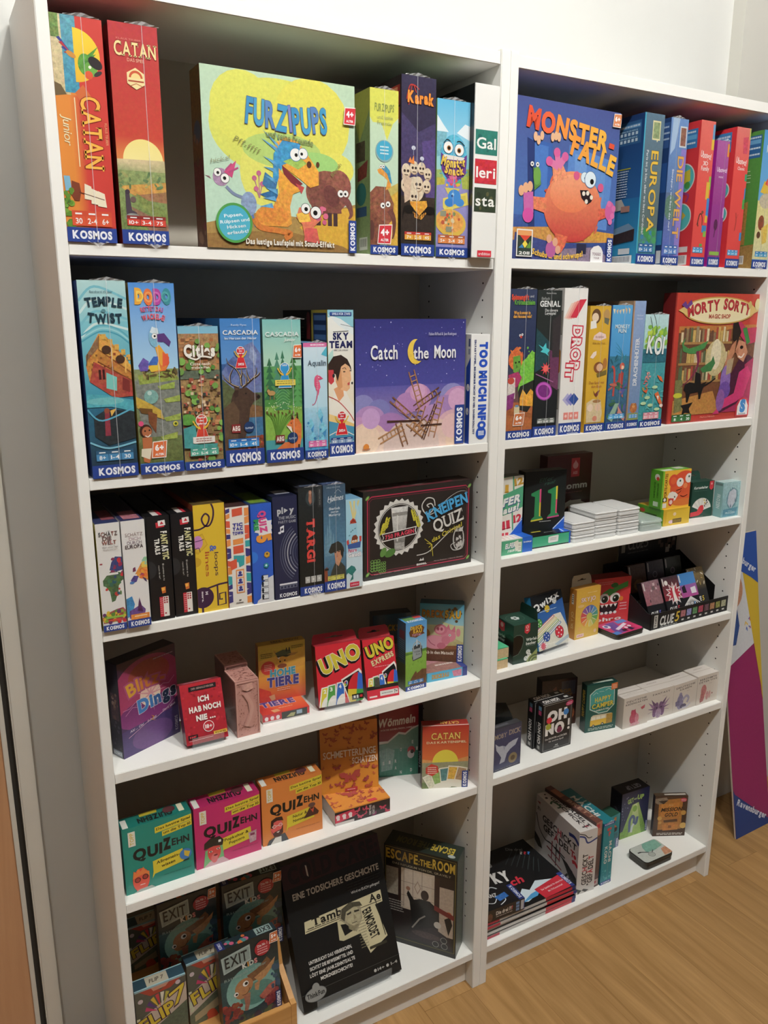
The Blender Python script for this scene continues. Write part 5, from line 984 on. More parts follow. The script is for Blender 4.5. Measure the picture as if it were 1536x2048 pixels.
LINES(.7, .93, (.1, .145), .008, '9cc4e0'); R(.72, .345, .88, .352, 'c8c83a'); LINES(.7, .86, [.365 + .017 * k for k in range(11)], .007, 'c8d8e8', seed=9); P([(.66, .56), (.8, .55), (.86, .62), (.7, .63)], 'c8c0b8'); R(.8, .6, .9, .64, 'b88a80'); P([(.68, .76), (.9, .72), (.97, .76), (.97, .84), (.72, .86)], '3a3034~.3'); P([(.68, .76), (.9, .72), (.97, .76), (.74, .79)], '7a9ab8'); R(.8, .89, .93, .93, 'd8dce0'); R(.68, .94, .96, .995, 'e8ecf0')
for k in range(14): R(.72 + .016 * k, .945, .727 + .016 * k, .985, '5a5a5e')
end()

box('welt', 'blue and purple game box with golden letters, second tall spine from the monster box', '4a6aa8', L='24457c')
R(0, 0, 1, .5, '6a8cc0~.1', '5a78a8~.1'); R(0, .5, 1, .94, '5a6a8a~.2', '5a6ab8~.15'); R(.7, .2, 1, .94, '8a78c0~.1'); on('F', 'cover_picture'); R(.55, .05, .95, .19, 'c8d0d4'); R(.6, .06, .9, .18, '8a5f50~.5'); P([(.1, 0), (.5, 0), (.3, .2), (.05, .25)], 'a0b8d4'); E(.3, .6, .35, '5a7a6a~.4', rv=.5)
on('F', 'title'); T('DIE WELT', .7, .53, .56, .33, 'e0a850', rot=-90, b=1, oc='5a4460', ow=2); T('Singapur, wo liegt das nur?', .3, .55, .42, .1, 'd8dce8', rot=-90, b=1); info(.1, .86, .9, .925, '5a86c8', ['10+', '2-6', '45'], '3f66a8'); kos(.935)
on('L', 'back_print'); R(.9, .03, .99, .2, '3a62a0'); R(.92, .3, .99, .5, '2a5aa0'); R(.93, .76, .99, .86, '3f9ad0'); R(.94, .9, .99, .99, 'e0e4e8'); LINES(.92, .99, (.06, .1, .14), .012, 'b8d0ec'); wrap(.4); end()

box('ub3d', 'red game box with coloured blocks on its right edge and a crouching climber', 'dc4a44', L='e0343c')
R(0, 0, 1, .5, 'd86a60~.05', 'dd4f48~.05'); R(0, .5, 1, .94, 'dd4f48', 'd84440'); on('F', 'coloured_blocks')
for u0, v0, u1, v1, c in ((.85, .02, 1, .12, '6a9ac0'), (.82, .12, 1, .19, 'd8b43a'), (.85, .37, 1, .46, '8ab04a'), (.7, .41, .92, .53, 'd8b43a'), (.82, .52, 1, .65, '3f80c0'), (.78, .64, .95, .69, 'd8b43a'), (.62, .71, .95, .76, '3f80b8'), (.75, .75, .95, .79, '7ab04a'), (.55, .84, .75, .86, '5a9a4a')): R(u0, v0, u1, v1, c)
on('F', 'title'); T('Ubongo!', .5, .23, .74, .042, 'f0e4e0', b=1, jit=.15, rot=-6); T('3D', .5, .285, .35, .026, 'f0e4e0', b=1); T('Family', .5, .32, .55, .03, 'f0e4e0', b=1); on('F', 'cover_picture'); CV([(.5, .63), (.38, .64), (.3, .69), (.34, .72)], .07, '5a3a30'); CV([(.5, .63), (.6, .66), (.62, .71)], .05, '5a3a30'); E(.58, .62, .08, '7a4a3a'); CV([(.3, .69), (.22, .71)], .03, '5a3a30')
info(.1, .865, .82, .905, '4aa0d0', ['10+', '1-4', '25'], '3f88c0'); kos(.935)
on('L', 'back_print'); R(.83, .05, .97, .18, '3a80c0'); R(.85, .09, .96, .12, '6ab0e0'); LINES(.86, .95, (.07, .145), .012, 'd8e8f4'); E(.85, .38, .125, 'f0e8e0', n=30); E(.85, .38, .115, '5ac0c0', n=30); P([(.84, .34), (.92, .32), (.93, .4), (.86, .42)], 'd8c83a'); E(.9, .43, .03, '4a9a4a'); CV([(.86, .48), (.92, .5), (.9, .545)], .02, 'a83a7a'); E(.85, .65, .12, 'f0e8e0', n=30); E(.85, .65, .11, '5ac0c0', n=30); P([(.87, .61), (.91, .64), (.87, .67)], 'd8b43a'); R(.84, .86, .96, .9, 'e8dcd8'); R(.84, .92, .96, .99, 'e8e4e0'); [R(.86 + .012 * k, .925, .865 + .012 * k, .98, '5a4a4a') for k in range(7)]; end()

box('ubmini', 'slim purple game box standing between two red ones', '9a3a8a', L='a81f98')
R(0, 0, 1, .5, 'a85a9a~.1', '943a86~.1'); R(0, .5, 1, .92, '93398a', '8a3a80'); on('F', 'title'); T('Ubongo!', .55, .225, .8, .035, 'ecd8e8', b=1, jit=.15); T('mini', .5, .28, .35, .016, 'd8c0d8', b=1); on('F', 'cover_picture'); E(.42, .66, .16, '5a2a50~.3', rv=.3); L([(.4, .7), (.35, .76)], .06, '5a2a50'); R(.85, .02, 1, .12, 'd88a3a'); R(.9, .52, 1, .6, 'd0a0d0'); R(.1, .875, .9, .905, '8ab04a'); kos(.92, .75); wrap(.7, flap=False); end()

box('ubcl', 'red game box with a faint dancing figure, right of the slim purple box', 'dc4a44', L='e0303a')
R(0, 0, 1, .25, 'd8746c~.05', 'dc5a54~.05'); R(0, .25, 1, .94, 'dd4c46', 'd84440'); on('F', 'coloured_blocks')
for u0, v0, u1, v1, c in ((.92, 0, 1, .08, 'a8c060'), (.85, .32, 1, .37, '3f9a6a'), (.92, .42, 1, .5, '3f80b8'), (.85, .5, 1, .57, '4a9a4a'), (.85, .74, 1, .8, '3f80c0')): R(u0, v0, u1, v1, c)
P([(.5, .07), (.85, .06), (.85, .18), (.55, .18)], 'c84a60~.3')
on('F', 'title'); T('Ubongo!', .5, .235, .74, .042, 'f0e4e0', b=1, jit=.15, rot=-6); T('Classic', .52, .285, .5, .022, 'f0d8d4', b=1); on('F', 'cover_picture'); CV([(.45, .6), (.52, .66), (.46, .73)], .06, 'b03f3a'); L([(.5, .65), (.62, .61)], .03, 'b03f3a'); info(.1, .87, .85, .91, '4aa0d0', ['8+', '1-4', '25'], '3f88c0'); kos(.935)
on('L', 'back_print'); R(.74, .03, .95, .17, '3f88c0'); LINES(.76, .94, (.06, .1, .14), .015, 'c8e0f0'); E(.9, .44, .075, 'f0e8e0', n=30); E(.9, .44, .065, '5ac0c0', n=30); E(.9, .61, .075, 'f0e8e0', n=30); E(.9, .61, .065, '5ac0c0', n=30); end()

box('lastk', 'blue and sand game box at the far right end of the top shelf', '4a8ac4', L='5a9a44')
R(0, 0, 1, .5, '4f94cc', '6aa8d4'); R(0, .5, 1, .93, 'd8cf8a~.2', 'd4d0a0~.2'); on('F', 'cover_picture'); P([(.1, .44), (.3, .36), (.6, .36), (.6, .46)], 'd8b43a'); P([(.35, .38), (.6, .3), (.7, .4)], 'c8402f'); E(.5, .5, .4, 'c0b49a~.3', rv=.3); E(.35, .66, .2, '8a4a30~.4', rv=.3); P([(.4, .7), (.8, .66), (.8, .8), (.5, .82)], 'd8b850~.3'); E(.25, .75, .12, '5a3a24', rv=.14); E(.35, .64, .08, '7a4a2f'); on('F', 'title'); T('MEMO', .6, .13, .7, .05, 'e8ecf0', b=1); info(.15, .87, .95, .91, '3f9ac8', ['8+', '2-4', '45'], '2f78b0'); kos(.935)
on('L', 'back_print'); R(0, 0, 1, 1, '5a9a48~.1', '4f8a3c~.1'); R(.82, .03, .98, .19, '2f6aa4'); R(.84, .06, .97, .09, '6aa8d4'); LINES(.84, .97, (.045, .12, .165), .012, 'd0e4f0'); LINES(.83, .9, (.28, .31, .33, .36), .006, 'd8e8c8'); P([(.8, .52), (.9, .5), (.9, .82), (.8, .82)], 'a8803f~.3'); R(.82, .55, .835, .75, '3a2a1a'); P([(.7, .84), (1, .82), (1, 1), (.7, 1)], '9a7a44~.3'); R(.83, .9, .91, .965, 'd8d8d4')
for k in range(6): R(.838 + .011 * k, .905, .843 + .011 * k, .955, '5a5a5a')
wrap(.5); end()

# ================================================================ right bookcase, second shelf
box('spinn', 'dark blue game box with a green witch and bubbling cauldron, against the divider', '2c3350', L='242a44')
R(0, 0, 1, .5, '363f5c~.1', '2c3658~.15'); R(0, .5, 1, .94, '34405a~.2', '8a5434~.3'); on('F', 'cover_picture'); P([(0, .74), (1, .76), (1, .94), (0, .94)], 'b0683a~.3'); P([(0, .8), (1, .83), (1, .86), (0, .83)], '9a5830~.3'); P([(.4, .6), (1, .58), (1, .76), (.8, .82), (.5, .8)], '2c2c28~.3'); P([(.5, .48), (.7, .45), (.9, .4), (1, .42), (1, .6), (.5, .64), (.42, .68)], '7ac044~.4'); SC(14, .65, .38, 1, .5, .02, .05, ['8fd050', '6ab03a'], seed=41); P([(.5, .72), (.6, .66), (.75, .7), (.9, .66), (1, .68), (1, .78), (.5, .77)], 'e8a83a~.4')
E(.3, .46, .26, 'd8703a~.4', rv=.3); SC(18, .1, .38, .55, .5, .06, .1, ['e07a3a', 'c8602f'], kind='l', seed=42); P([(.2, .44), (.45, .43), (.5, .5), (.4, .56), (.22, .54)], '6aa03f~.2'); E(.3, .48, .03, '1a2010'); E(.42, .475, .03, '1a2010'); P([(.32, .49), (.4, .51), (.3, .52)], '4f7a30'); P([(.05, .56), (.4, .54), (.55, .58), (.4, .64), (.1, .66)], 'b03a6a~.3'); P([(.05, .58), (.3, .58), (.32, .72), (.02, .74)], 'd8d0c8~.3'); E(.15, .6, .12, 'c04a3a', rv=.1); P([(0, .7), (.3, .68), (.25, .78), (0, .8)], '8a3a7a~.4'); R(.3, .775, .5, .83, 'd8c8a0'); R(.34, .765, .46, .78, '6a94b8'); eye(.42, .3, .035); eye(.5, .295, .035); E(.46, .31, .04, 'c8402f')
on('F', 'title'); T('Spinnengift', .38, .052, .62, .032, 'e8502f', b=2); T('und', .8, .045, .14, .016, 'c8c8c8', b=0); T('Krötenschleim', .55, .085, .74, .03, '6ab03f', b=2); T('Was kommt in', .46, .152, .6, .02, 'e8a83a', b=2); T('den Hexenei rein?', .48, .176, .66, .02, 'e8a83a', b=2); age(.48, .865, .4, .085, '6+', 'c8703a'); kos(.94); wrap(.6); end()

box('genial', 'black game box with neon star, spark and glowing pink ring', '1e2222', L='23262a')
R(0, 0, 1, .93, '2e3330~.1', '1e2022'); P([(0, .25), (.6, .35), (.5, .5), (0, .55)], '2a4a50~.3'); P([(.6, .4), (1, .42), (1, .68), (.65, .64)], '6a3a5a~.3'); P([(.65, .2), (1, .15), (1, .45), (.7, .45)], '3a3436~.2'); on('F', 'cover_picture'); P([(.1, .36), (.3, .38), (.42, .35), (.45, .385), (.6, .4), (.5, .42), (.55, .44), (.4, .42), (.2, .41), (.3, .395)], '4fc4cc'); ST(.45, .525, .22, .1, 9, 'dc3a44'); E(.45, .525, .1, 'f06a60'); L([(.05, .56), (.8, .62)], .03, 'a86a9a'); E(.42, .68, .36, '8a3a8a~.2', rv=.3, rot=-20, n=30); E(.42, .68, .33, 'c85ac0', rv=.27, rot=-20, n=30); E(.42, .68, .26, '7a2f7c~.2', rv=.2, rot=-20, n=30)
on('F', 'title'); T('Einfach', .32, .055, .32, .018, 'b8bab8', b=0); T('GENIAL', .52, .09, .84, .036, 'e4e6e4', b=2); T('Das clevere', .58, .132, .52, .018, 'd8dad8', b=1); T('Legespiel', .54, .153, .44, .018, 'd8dad8', b=1); T('Reiner Knizia', .55, .02, .4, .01, 'c8cac8', b=0); info(.18, .87, .92, .905, '9aa09a', ['10+', '1-4', '45'], '6a706a'); kos(.925); wrap(.55); end()

box('dropit', 'white game box with red sliding squares and red outlined letters', 'eae8e4', L='e6e3de')
R(0, 0, 1, .93, 'f0eeea'); on('F', 'cover_picture')
for k, c in ((0, 'f0d0c0'), (1, 'eeb0a4'), (2, 'ea9088'), (3, 'cf2f45')): P([(.02 + .09 * k, .2 - .002 * k), (.3 + .12 * k, .1 - .008 * k), (.6 + .12 * k, .09 - .006 * k), (.25 + .1 * k, .21 - .004 * k)], c)
for k, c in ((0, 'b8b4dc'), (1, '8a88c8'), (2, '2f4f9a')): P([(.12 + .14 * k, .755), (.34 + .14 * k, .71), (.56 + .14 * k, .755), (.36 + .14 * k, .8)], c)
on('F', 'title'); T('DROP', .6, .4, .29, .36, 'f4f2ee', rot=-93, b=2, oc='cf2f45', ow=5, sp=.12); T('IT', .36, .565, .11, .3, 'f4f2ee', rot=-93, b=2, oc='cf2f45', ow=5, sp=.12)
on('F', 'info_strip')
for k in range(3): R(.2 + .23 * k, .845, .4 + .23 * k, .895, 'e88a80'); E(.3 + .23 * k, .87, .05, 'f4d0c8')
kos(.918, .85)
on('L', 'side_print'); R(.972, .15, .99, .31, '6a645a'); R(.974, .155, .988, .305, 'b0aa9e'); P([(.96, .4), (.985, .42), (.985, .56), (.96, .58)], 'd08a2f'); R(.968, .68, .986, .82, '6a645a'); R(.97, .685, .984, .815, 'b0aa9e'); wrap(.62); end()

box('yellow', 'mustard yellow game box with children, pigs and a bat drawn on the spine', 'd2a62c', L='d8a824')
R(0, 0, 1, .93, 'd8ab30'); on('F', 'cover_picture'); E(.3, .08, .22, '6a4a2f', rv=.26); E(.26, .09, .16, 'ecd2b4', rv=.16); P([(.05, .12), (.3, .11), (.35, .17), (.05, .18)], 'f0ece4'); E(.8, .07, .15, 'b8925a', rv=.2); P([(.7, .09), (.95, .1), (.9, .15), (.7, .13)], '6a6a5a'); P([(.25, .23), (.5, .2), (.8, .22), (.85, .25), (.55, .27), (.2, .26)], 'eccfc8'); T('Billy & die Biester', .52, .24, .4, .014, '9a6a5a', b=1); T('Rille die Welt', .5, .29, .6, .014, 'a87a2a', b=1); P([(.1, .4), (.25, .36), (.4, .35), (.4, .38), (.25, .41)], 'f0dcd0'); E(.55, .48, .24, '8a5530', rv=.2); E(.6, .48, .16, 'e4b890', rv=.14); E(.85, .45, .1, 'b87a3a', rv=.2); P([(.45, .53), (.95, .5), (.95, .54), (.5, .56)], '7a6a34'); T('Das Spiel mit', .5, .6, .75, .02, 'a8603a', b=0, jit=.1); T('dem Buch', .5, .63, .5, .02, 'a8603a', b=0, jit=.1); P([(.35, .66), (.45, .69), (.55, .67), (.68, .66), (.6, .7), (.52, .715), (.42, .7)], '7a4034'); P([(.05, .76), (.35, .73), (.75, .74), (.85, .85), (.8, .92), (.08, .92)], 'd8c49a~.2'); E(.25, .8, .14, 'ecd4bc', rv=.14); E(.62, .8, .15, 'e4c0a4', rv=.14); E(.55, .75, .2, 'a87a4a', rv=.06); E(.5, .89, .12, 'd88a70', rv=.1); kos(.93); wrap(.6); end()

box('monkey', 'blue jungle game box with red monkeys and a bunting', '4a90c8', L='2f62a8')
R(0, 0, 1, .4, '5aa8dc', '4a98d0'); R(0, .4, 1, .93, '3a7a94~.3', '3a5a78~.4'); on('F', 'cover_picture')
for k in range(6): P([(.02 + .15 * k, .03 + .015 * math.sin(k)), (.14 + .15 * k, .03), (.1 + .15 * k, .07)], ['e8d8b0', 'd8b890', 'e0c8a8'][k % 3])
for k in range(8): CV([(.75, .42), (.5, .34 + .02 * k), (.25 + .02 * k, .29 + .035 * k)], .05, '34809a', True)
SC(22, .1, .4, .95, .55, .08, .16, ['2f6a7a', '3a7f8a', '285a6a'], kind='l', seed=44); CV([(.12, .48), (.25, .5), (.3, .6), (.28, .72)], .09, 'c04a40'); CV([(.25, .62), (.5, .6), (.65, .52)], .06, 'b84440'); E(.65, .48, .12, 'cc5a44', rv=.13); E(.68, .49, .07, 'ecc8a8'); P([(.5, .54), (.75, .53), (.72, .66), (.5, .64)], 'b04038'); SC(26, .05, .62, .95, .9, .1, .2, ['3f6a4a', '34508a', '4a7a58', '5a5a9a', 'b86a5a'], kind='l', seed=45)
P([(.05, .9), (.4, .78), (.6, .78), (.3, .93)], '8fb098'); P([(.55, .8), (.95, .9), (.9, .93), (.6, .88)], 'd08a7a'); on('F', 'title'); T('MONKEY', .53, .165, .74, .028, 'd8ecf4', b=2); T('FUN', .53, .2, .4, .028, 'd8ecf4', b=2); info(.1, .865, .9, .905, '5ab4e4', ['6+', '2-4', '15'], '3f90cc'); kos(.932); wrap(.6); end()

box('drachen', 'slim grey blue game box with vertical white lettering and a small dragon', '7a94c0', L='b08a64')
R(0, 0, 1, .5, '90a8d0~.1', '7f98c0~.1'); R(0, .5, 1, .93, '8098bc~.15', '6a86b0~.15'); R(0, 0, .1, .93, 'b08a64'); on('F', 'cover_picture'); E(.55, .835, .3, 'b8733f~.4', rv=.3); E(.55, .815, .14, 'd89a5a'); E(.48, .81, .03, '20140f'); E(.62, .81, .03, '20140f'); P([(.3, .81), (.4, .79), (.42, .82)], 'a8602f'); P([(.7, .79), (.8, .81), (.68, .82)], 'a8602f')
on('F', 'title'); T('DRACHENHÜTER', .5, .47, .37, .3, 'eef0f2', rot=90, b=1, serif=True); T('Michael', .55, .11, .5, .012, 'd0d8e8', b=0); T('Menzel', .55, .135, .45, .012, 'd0d8e8', b=0); R(.08, .875, .95, .93, '8a9a5a'); info(.2, .885, .9, .915, '5a9ad0', ['8+', '2', '25']); kos(.932, .8, .35); end()

box('koi', 'turquoise game box with koi fish and water lilies', '6ac0c4', L='5ab8c8')
R(0, 0, 1, .3, 'bfe0e4~.1', 'a8d4c8~.2'); R(0, .3, 1, .93, '4a9aa4~.25', '3f9a9c~.25'); on('F', 'cover_picture'); SC(40, .1, .1, .95, .28, .06, .12, ['a8cc3f', '8fc04a', 'c0d850', '7ab048'], seed=46, asp=.7); CV([(.2, .02), (.35, .15), (.3, .3)], .02, '3a4a44'); CV([(.35, 0), (.5, .1), (.45, .2)], .015, '3a4a44'); R(0, .3, 1, .42, '2f6a7a~.4'); SC(40, .05, .42, .95, .9, .04, .1, ['5ab0b0', '6ac4c0', '3a8a94', '48a4a8'], kind='l', seed=47)
for a, b_, r, c in ((.25, .55, .1, 'e8908a'), (.2, .6, .08, 'd86a6a'), (.3, .52, .07, 'f0b0a8'), (.15, .68, .1, 'c8a03f')): SC(8, a - r, b_ - r * .4, a + r, b_ + r * .4, .03, .06, [c], kind='l', seed=int(a * 100))
for a, b_ in ((.3, .73), (.15, .78), (.6, .64), (.45, .8), (.75, .84)): E(a, b_, .12, 'b8d8a8', rv=.05)
P([(.65, .53), (.85, .55), (.95, .6), (.8, .58)], 'e06a34'); P([(.6, .7), (.75, .68), (.95, .78), (.98, .84), (.8, .78)], 'e0703a'); P([(.7, .72), (.8, .72), (.78, .76)], 'f0e8e0'); E(.93, .81, .08, 'f0e4dc', rv=.05); P([(.1, .67), (.3, .65), (.26, .69)], 'd85a2f')
on('F', 'title'); T('KOI', .5, .27, .72, .14, 'f0f4f2', b=2, oc='2a4a54', ow=3, jit=.15, sh=.1); info(.18, .865, .85, .925, 'e8a0ac', ['10+', '2-4', '30'], 'd88a9a'); kos(.935, .85); wrap(.55); end()

box('morty', 'large red game box with a witch shopkeeper and a cat, standing face out', 'b8342c', L='7a1c1c', T='8a2420')
R(0, 0, 1, 1, 'c2402f~.06', 'b03428~.06'); R(0, 0, .012, 1, '8f2a22'); on('F', 'cover_picture'); R(.06, .25, .97, .94, '6a4430~.3', '7a4a2c~.3'); P([(.06, .25), (.97, .24), (.97, .3), (.06, .3)], 'b8783a~.2'); P([(.08, .28), (.28, .26), (.5, .3), (.66, .27), (.9, .28), (.9, .35), (.08, .35)], '8a5a34~.3')
for vv in (.37, .53, .67):
    R(.08, vv, .68, vv + .018, 'a8804a~.2')
    g = random.Random(int(vv * 100))
    u = .09
    while u < .66:
        w_ = g.uniform(.015, .035); hh = g.uniform(.07, .12); R(u, vv - hh, u + w_ * .85, vv, g.choice(['a8483a', 'c8a860', '8a7a5a', '5a6a4a', 'd8c8a0', '6a4a3a', '9a8a6a']) + '~.2'); u += w_
E(.5, .5, .12, 'c8b888~.3', rv=.14); E(.5, .47, .06, 'e4d8b8~.2', rv=.12); P([(.05, .82), (.5, .76), (.6, .94), (.05, .94)], 'b8803f~.3'); P([(.06, .66), (.14, .66), (.16, .9), (.07, .92)], '7a7a4a~.4'); E(.1, .78, .05, 'c8c83a', rv=.02)
P([(.1, .38), (.14, .33), (.12, .39), (.18, .42), (.28, .4), (.4, .36), (.36, .42), (.3, .44), (.28, .46), (.2, .46), (.12, .44)], '4a8a4a~.2'); CV([(.28, .44), (.3, .54), (.24, .64), (.12, .72)], .03, '7a2a4a', True); P([(.33, .58), (.45, .52), (.47, .48), (.5, .54), (.46, .6), (.36, .61)], '3f7a44~.2')
P([(.17, .7), (.22, .68), (.36, .7), (.42, .68), (.38, .74), (.36, .82), (.34, .82), (.33, .76), (.24, .77), (.22, .84), (.2, .84), (.19, .76), (.16, .74)], '1a1614'); P([(.28, .6), (.34, .62), (.36, .72), (.28, .73)], '1a1614'); CV([(.38, .72), (.46, .69), (.52, .66)], .012, '1a1614'); P([(.14, .86), (.22, .85), (.28, .84), (.24, .89), (.26, .93), (.2, .92), (.16, .94), (.17, .89)], '1a1614')
P([(.68, .66), (.78, .52), (.9, .48), (.97, .52), (.97, .94), (.58, .94), (.6, .86), (.66, .84)], '4a1c34~.3'); P([(.86, .56), (.97, .5), (.97, .94), (.62, .94), (.8, .88), (.9, .78)], 'a82a58~.2'); P([(.8, .62), (.9, .57), (.95, .64), (.88, .82), (.8, .86), (.6, .92), (.57, .86), (.76, .79)], 'cc3470~.15'); P([(.52, .95), (.58, .9), (.6, .95)], 'c83068'); P([(.7, .34), (.66, .22), (.74, .2), (.84, .27), (.97, .26), (.97, .38), (.86, .4), (.76, .32)], 'b83058~.15'); P([(.79, .27), (.84, .26), (.9, .38), (.86, .4)], '3f8a44'); P([(.67, .22), (.72, .2), (.78, .3), (.74, .38), (.68, .36)], '2a2018~.3'); P([(.76, .36), (.84, .38), (.88, .46), (.84, .54), (.76, .5), (.73, .44)], 'c88a6a~.2'); E(.8, .42, .02, '20140f', rv=.014); P([(.76, .42), (.72, .46), (.77, .47)], 'b87858'); CV([(.77, .49), (.81, .5), (.84, .47)], .012, 'f0e4d8'); P([(.68, .4), (.73, .36), (.72, .46), (.64, .6), (.6, .6), (.64, .48)], 'c0825f~.2'); E(.64, .68, .06, '8a6ab0~.3', rv=.12); E(.64, .76, .07, '6a4a9a~.3', rv=.07); E(.6, .84, .05, '8a5a9a~.3', rv=.09); P([(.64, .52), (.72, .5), (.7, .62), (.64, .64)], 'b09a7a~.2')
on('F', 'title'); E(.5, .13, .42, 'c8a050', rv=.105, n=40); E(.5, .13, .4, 'e8d8a0', rv=.095, n=40, c2='f0e4bc'); P([(.03, .13), (.14, .08), (.14, .17)], 'd8b870'); P([(.97, .13), (.86, .08), (.86, .17)], 'd8b870'); T('MORTY', .31, .115, .36, .075, 'b83038', b=2, oc='6a2018', ow=3, rot=9, arc=.1); T('SORTY', .7, .105, .33, .075, 'b83038', b=2, oc='6a2018', ow=3, rot=-9, arc=.1); T('MAGIC SHOP', .5, .175, .25, .03, 'b04a3a', b=2)
on('F', 'emblem'); P([(.06, .09), (.1, .06), (.12, .09), (.16, .05), (.18, .08), (.12, .12)], '6a3f8a'); E(.94, .08, .03, 'd8cf9a', rv=.045); E(.85, .085, .02, 'c8b870', rv=.03)
on('F', 'maker_logos'); P([(.8, .985), (.8, .9), (.84, .84), (.88, .83), (.93, .84), (.97, .9), (.97, .985)], 'c8303a'); P([(.82, .975), (.82, .9), (.85, .85), (.88, .845), (.92, .85), (.95, .9), (.95, .975)], 'f0f0f0'); T('S', .885, .9, .07, .09, '3a6ac8', b=4, cols=['3a8ad0']); T('Schmidt', .885, .965, .09, .014, '4a5a70', b=1)
info(.05, .93, .27, .985, '3f7a44', ['8', '4', '30'], '346a3a'); on('F', 'cover_lettering'); T('Markus Nikisch', .46, .965, .17, .014, 'd89a84', b=0); end()
def tab(b, x0, x1, z0, z1, y, col, slot=True, lean=0.0, r=0.006, along='x', name='hang_tab', mat=None):
    """upright cardboard hang tab with a euro slot, part of the carton"""
    bm = bmesh.new()
    lay = bm.loops.layers.float_color.new('ink')
    out = [(x0, z0), (x1, z0)] + [(x1 - r * .3, z1 - r), (x1 - r, z1), (x0 + r, z1), (x0 + r * .3, z1 - r)]
    cx = (x0 + x1) / 2; sw = (x1 - x0) * .2; sz = z0 + (z1 - z0) * .45; hh = (z1 - z0) * .1
    hole = [(cx - sw, sz), (cx + sw, sz), (cx + sw, sz + hh), (cx + sw * .4, sz + hh), (cx + sw * .25, sz + 2 * hh), (cx - sw * .25, sz + 2 * hh), (cx - sw * .4, sz + hh), (cx - sw, sz + hh)]
    loops = [out] + ([hole] if slot else [])
    tr = tessellate_polygon([[Vector((p[0], p[1], 0)) for p in l] for l in loops])
    pts = [p for l in loops for p in l]; th = 0.0008
    def P3(p, s):
        yy = y + s + lean * (p[1] - z0)
        return (p[0], yy, p[1]) if along == 'x' else (y + s, p[0], p[1])
    va = [bm.verts.new(P3(p, 0)) for p in pts]; vb = [bm.verts.new(P3(p, th)) for p in pts]
    for t in tr:
        bm.faces.new([va[i] for i in t]); bm.faces.new([vb[i] for i in t[::-1]])
    i0 = 0
    for l in loops:
        n = len(l)
        for i in range(n): bm.faces.new((va[i0 + i], vb[i0 + i], vb[i0 + (i + 1) % n], va[i0 + (i + 1) % n]))
        i0 += n
    bmesh.ops.recalc_face_normals(bm, faces=bm.faces)
    c = hexc(col)
    for f in bm.faces:
        for l in f.loops: l[lay] = c
    o = bm_obj(name, bm, mat or b.mat, b.root); return o

# ================================================================ right bookcase, third shelf
def ten(u, v, w, h, s, c): R(u - w / 2, v - h / 2, u + w / 2, v + h / 2, 'efece2'); T(s, u, v, w * .62, h * .6, c, b=2, serif=True)
def cornerlogo(f='F', t='Ravensburger', k=1.0):
    on(f, 'publisher_label'); P([(1 - .27 * k, 1), (1, 1 - .2 * k), (1, 1)], '1f5fc8'); L([(1 - .25 * k, .985), (1 - .01, 1 - .2 * k + .03)], .022, 'd8e4f4')
b = box('elflie', 'green and white card game box lying flat at the divider, with a blue end', '4fa67c', cat='card game', name='card_box', T='e4e2da')
R(0, 0, 1, 1, '54a880'); R(.72, 0, 1, 1, '1f62c4'); R(0, 0, .72, .05, 'e8e6de'); on('F', 'title'); T('ELFER', .4, .4, .28, .3, 'eef0ea', b=3, sh=.25, osh=('1f4a8a', .02, -.08), rot=4); T('raus!', .43, .72, .2, .2, 'eef0ea', b=2, sh=.25, rot=4); on('F', 'cover_picture'); P([(.5, .2), (.6, .1), (.64, .75), (.54, .85)], 'e6e2d4'); P([(.6, .25), (.7, .25), (.69, .9), (.59, .88)], 'e6e2d4'); LINES(.61, .68, (.4, .5, .65, .75), .03, '8a7a70')
on('F', 'publisher_label'); T('Ravensburger', .86, .3, .22, .1, 'e4ecf8', b=2)
on('T', 'side_print'); R(0, 0, .72, 1, 'e8e6de'); R(.72, 0, 1, 1, '1f62c4')
for k in range(6): L([(.05 + .12 * k, .95), (.2 + .1 * k, .1)], .012, ['c83a50', '8a8a80'][k % 2])
end()
b = box('elfst', 'green and white card game box standing on a flat one by the divider', '4fa67c', cat='card game', name='card_box', T='6a6a60', L='3f8a68')
R(0, 0, 1, 1, '54a880'); on('F', 'card_pictures')
P([(.2, .02), (.68, -.0), (.7, .24), (.2, .34)], 'e8e4d8'); P([(.72, 0), (1, -.02), (1, .18), (.74, .23)], 'e8e4d8'); P([(.2, .68), (.68, .62), (.72, 1), (.2, 1)], 'ece8de'); P([(.72, .61), (1, .54), (1, .9), (.8, 1), (.76, 1)], 'ece8de'); T('1', .52, .2, .1, .12, 'd8a83a', b=3, serif=True); T('12', .86, .1, .26, .11, 'c89a34', b=3, serif=True, rot=8); T('11', .52, .82, .24, .13, 'cc2f48', b=3, serif=True, rot=6); T('12', .86, .73, .24, .12, 'cc2f48', b=3, serif=True, rot=6); T('11', .5, .985, .22, .06, 'cc2f48', b=3, serif=True)
on('F', 'title'); T('ELFER', .52, .425, .86, .12, 'f2f4ee', b=3, sh=.3, osh=('2a4a8a', .03, -.08), rot=10); T('raus!', .6, .555, .58, .1, 'f2f4ee', b=3, sh=.3, osh=('2a4a8a', .03, -.08), rot=10); cornerlogo(k=1.4); end()
b = box('elflie2', 'black topped card game box lying flat with a green front and price label', '151718', cat='card game', name='card_box', R='1f50a8')
R(0, .06, 1, .9, '3fa57c'); R(0, .9, 1, 1, '141616'); R(.96, 0, 1, 1, '1f55b4'); on('F', 'price_label'); P([(.43, .2), (.66, .15), (.68, .2), (.67, .65), (.66, .7), (.43, .72), (.41, .66), (.41, .25)], 'e4e2de'); LINES(.46, .62, (.35, .48), .06, 'a8a6a4')
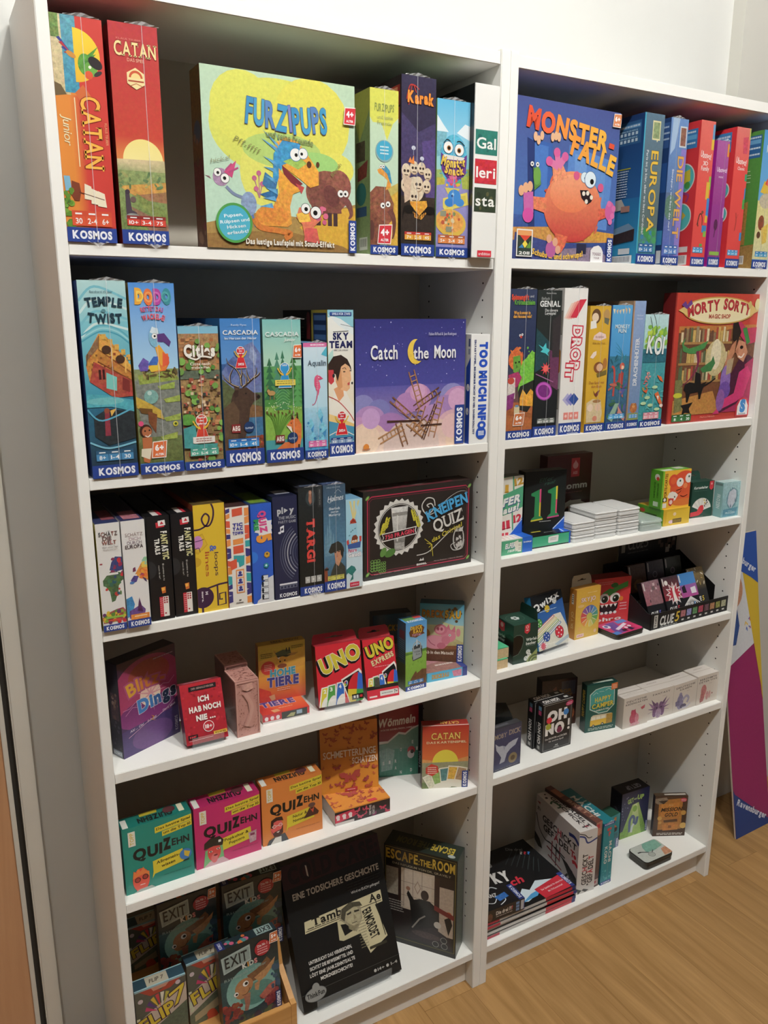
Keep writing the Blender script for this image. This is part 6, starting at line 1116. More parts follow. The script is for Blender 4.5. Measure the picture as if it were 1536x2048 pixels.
on('T', 'cover_picture'); R(0, 0, 1, 1, '17191a'); P([(.74, 1), (1, .45), (1, 1)], '1f5fc8'); L([(.84, .95), (.92, .6)], .03, 'd8e4f4'); R(.18, .62, .42, .68, 'd8c83a'); R(.6, .5, .85, .56, 'd04a8a'); LINES(.42, .65, (.8,), .03, '8a8a8a'); end()
b = box('elf11', 'black card game box with two big green ones, standing on a flat box', '16191a', cat='card game', name='card_box', T='1c1f20', L='101213')
R(0, 0, 1, 1, '1a1f1f~.1'); on('F', 'title')
for u, c1, c2, c3 in ((.3, 'd84a80', 'e0b83a', 'd8cc3a'), (.7, 'e0c83a', 'd84a70', 'd04a88')):
    dv = .02 if u < .5 else -.01
    P([(u - .14, .34 + dv), (u + .06, .28 + dv), (u + .1, .28 + dv), (u + .1, .72 + dv), (u + .14, .75 + dv), (u + .15, .77 + dv), (u - .12, .79 + dv), (u - .12, .77 + dv), (u - .05, .73 + dv), (u - .05, .4 + dv), (u - .14, .38 + dv)], '2f8a54'); P([(u + .06, .28 + dv), (u + .1, .275 + dv), (u + .1, .5 + dv), (u + .065, .5 + dv)], c1); P([(u + .065, .5 + dv), (u + .1, .5 + dv), (u + .1, .74 + dv), (u + .065, .73 + dv)], c2); P([(u - .13, .79 + dv), (u + .16, .77 + dv), (u + .16, .795 + dv), (u - .13, .815 + dv)], c3)
T('Elfer', .52, .14, .34, .06, '3a5a50', b=0, sh=.3, rot=8); T('raus!', .6, .2, .24, .05, '3f6a58', b=0, sh=.3, rot=8); LINES(.38, .66, (.845,), .008, 'd8d8d8'); cornerlogo(k=1.1); on('L', 'side_print'); P([(.6, 1), (1, .85), (1, 1)], '1f55b4'); end()
b = box('romme', 'tall dark red card game box with a red spade emblem at the back', '4f1a1a', cat='card game', name='card_box', T='5a2a28', R='3f1414')
R(0, 0, 1, 1, '561c1c', '461414'); on('F', 'emblem'); R(.53, .06, .72, .34, 'c0303a'); E(.625, .17, .06, 'e0a0a0', rv=.06); P([(.57, .16), (.625, .09), (.68, .16)], 'e0a0a0'); T('ASS', .625, .28, .1, .04, 'e8b0b0', b=2); on('F', 'title'); T('Rommé', .6, .47, .62, .09, 'e0d8d0', b=2, serif=True); LINES(.4, .8, (.57,), .012, '8a4a48'); on('F', 'card_pictures')
for a, b_, r in ((.5, .9, 20), (.65, .88, 0), (.78, .92, -22)):
    W_, H_ = _dim(); ca, sa = math.cos(math.radians(r)), math.sin(math.radians(r)); pts = [(a + (x * ca - y * sa), b_ - (x * sa + y * ca) * W_ / H_) for x, y in ((-.14, -.3), (.14, -.3), (.14, .22), (-.14, .22))]; P(pts, 'd4cfc4'); E(a, b_, .09, '8a5a4a~.6', rv=.14); E(a - .02, b_ - .05, .05, '3a2f2a')
end()
b = box('portelie', 'green sided yellow box lying flat under a standing one', '6ab033', cat='card game', name='card_box', F='e0b830', L='5fa82e', T='e0b634')
R(0, 0, 1, 1, 'e2bc34'); P([(0, 0), (.12, .15), (.88, .12), (1, 0)], 'd8b02c'); P([(0, 1), (.12, .8), (.12, .15), (0, 0)], 'd4ac2a'); on('F', 'price_label'); E(.3, .78, .09, 'e8c8d8', rv=.05); R(.36, .62, .7, .86, '4a3f34'); LINES(.38, .68, (.7, .78), .04, 'c8a83a'); E(.42, .33, .06, 'ecd0a8', rv=.05); on('L', 'side_print'); R(.3, .4, .75, .62, '3a5a20'); E(.2, .32, .1, 'c8503a', rv=.06); R(.78, .5, .92, .8, 'c8dcc0'); end()
b = box('portest', 'yellow card holder box with a round red cartoon face and green side', '6ab82f', cat='card game', name='card_box', F='ecb42f', L='5aa42a', T='6fb83a')
R(0, 0, 1, 1, 'eebb34'); R(0, 0, .05, 1, '6ab82f'); on('F', 'cover_picture'); E(.78, .48, .5, 'dc4f2a', rv=.46, n=40, c2='e2602f'); E(.78, .86, .4, 'e07a34', rv=.1); E(.38, .27, .17, 'd84a2c'); E(.38, .27, .1, 'e2602f'); E(.62, .33, .125, 'f0ece4', rv=.12); E(.93, .24, .13, 'f0ece4', rv=.13); E(.62, .29, .03, '3a5a4a'); E(.93, .2, .03, '3a5a4a'); E(.82, .43, .075, 'ee8a50'); CV([(.5, .54), (.6, .52), (.7, .5)], .025, '5a1f14'); CV([(.55, .63), (.62, .6), (.68, .55)], .02, '5a1f14'); CV([(.66, .68), (.78, .72), (.92, .68)], .025, '5a1f14')
P([(.2, .68), (.26, .58), (.36, .55), (.48, .58), (.58, .66), (.5, .78), (.4, .82)], 'ece6da'); P([(.24, .74), (.3, .72), (.44, .74), (.42, .86), (.34, .94), (.26, .9)], 'd03a30'); E(.34, .83, .06, 'f0d0c8'); R(.44, .68, .48, .72, '2a2420'); on('F', 'title'); T('PORTE-CARTES', .12, .38, .62, .09, '5a3a1a', rot=90, b=1); R(.04, .7, .18, .8, '17130f'); E(.11, .75, .045, 'f0ece4'); R(.04, .84, .18, .96, 'ece4d8'); on('L', 'side_print'); E(.55, .18, .2, 'e4e0d4'); E(.6, .22, .12, 'd0402c'); T('PORTE-CARTES', .4, .52, .42, .13, '2f5a14', rot=90, b=1); T('CARD HOLDER', .66, .52, .38, .12, '2f5a14', rot=90, b=1); R(.35, .82, .75, .94, 'c8dcc0'); on('T', 'side_print'); R(.6, .2, .9, .7, 'dcd8cc'); R(.05, .55, .4, .95, 'e8ecd8'); end()
b = box('karth', 'dark green card holder box with a red holder and fanned cards', '1f3f34', cat='card game', name='card_box', T='23443a')
R(0, 0, 1, 1, '21463a~.05'); on('F', 'card_pictures'); W_, H_ = _dim()
for k in range(11):
    t = math.radians(150 - 13 * k); P([(.48, .82), (.48 + .46 * math.cos(t + .12), .82 - .46 * math.sin(t + .12) * W_ / H_), (.48 + .46 * math.cos(t - .12), .82 - .46 * math.sin(t - .12) * W_ / H_)], ['e6e2da', 'd8d4cc'][k % 2])
SC(9, .58, .5, .78, .72, .02, .035, ['b04a3a', '4a3a34', 'c8a83a'], seed=51); P([(0, .84), (.3, .82), (.38, .7), (.45, .66), (.56, .66), (.6, .76), (.56, .86), (.4, .94), (0, .96)], 'd0303a'); on('F', 'title'); T('Kartenhalter', .4, .16, .62, .065, 'e4e8e4', b=2, sh=.15); on('F', 'emblem'); P([(.78, .01), (.96, .0), (.96, .2), (.87, .26), (.78, .2)], 'cc2f3c'); E(.87, .08, .04, 'e8a8a8'); LINES(.1, .6, (.97,), .01, '7a9a88'); LINES(.1, .7, (.25,), .01, '5a7a6c')
tab(b, .004, .052, b.h, b.h + .022, .026, '23463a', lean=.2); end()
b = box('frozen', 'pale icy blue card box in the right corner of the shelf', '9cc4c8', cat='card game', name='card_box', L='86b4b4', T='b4d0d0')
R(0, 0, 1, 1, 'a8ccd0~.25', '7fb0b8~.25'); on('F', 'cover_picture'); P([(.3, .3), (.42, .2), (.5, .15), (.6, .17), (.8, .25), (.86, .4), (.84, .55), (.74, .68), (.5, .82), (.34, .7), (.24, .58), (.24, .42)], '6a94a0~.3'); P([(.36, .28), (.6, .2), (.74, .26), (.78, .42), (.74, .58), (.56, .74), (.5, .78), (.44, .72), (.3, .6), (.32, .4)], 'c4ccd8~.2'); P([(.7, .45), (.74, .5), (.76, .58), (.72, .6)], '3a5464'); P([(.46, .7), (.5, .62), (.53, .7), (.5, .78)], '5a7484'); P([(.1, .78), (.9, .74), (.86, .97), (.1, .98)], '5a94a8~.3'); on('F', 'title'); T('FROZEN', .5, .885, .52, .05, 'c4dce0', b=2); LINES(.38, .6, (.83,), .012, 'b4d0d8'); SC(14, .1, .06, .9, .2, .02, .05, ['c4dce0', '7aa8b4'], kind='l', seed=52); on('L', 'side_print'); T('FROZEN', .55, .55, .4, .35, 'd0e0e0', rot=-90, b=2, sh=.1); R(.1, .03, .9, .1, '6a8a88'); end()
box('clrA', 'flat dark red card box lying behind the clear plastic cases', '54201e', cat='card game', name='card_box', x=1.205, y=.135, w=.088, h=.028, d=.1, yaw=-6, T='6a2a28')
on('T', 'cover_picture'); R(.05, .05, .95, .95, '7a2a28~.2'); R(.2, .3, .6, .6, 'b83a3f'); R(.7, .1, .95, .9, 'b08a5a~.3'); LINES(.1, .6, (.75, .85), .05, 'd8c8b8'); on('F', 'side_print'); R(0, 0, .75, 1, '9a2430'); P([(.4, .7), (.55, .4), (.62, .7)], 'd8a0a0'); R(.75, 0, 1, 1, 'b0885a'); end()

# ================================================================ right bookcase, fourth shelf
for key, lab in (('woodlow', 'lower of two small wooden boxes with green tops at the divider'), ('woodup', 'upper of two small wooden boxes with green tops at the divider')):
    b = box(key, lab, 'c8ad84', name='wooden_box', cat='box', T='4fb482', group='small wooden boxes', gloss=False)
    R(0, 0, 1, 1, 'd0b68c~.2'); R(0, 0, 1, .07, '4fae80'); on('T', 'cover_picture'); R(0, 0, 1, 1, '52b886'); P([(.1, .2), (.95, .05), (.95, .12), (.12, .26)], 'd8e8d8'); E(.4, .6, .3, 'dce8dc', rv=.2); E(.4, .6, .2, '52b886', rv=.12); end()
def becher(key, lab, **kw):
    b = box(key, lab, '1f3f34', cat='dice cup', name='dice_cup_box', T='26493c', **kw)
    R(0, 0, 1, 1, '1f3d32~.05'); on('F', 'cup_window')
    P([(0, .3), (.12, .25), (.28, .26), (.4, .33), (.43, .45), (.36, .62), (.22, .76), (.0, .8)], '5a6a60'); P([(0, .31), (.12, .265), (.27, .275), (.38, .34), (.41, .45), (.34, .61), (.21, .745), (.0, .785)], '070707')
    on('F', 'title'); T('Würfel-', .75, .42, .46, .07, 'dfe6e0', b=2, serif=True); T('becher', .73, .52, .42, .07, 'dfe6e0', b=2, serif=True); LINES(.55, .9, (.585,), .01, '7a948a'); on('F', 'emblem'); P([(.44, .045), (.66, .0), (.66, .2), (.55, .27), (.44, .22)], 'cc2f3c'); E(.55, .09, .06, 'e8b0b0'); E(.55, .09, .03, 'cc2f3c'); R(.5, .16, .6, .185, 'f0c8c8')
    on('F', 'cover_picture')
    for a, c_ in ((.62, .74), (.68, .84), (.54, .9)): E(a, c_, .09, 'd8ddd8'); E(a - .02, c_ - .02, .015, '3a4a44'); E(a + .03, c_ + .02, .015, '3a4a44')
    P([(1, .68), (1, 1), (.55, 1), (.62, .92)], '8f9a5f')
    for k in range(5): E(.92, 1.0, .34 - .06 * k, ['8f9a5f', '4a5a3c'][k % 2], rv=.28 - .05 * k)
    on('L', 'cup_window'); P([(1, .3), (.8, .27), (.6, .32), (.5, .45), (.6, .62), (.85, .76), (1, .8)], '070707'); on('L', 'emblem'); P([(.2, .03), (.5, .06), (.5, .26), (.35, .3), (.2, .24)], 'cc2f3c'); E(.35, .13, .08, 'e8b0b0'); on('L', 'title'); T('Würfel-', .3, .4, .5, .07, 'c8d0ca', b=2); T('becher', .3, .5, .45, .07, 'c8d0ca', b=2)
    on('T', 'cover_picture'); E(.45, .45, .34, '7a9488', rv=.3, n=30); E(.45, .45, .33, '26493c', rv=.29, n=30)
    for k in range(6): a = k * PI / 3; E(.45 + .1 * math.cos(a), .45 + .1 * math.sin(a), .06, 'd4dad6')
    E(.45, .45, .03, '1a241f'); end()
    tab(b, .002, b.d - .002, b.h, b.h + .026, b.w - .0012, '1f3f34', along='y', slot=False)
    return b
becher('becher', 'dark green dice cup box with a round black window, in front by the divider')
becher('becher', 'dark green dice cup box in shadow behind another one at the divider', x=.835, y=.15, yaw=4)
b = box('qwixx', 'blue dice game box with white slanted lettering, leaning on a clear stand', '2a58a0', cat='dice game', L='2f9ad0', T='17181a')
R(0, 0, 1, 1, '1f4a8c', '3a74b8'); on('F', 'cover_picture'); P([(0, 0), (1, 0), (1, .16), (.1, .33), (0, .34)], '16181a'); P([(0, .62), (.62, .42), (.86, .42), (1, .7), (1, 1), (0, 1)], 'dcd8c8~.1')
for k in range(4): P([(.0, .62 + .08 * k), (.62 + .06 * k, .42 + .05 * k), (.66 + .06 * k, .46 + .05 * k), (.0, .67 + .085 * k)], ['c85a50', 'd8c860', '7aa860', '5a86b8'][k]); L([(.02, .645 + .08 * k), (.62 + .06 * k, .445 + .05 * k)], .03, 'e4e0d4')
P([(.5, .96), (1, .86), (1, .92), (.6, 1)], 'a8b8c4')
def die(u, v, r, c, d='f4f4f0'): E(u, v, r, '2a2a2a'); E(u, v, r * .95, c, n=12, rot=15); [E(u + r * x, v + r * y, r * .13, d) for x, y in ((-.5, -.4), (.1, -.6), (.5, -.1), (-.2, .1), (.3, .45), (-.5, .5))]
die(.46, .285, .085, 'd8b834', '8a6a14'); die(.72, .175, .075, 'dcdcd4', '5a5a5a'); die(.14, .5, .1, '4f9a3c'); die(.3, .78, .11, '2f4f9a'); die(.72, .765, .14, 'c8283a'); E(.15, .93, .12, 'e8e0e0', rv=.07); ST(.15, .93, .1, .06, 10, 'd05a6a')
on('F', 'title'); T('Qwixx', .46, .145, .88, .11, 'e8e8e6', b=3, rot=14, jit=.05, oc='2a2c30', ow=4); LINES(.2, .75, (.31,), .012, 'b8cce4'); end()
b = box('skyjo', 'amber card game box with a colour wheel and a pale hang tab', 'dca03c', cat='card game', name='card_box', L='d08a34', T='d8a040')
R(0, 0, 1, 1, 'e0b040~.06', 'd8b04a~.06'); on('F', 'cover_picture')
for k, c in enumerate(('c84a50', 'd8603f', 'e0903f', 'e0b848', 'd8cc70', 'a8bc5a', '6aa858', '4f9a8a', '5a98c0', '4f70b4', '6a5aa8', '8a5a9a')):
    E(.58, .58, .36, c, a0=150 + 30 * k, a1=180 + 30 * k, n=6)
E(.58, .58, .37, 'ecdcb0', a0=0, a1=0.1); E(.58, .58, .12, 'c8c060')
for k in range(12): a = k * PI / 6; L([(.58 + .14 * math.cos(a), .58 + .14 * math.sin(a) * .62), (.58 + .33 * math.cos(a), .58 + .33 * math.sin(a) * .62)], .02, 'e8e0c8')
on('F', 'title'); T('SKYJO', .5, .225, .6, .08, 'ece0d8', b=1, oc='c8787a', ow=3, jit=.04); E(.2, .34, .13, 'e0b878', rv=.05); LINES(.45, .85, (.1,), .01, 'ecd8a8'); R(.08, .9, .38, .965, 'ecd0cc'); T('MAGILANO', .23, .932, .22, .025, 'c85a5a', b=2); E(.85, .9, .06, 'e8c0a0'); E(.2, .8, .08, 'dca850'); on('L', 'side_print'); T('SKYJO', .55, .62, .34, .35, 'ecc888', rot=90, b=1); R(.35, .1, .65, .3, 'ece4d0'); LINES(.4, .62, (.13, .17, .21, .25), .02, '4a3a2a')
tab(b, .004, b.w - .008, b.h, b.h + .026, b.d - .001, 'd4cdb8', lean=.12, r=.008); end()
b = box('ohre', 'bright red card game box with a grinning face and a green stalk', 'cc2f34', cat='card game', name='card_box', T='8a2024', R='8a2226')
R(0, 0, 1, 1, 'd4343a~.04'); on('F', 'cover_picture'); P([(.25, .3), (.42, .22), (.56, .26), (.58, .32), (.44, .38), (.3, .42), (.38, .32), (.22, .33)], '3f9a44'); P([(.5, .24), (.62, .18), (.92, .1), (.92, .22), (.66, .28), (.58, .32)], '44a448'); E(.55, .16, .1, '2f7a3a', rv=.06)
for a in (.28, .58): E(a, .43, .14, 'f0ece4', rv=.12); E(a + .02, .45, .09, '1f3a24', rv=.09); E(a + .02, .46, .06, '0f140f'); E(a - .01, .43, .02, 'f4f4f0')
E(.75, .47, .06, 'e8852f'); P([(.15, .55), (.3, .58), (.5, .57), (.68, .54), (.66, .66), (.58, .74), (.42, .78), (.26, .76), (.17, .68)], '1c1414')
for a in (.24, .36, .48, .6): P([(a - .05, .56), (a + .05, .56), (a, .63)], 'f0ece4'); E(a, .75, .045, 'f0ece4', rv=.035)
LINES(.1, .5, (.08, .12), .012, 'e89090'); LINES(.72, .92, (.57, .63, .7), .02, 'f0c0c0'); on('F', 'title'); T('ohro', .42, .885, .72, .075, 'f2e8e4', b=2); on('T', 'side_print'); CV([(.1, .5), (.4, .3), (.7, .5), (.95, .4)], .02, 'a84a4a'); end()
# ================================================================ left bookcase, fourth shelf
b = box('blitz', 'tall dark purple game box with orange and blue lettering, turned at the left', '2c2038', L='221c30', T='1f1a22')
R(0, 0, 1, 1, '3a1f30~.1', '4a3a66~.1'); on('F', 'cover_picture'); E(.5, .36, .62, '8a3058~.1', rv=.5, n=40, c2='b0406a~.1'); E(.52, .22, .36, '8a3a34~.1', rv=.24, c2='a8483a~.1'); E(.45, .6, .5, '6a2f6a~.1', rv=.22, c2='8a3a7a~.1'); P([(0, .72), (1, .68), (1, 1), (0, 1)], '4c3c70~.1'); E(.52, .87, .36, '6a4a80~.1', rv=.2); E(.52, .43, .18, 'e0a8a0', c2='f8f0d0'); ST(.52, .43, .3, .04, 9, 'd89aa0')
for pts in ([(.4, .44), (.25, .46), (.15, .5), (.04, .5)], [(.62, .42), (.75, .38), (.85, .4), (.96, .34)], [(.45, .48), (.3, .52), (.2, .5), (.08, .56)]): L(pts, .008, 'c890b0')
P([(.48, .48), (.54, .44), (.56, .52), (.5, .53)], 'ecd03a')
on('F', 'title'); T('Blitz-', .46, .31, .66, .13, 'd89034', b=2, oc='a8527a', ow=5, rot=3, arc=.25, cols=['d8a034', 'd89034', 'd08030', 'c8742c', 'b8642c', 'b8642c']); T('Dings', .63, .5, .68, .13, '3a6ab0', b=3, oc='d8d8e0', ow=4, rot=6, cols=['3f80c0', '3f78b8', '34609a', '1f2c44', '1c2434'])
T('Ah! ... Oh! ... Schnell', .36, .72, .46, .024, 'd8ccd8', b=1, rot=8, sh=.2); T('... Dings eben', .8, .66, .28, .024, 'd8ccd8', b=1, rot=12, sh=.2); CV([(.1, .8), (.3, .75), (.5, .7)], .008, 'd8a8c0'); CV([(.55, .72), (.75, .67), (.92, .6)], .008, 'd8a8c0'); P([(.5, .66), (.56, .69), (.52, .71), (.58, .74), (.5, .71), (.54, .69)], 'e0a03a'); LINES(.6, .95, (.08,), .01, 'a08a98')
on('F', 'publisher_label'); T('KOSMOS', .94, .87, .16, .05, 'b8b0c0', rot=90, b=2); on('L', 'side_print'); R(.2, .32, .85, .6, '4a3040~.5'); SC(12, .2, .32, .8, .6, .06, .14, ['8a6a60', '6a4a4a', 'a88a80'], seed=61); R(.1, .93, .9, .99, '8a94a4'); T('KOSMOS', .5, .96, .7, .03, 'e0e4ea', b=2); SC(10, .3, .62, .8, .9, .04, .1, ['4a4458', '3a3448'], seed=62); end()
b = box('ichhab', 'red party card game box with white capitals, leaning on a clear stand', 'a8202c', cat='card game', name='card_box', L='6a1a20', T='a03040')
R(0, 0, 1, 1, 'b8222f~.1', 'a41c2a~.1'); on('F', 'cover_picture'); SC(90, .03, .02, .97, .98, .02, .035, ['a81c2c', 'c42c38', '9a1826'], seed=63); R(.2, .055, .86, .13, '1f1a1c'); T('DER GENIALEVERGER', .53, .092, .54, .03, 'b89a90', b=1); E(.56, .75, .13, 'f0e6e2', n=30); E(.56, .75, .115, 'b8222f', n=30); T('18+', .56, .75, .17, .06, 'f4ece8', b=2); R(.05, .84, .28, .91, '241a1c'); T('EMF', .165, .875, .16, .03, 'c83a44', b=2); R(.66, .855, .98, .91, 'e0b43a'); T('50 KARTEN', .82, .883, .26, .025, '4a3014', b=2); L([(.06, .935), (.64, .93)], .008, 'f0d8d8')
on('F', 'title'); T('ICH', .52, .28, .26, .085, 'f2ece4', b=3); T('HAB NOCH', .53, .435, .76, .085, 'f2ece4', b=3, arc=.02); T('NIE ...', .52, .585, .46, .085, 'f2ece4', b=3); on('T', 'side_print'); R(.1, .2, .8, .8, 'c8566a'); LINES(.15, .75, (.5,), .2, 'e8b0b8'); end()
def pinkbox(key, lab, **kw):
    b = box(key, lab, 'b8847a', cat='card game', name='card_box', group='pink patterned card boxes', L='8f645c', T='c08c80', **kw)
    R(0, 0, 1, 1, 'c8948a'); on('F', 'pattern'); SC(170, .06, .04, .94, .96, .02, .05, ['a06a60', '8f5c54', 'aa766a'], kind='l', seed=64); P([(.25, .2), (.62, .2), (.85, .45), (.85, .6), (.6, .85), (.3, .8), (.55, .55), (.5, .38)], 'c8948a'); CV([(.42, .22), (.68, .45), (.6, .65), (.42, .82)], .12, 'd0a094'); LINES(.35, .6, (.12,), .03, 'd0a094'); P([(.3, .05), (.7, .04), (.75, .15), (.5, .19), (.28, .14)], 'd0a094~.3')
    L([(.03, .01), (.03, .99), (.97, .99), (.97, .01), (.03, .01)], .05, 'd4a498'); on('L', 'pattern'); SC(90, .05, .04, .95, .96, .03, .06, ['7a4f48', '84584f'], kind='l', seed=65); on('T', 'pattern'); SC(60, .06, .08, .94, .92, .04, .08, ['a06a60', '8f5c54'], kind='l', seed=66); L([(.03, .02), (.03, .98), (.97, .98), (.97, .02), (.03, .02)], .05, 'd4a498'); end()
pinkbox('pink2', 'front one of two narrow pink boxes with a brown filigree pattern')
pinkbox('pink2', 'narrow pink filigree box in shadow, close behind its twin', x=.2435, y=.083, h=.1175)
def hohe(lying):
    R(0, 0, 1, 1, 'e0c04a~.06', 'e0703a~.06'); on(CUR[1], 'cover_picture'); G([(0, .55), (1, .45), (1, 1), (0, 1)], ['e8a03c', 'e8b040', 'd84a34', 'd04034'])
b = box('hohelie', 'orange card game box lying flat, partly under a standing twin', 'd8602f', cat='card game', name='card_box', L='d4b8a0')
R(0, 0, 1, 1, 'c83a44'); R(0, .78, 1, 1, 'd4ccc8'); R(.4, .05, .95, .85, '3f4440'); P([(.5, .7), (.6, .3), (.7, .35), (.66, .75)], 'a8a878'); R(.72, .15, .84, .6, '9ab0c4'); on('F', 'info_strip')
for k in range(3): E(.08 + .12 * k, .45, .04, 'f0e4e4'); R(.05 + .12 * k, .5, .11 + .12 * k, .7, 'f0e4e4')
on('T', 'cover_picture'); G([(0, 0), (1, 0), (1, 1), (0, 1)], ['e0803a', 'e0803a', 'd4402f', 'd84434']); P([(0, .3), (.3, .75), (.4, 1), (0, 1)], 'c83a30'); P([(.22, .8), (.36, .78), (.4, .92), (.26, .95)], 'd8a070'); on('T', 'title'); T('TIERE', .45, .45, .72, .26, '3f3a80', b=3, oc='dcdcec', ow=4); LINES(.4, .7, (.75,), .03, 'f0b898'); end()
b = box('hohest', 'yellow and orange card game box with a giraffe in an officer cap', 'd8a83c', cat='card game', name='card_box', T='c0a040', L='b8743a')
hohe(0); on('F', 'cover_picture'); P([(0, .0), (1, 0), (1, .1), (.5, .2), (0, .26)], 'c8b040~.1'); R(0, 0, 1, .05, 'c8ac44'); P([(.32, .1), (.4, .18), (.38, .22), (.36, .18)], 'b88a44'); P([(.68, .2), (.86, .2), (.78, .24), (.64, .25)], 'b88a44'); P([(.36, .16), (.52, .12), (.68, .14), (.7, .2), (.56, .23), (.4, .22)], '4a5a44'); P([(.38, .22), (.7, .22), (.62, .255), (.42, .25)], '2f3a30'); E(.6, .13, .015, '2a2a2a', rv=.05); E(.66, .13, .015, '2a2a2a', rv=.05); E(.5, .33, .13, 'dca444~.2', rv=.12); E(.5, .4, .1, '8a4a34', rv=.05); E(.46, .32, .02, '2a1c14'); E(.56, .31, .02, '2a1c14'); P([(.4, .25), (.46, .24), (.44, .28)], 'e8e0d0'); E(.2, .4, .15, 'd03a34', n=30); LINES(.12, .28, (.35, .38, .41, .44), .01, 'f0c0b8'); LINES(.05, .3, (.15, .18, .21), .01, '5a4a24'); LINES(.7, .95, (.08, .11), .01, '5a4a24')
P([(0, .72), (.24, .82), (.28, .98), (.2, 1), (0, 1)], 'd0402f~.1'); P([(.2, .9), (.32, .88), (.34, .97), (.26, .99)], 'd8a070')
on('F', 'title'); T('HOHE', .51, .51, .54, .12, '3f9ab0', b=3, oc='dce8ec', ow=4, jit=.06); T('TIERE', .51, .665, .68, .15, '3f3f8a', b=3, oc='dcdcec', ow=4, jit=.06); LINES(.38, .66, (.79, .82), .01, 'f0c8b0'); on('T', 'side_print'); T('EBEIL SHOW', .6, .5, .6, .4, '4a3a24', b=1); end()
def unocards(s=1.0, v0=.62):
    on('F', 'card_pictures')
    for k, (a, c, t) in enumerate(((.02, 'd8c83a', '2'), (.16, '4f9a44', '3'), (.36, '2f6ac0', '4'))):
        P([(a + .06, v0 + .06 - .02 * k), (a + .24, v0 + .05 - .02 * k), (a + .22, 1), (a - .02, 1)], 'ece8e0'); P([(a + .08, v0 + .08 - .02 * k), (a + .22, v0 + .07 - .02 * k), (a + .2, 1), (a + .01, 1)], c); T(t, a + .13, v0 + .13 - .02 * k, .06, .06, 'f4f4f0', b=2); E(a + .13, v0 + .33, .08, 'ece8e0', rv=.16, rot=-25)
    P([(.52, v0 - .02), (.94, v0 - .16), (.99, v0 - .1), (1, 1), (.68, 1)], 'ece8e0'); P([(.55, v0), (.92, v0 - .12), (.97, v0 - .05), (1, .98), (.7, .98)], '151515')
    for a0, c in ((90, 'c8202c'), (180, 'd8c030'), (0, '2f62c0'), (270, '3f9a44')): E(.86, v0 + .18, .2, c, rv=.36, a0=a0, a1=a0 + 90, rot=-8, n=10)
    E(.62, v0 + .06, .045, 'ece8e0', rv=.07, rot=-15)
    for a0, c in ((90, 'c8202c'), (180, 'd8c030'), (0, '2f62c0'), (270, '3f9a44')): E(.62, v0 + .06, .035, c, rv=.055, a0=a0, a1=a0 + 90, rot=-15, n=5)
b = box('uno', 'large red card game box with big slanted yellow capitals on a clear stand', 'c01c2a', cat='card game', name='card_box', T='b02030', L='5a1418')
R(0, 0, 1, 1, 'd0202f'); on('F', 'title'); T('UNO', .53, .27, .96, .26, '141214', rot=17, b=4, oc='e8e4dc', ow=4); T('UNO', .5, .285, .96, .26, '141214', rot=17, b=4); T('UNO', .53, .255, .92, .24, 'd8c83a', rot=17, b=3, oc='ece8dc', ow=4); T('UNO', .53, .255, .92, .24, 'cfc034', rot=17, b=2); unocards(); on('F', 'info_strip'); R(.74, .88, 1, .97, '17140f'); R(.78, .905, .82, .945, 'd8d8d4'); R(.85, .9, .88, .95, 'd8d8d4'); R(.92, .905, .98, .945, 'c8202c')
tab(b, 0, b.w, b.h, b.h + .018, b.d - .006, 'b01c2a', lean=.25, slot=True); end()
b = box('unox', 'smaller red card game box with slanted yellow capitals and EXPRESS below', 'c01c2a', cat='card game', name='card_box', T='b02030', L='5a1418')
R(0, 0, 1, 1, 'cc202f'); on('F', 'title'); T('UNO', .5, .17, .92, .19, '141214', rot=15, b=4, oc='e8e4dc', ow=4); T('UNO', .53, .155, .9, .18, 'd8c83a', rot=15, b=3, oc='141214', ow=4); T('UNO', .53, .155, .9, .18, 'cfc034', rot=15, b=2); T('EXPRESS', .58, .35, .74, .08, 'dccf9a', rot=17, b=3, oc='7a1420', ow=4); LINES(.3, .95, (.47,), .01, 'e8a8a8'); unocards(v0=.58); on('F', 'info_strip'); R(0, .82, 1, 1, 'c8283a'); R(0, .78, 1, .84, '2a241f~.4'); R(.4, .88, .97, .96, 'd8d4cc'); T('7+', .9, .92, .1, .05, '1a1a1a', b=2); LINES(.45, .8, (.92,), .012, '7a7a76'); R(.06, .94, .3, .965, 'e8d8d4'); R(.25, .65, .42, .8, '4a4a40~.4')
tab(b, 0, b.w, b.h, b.h + .022, b.d - .006, 'b8202e', lean=.25); end()
b = box('dtot', 'narrow blue and green box with a grey bucket drawn below brown lettering', '7aaa4a', L='35585f', T='4a94d0')
R(0, 0, 1, .42, '4f9ad8', '8fc4e0'); R(0, .42, 1, .95, '8ab84a~.1', '7aa83f~.1'); on('F', 'cover_picture'); P([(0, .43), (.3, .44), (.6, .42), (1, .41), (1, .45), (0, .47)], '5a8a3a~.3'); P([(.35, .46), (.3, .38), (.45, .34), (.7, .34), (.78, .37), (.8, .5), (.76, .54), (.35, .57), (.3, .52)], '3a4044'); P([(.33, .44), (.38, .4), (.7, .39), (.77, .5), (.74, .525), (.36, .555)], '9aa4a8'); CV([(.36, .42), (.38, .33), (.55, .29), (.7, .33), (.72, .4)], .05, 'c4cccc'); CV([(.36, .42), (.38, .33), (.55, .29), (.7, .33), (.72, .4)], .015, '3a4044'); R(.5, .26, .56, .36, 'c8ccd0'); T('FARM', .54, .44, .26, .025, '5a6468', b=1); T('FUX', .6, .48, .22, .025, '5a6468', b=1)
for a, b_ in ((.35, .6), (.6, .57), (.75, .59)): L([(a, b_ + .03), (a - .04, b_)], .012, '5a8a2f'); L([(a, b_ + .03), (a + .05, b_ - .005)], .012, '5a8a2f')
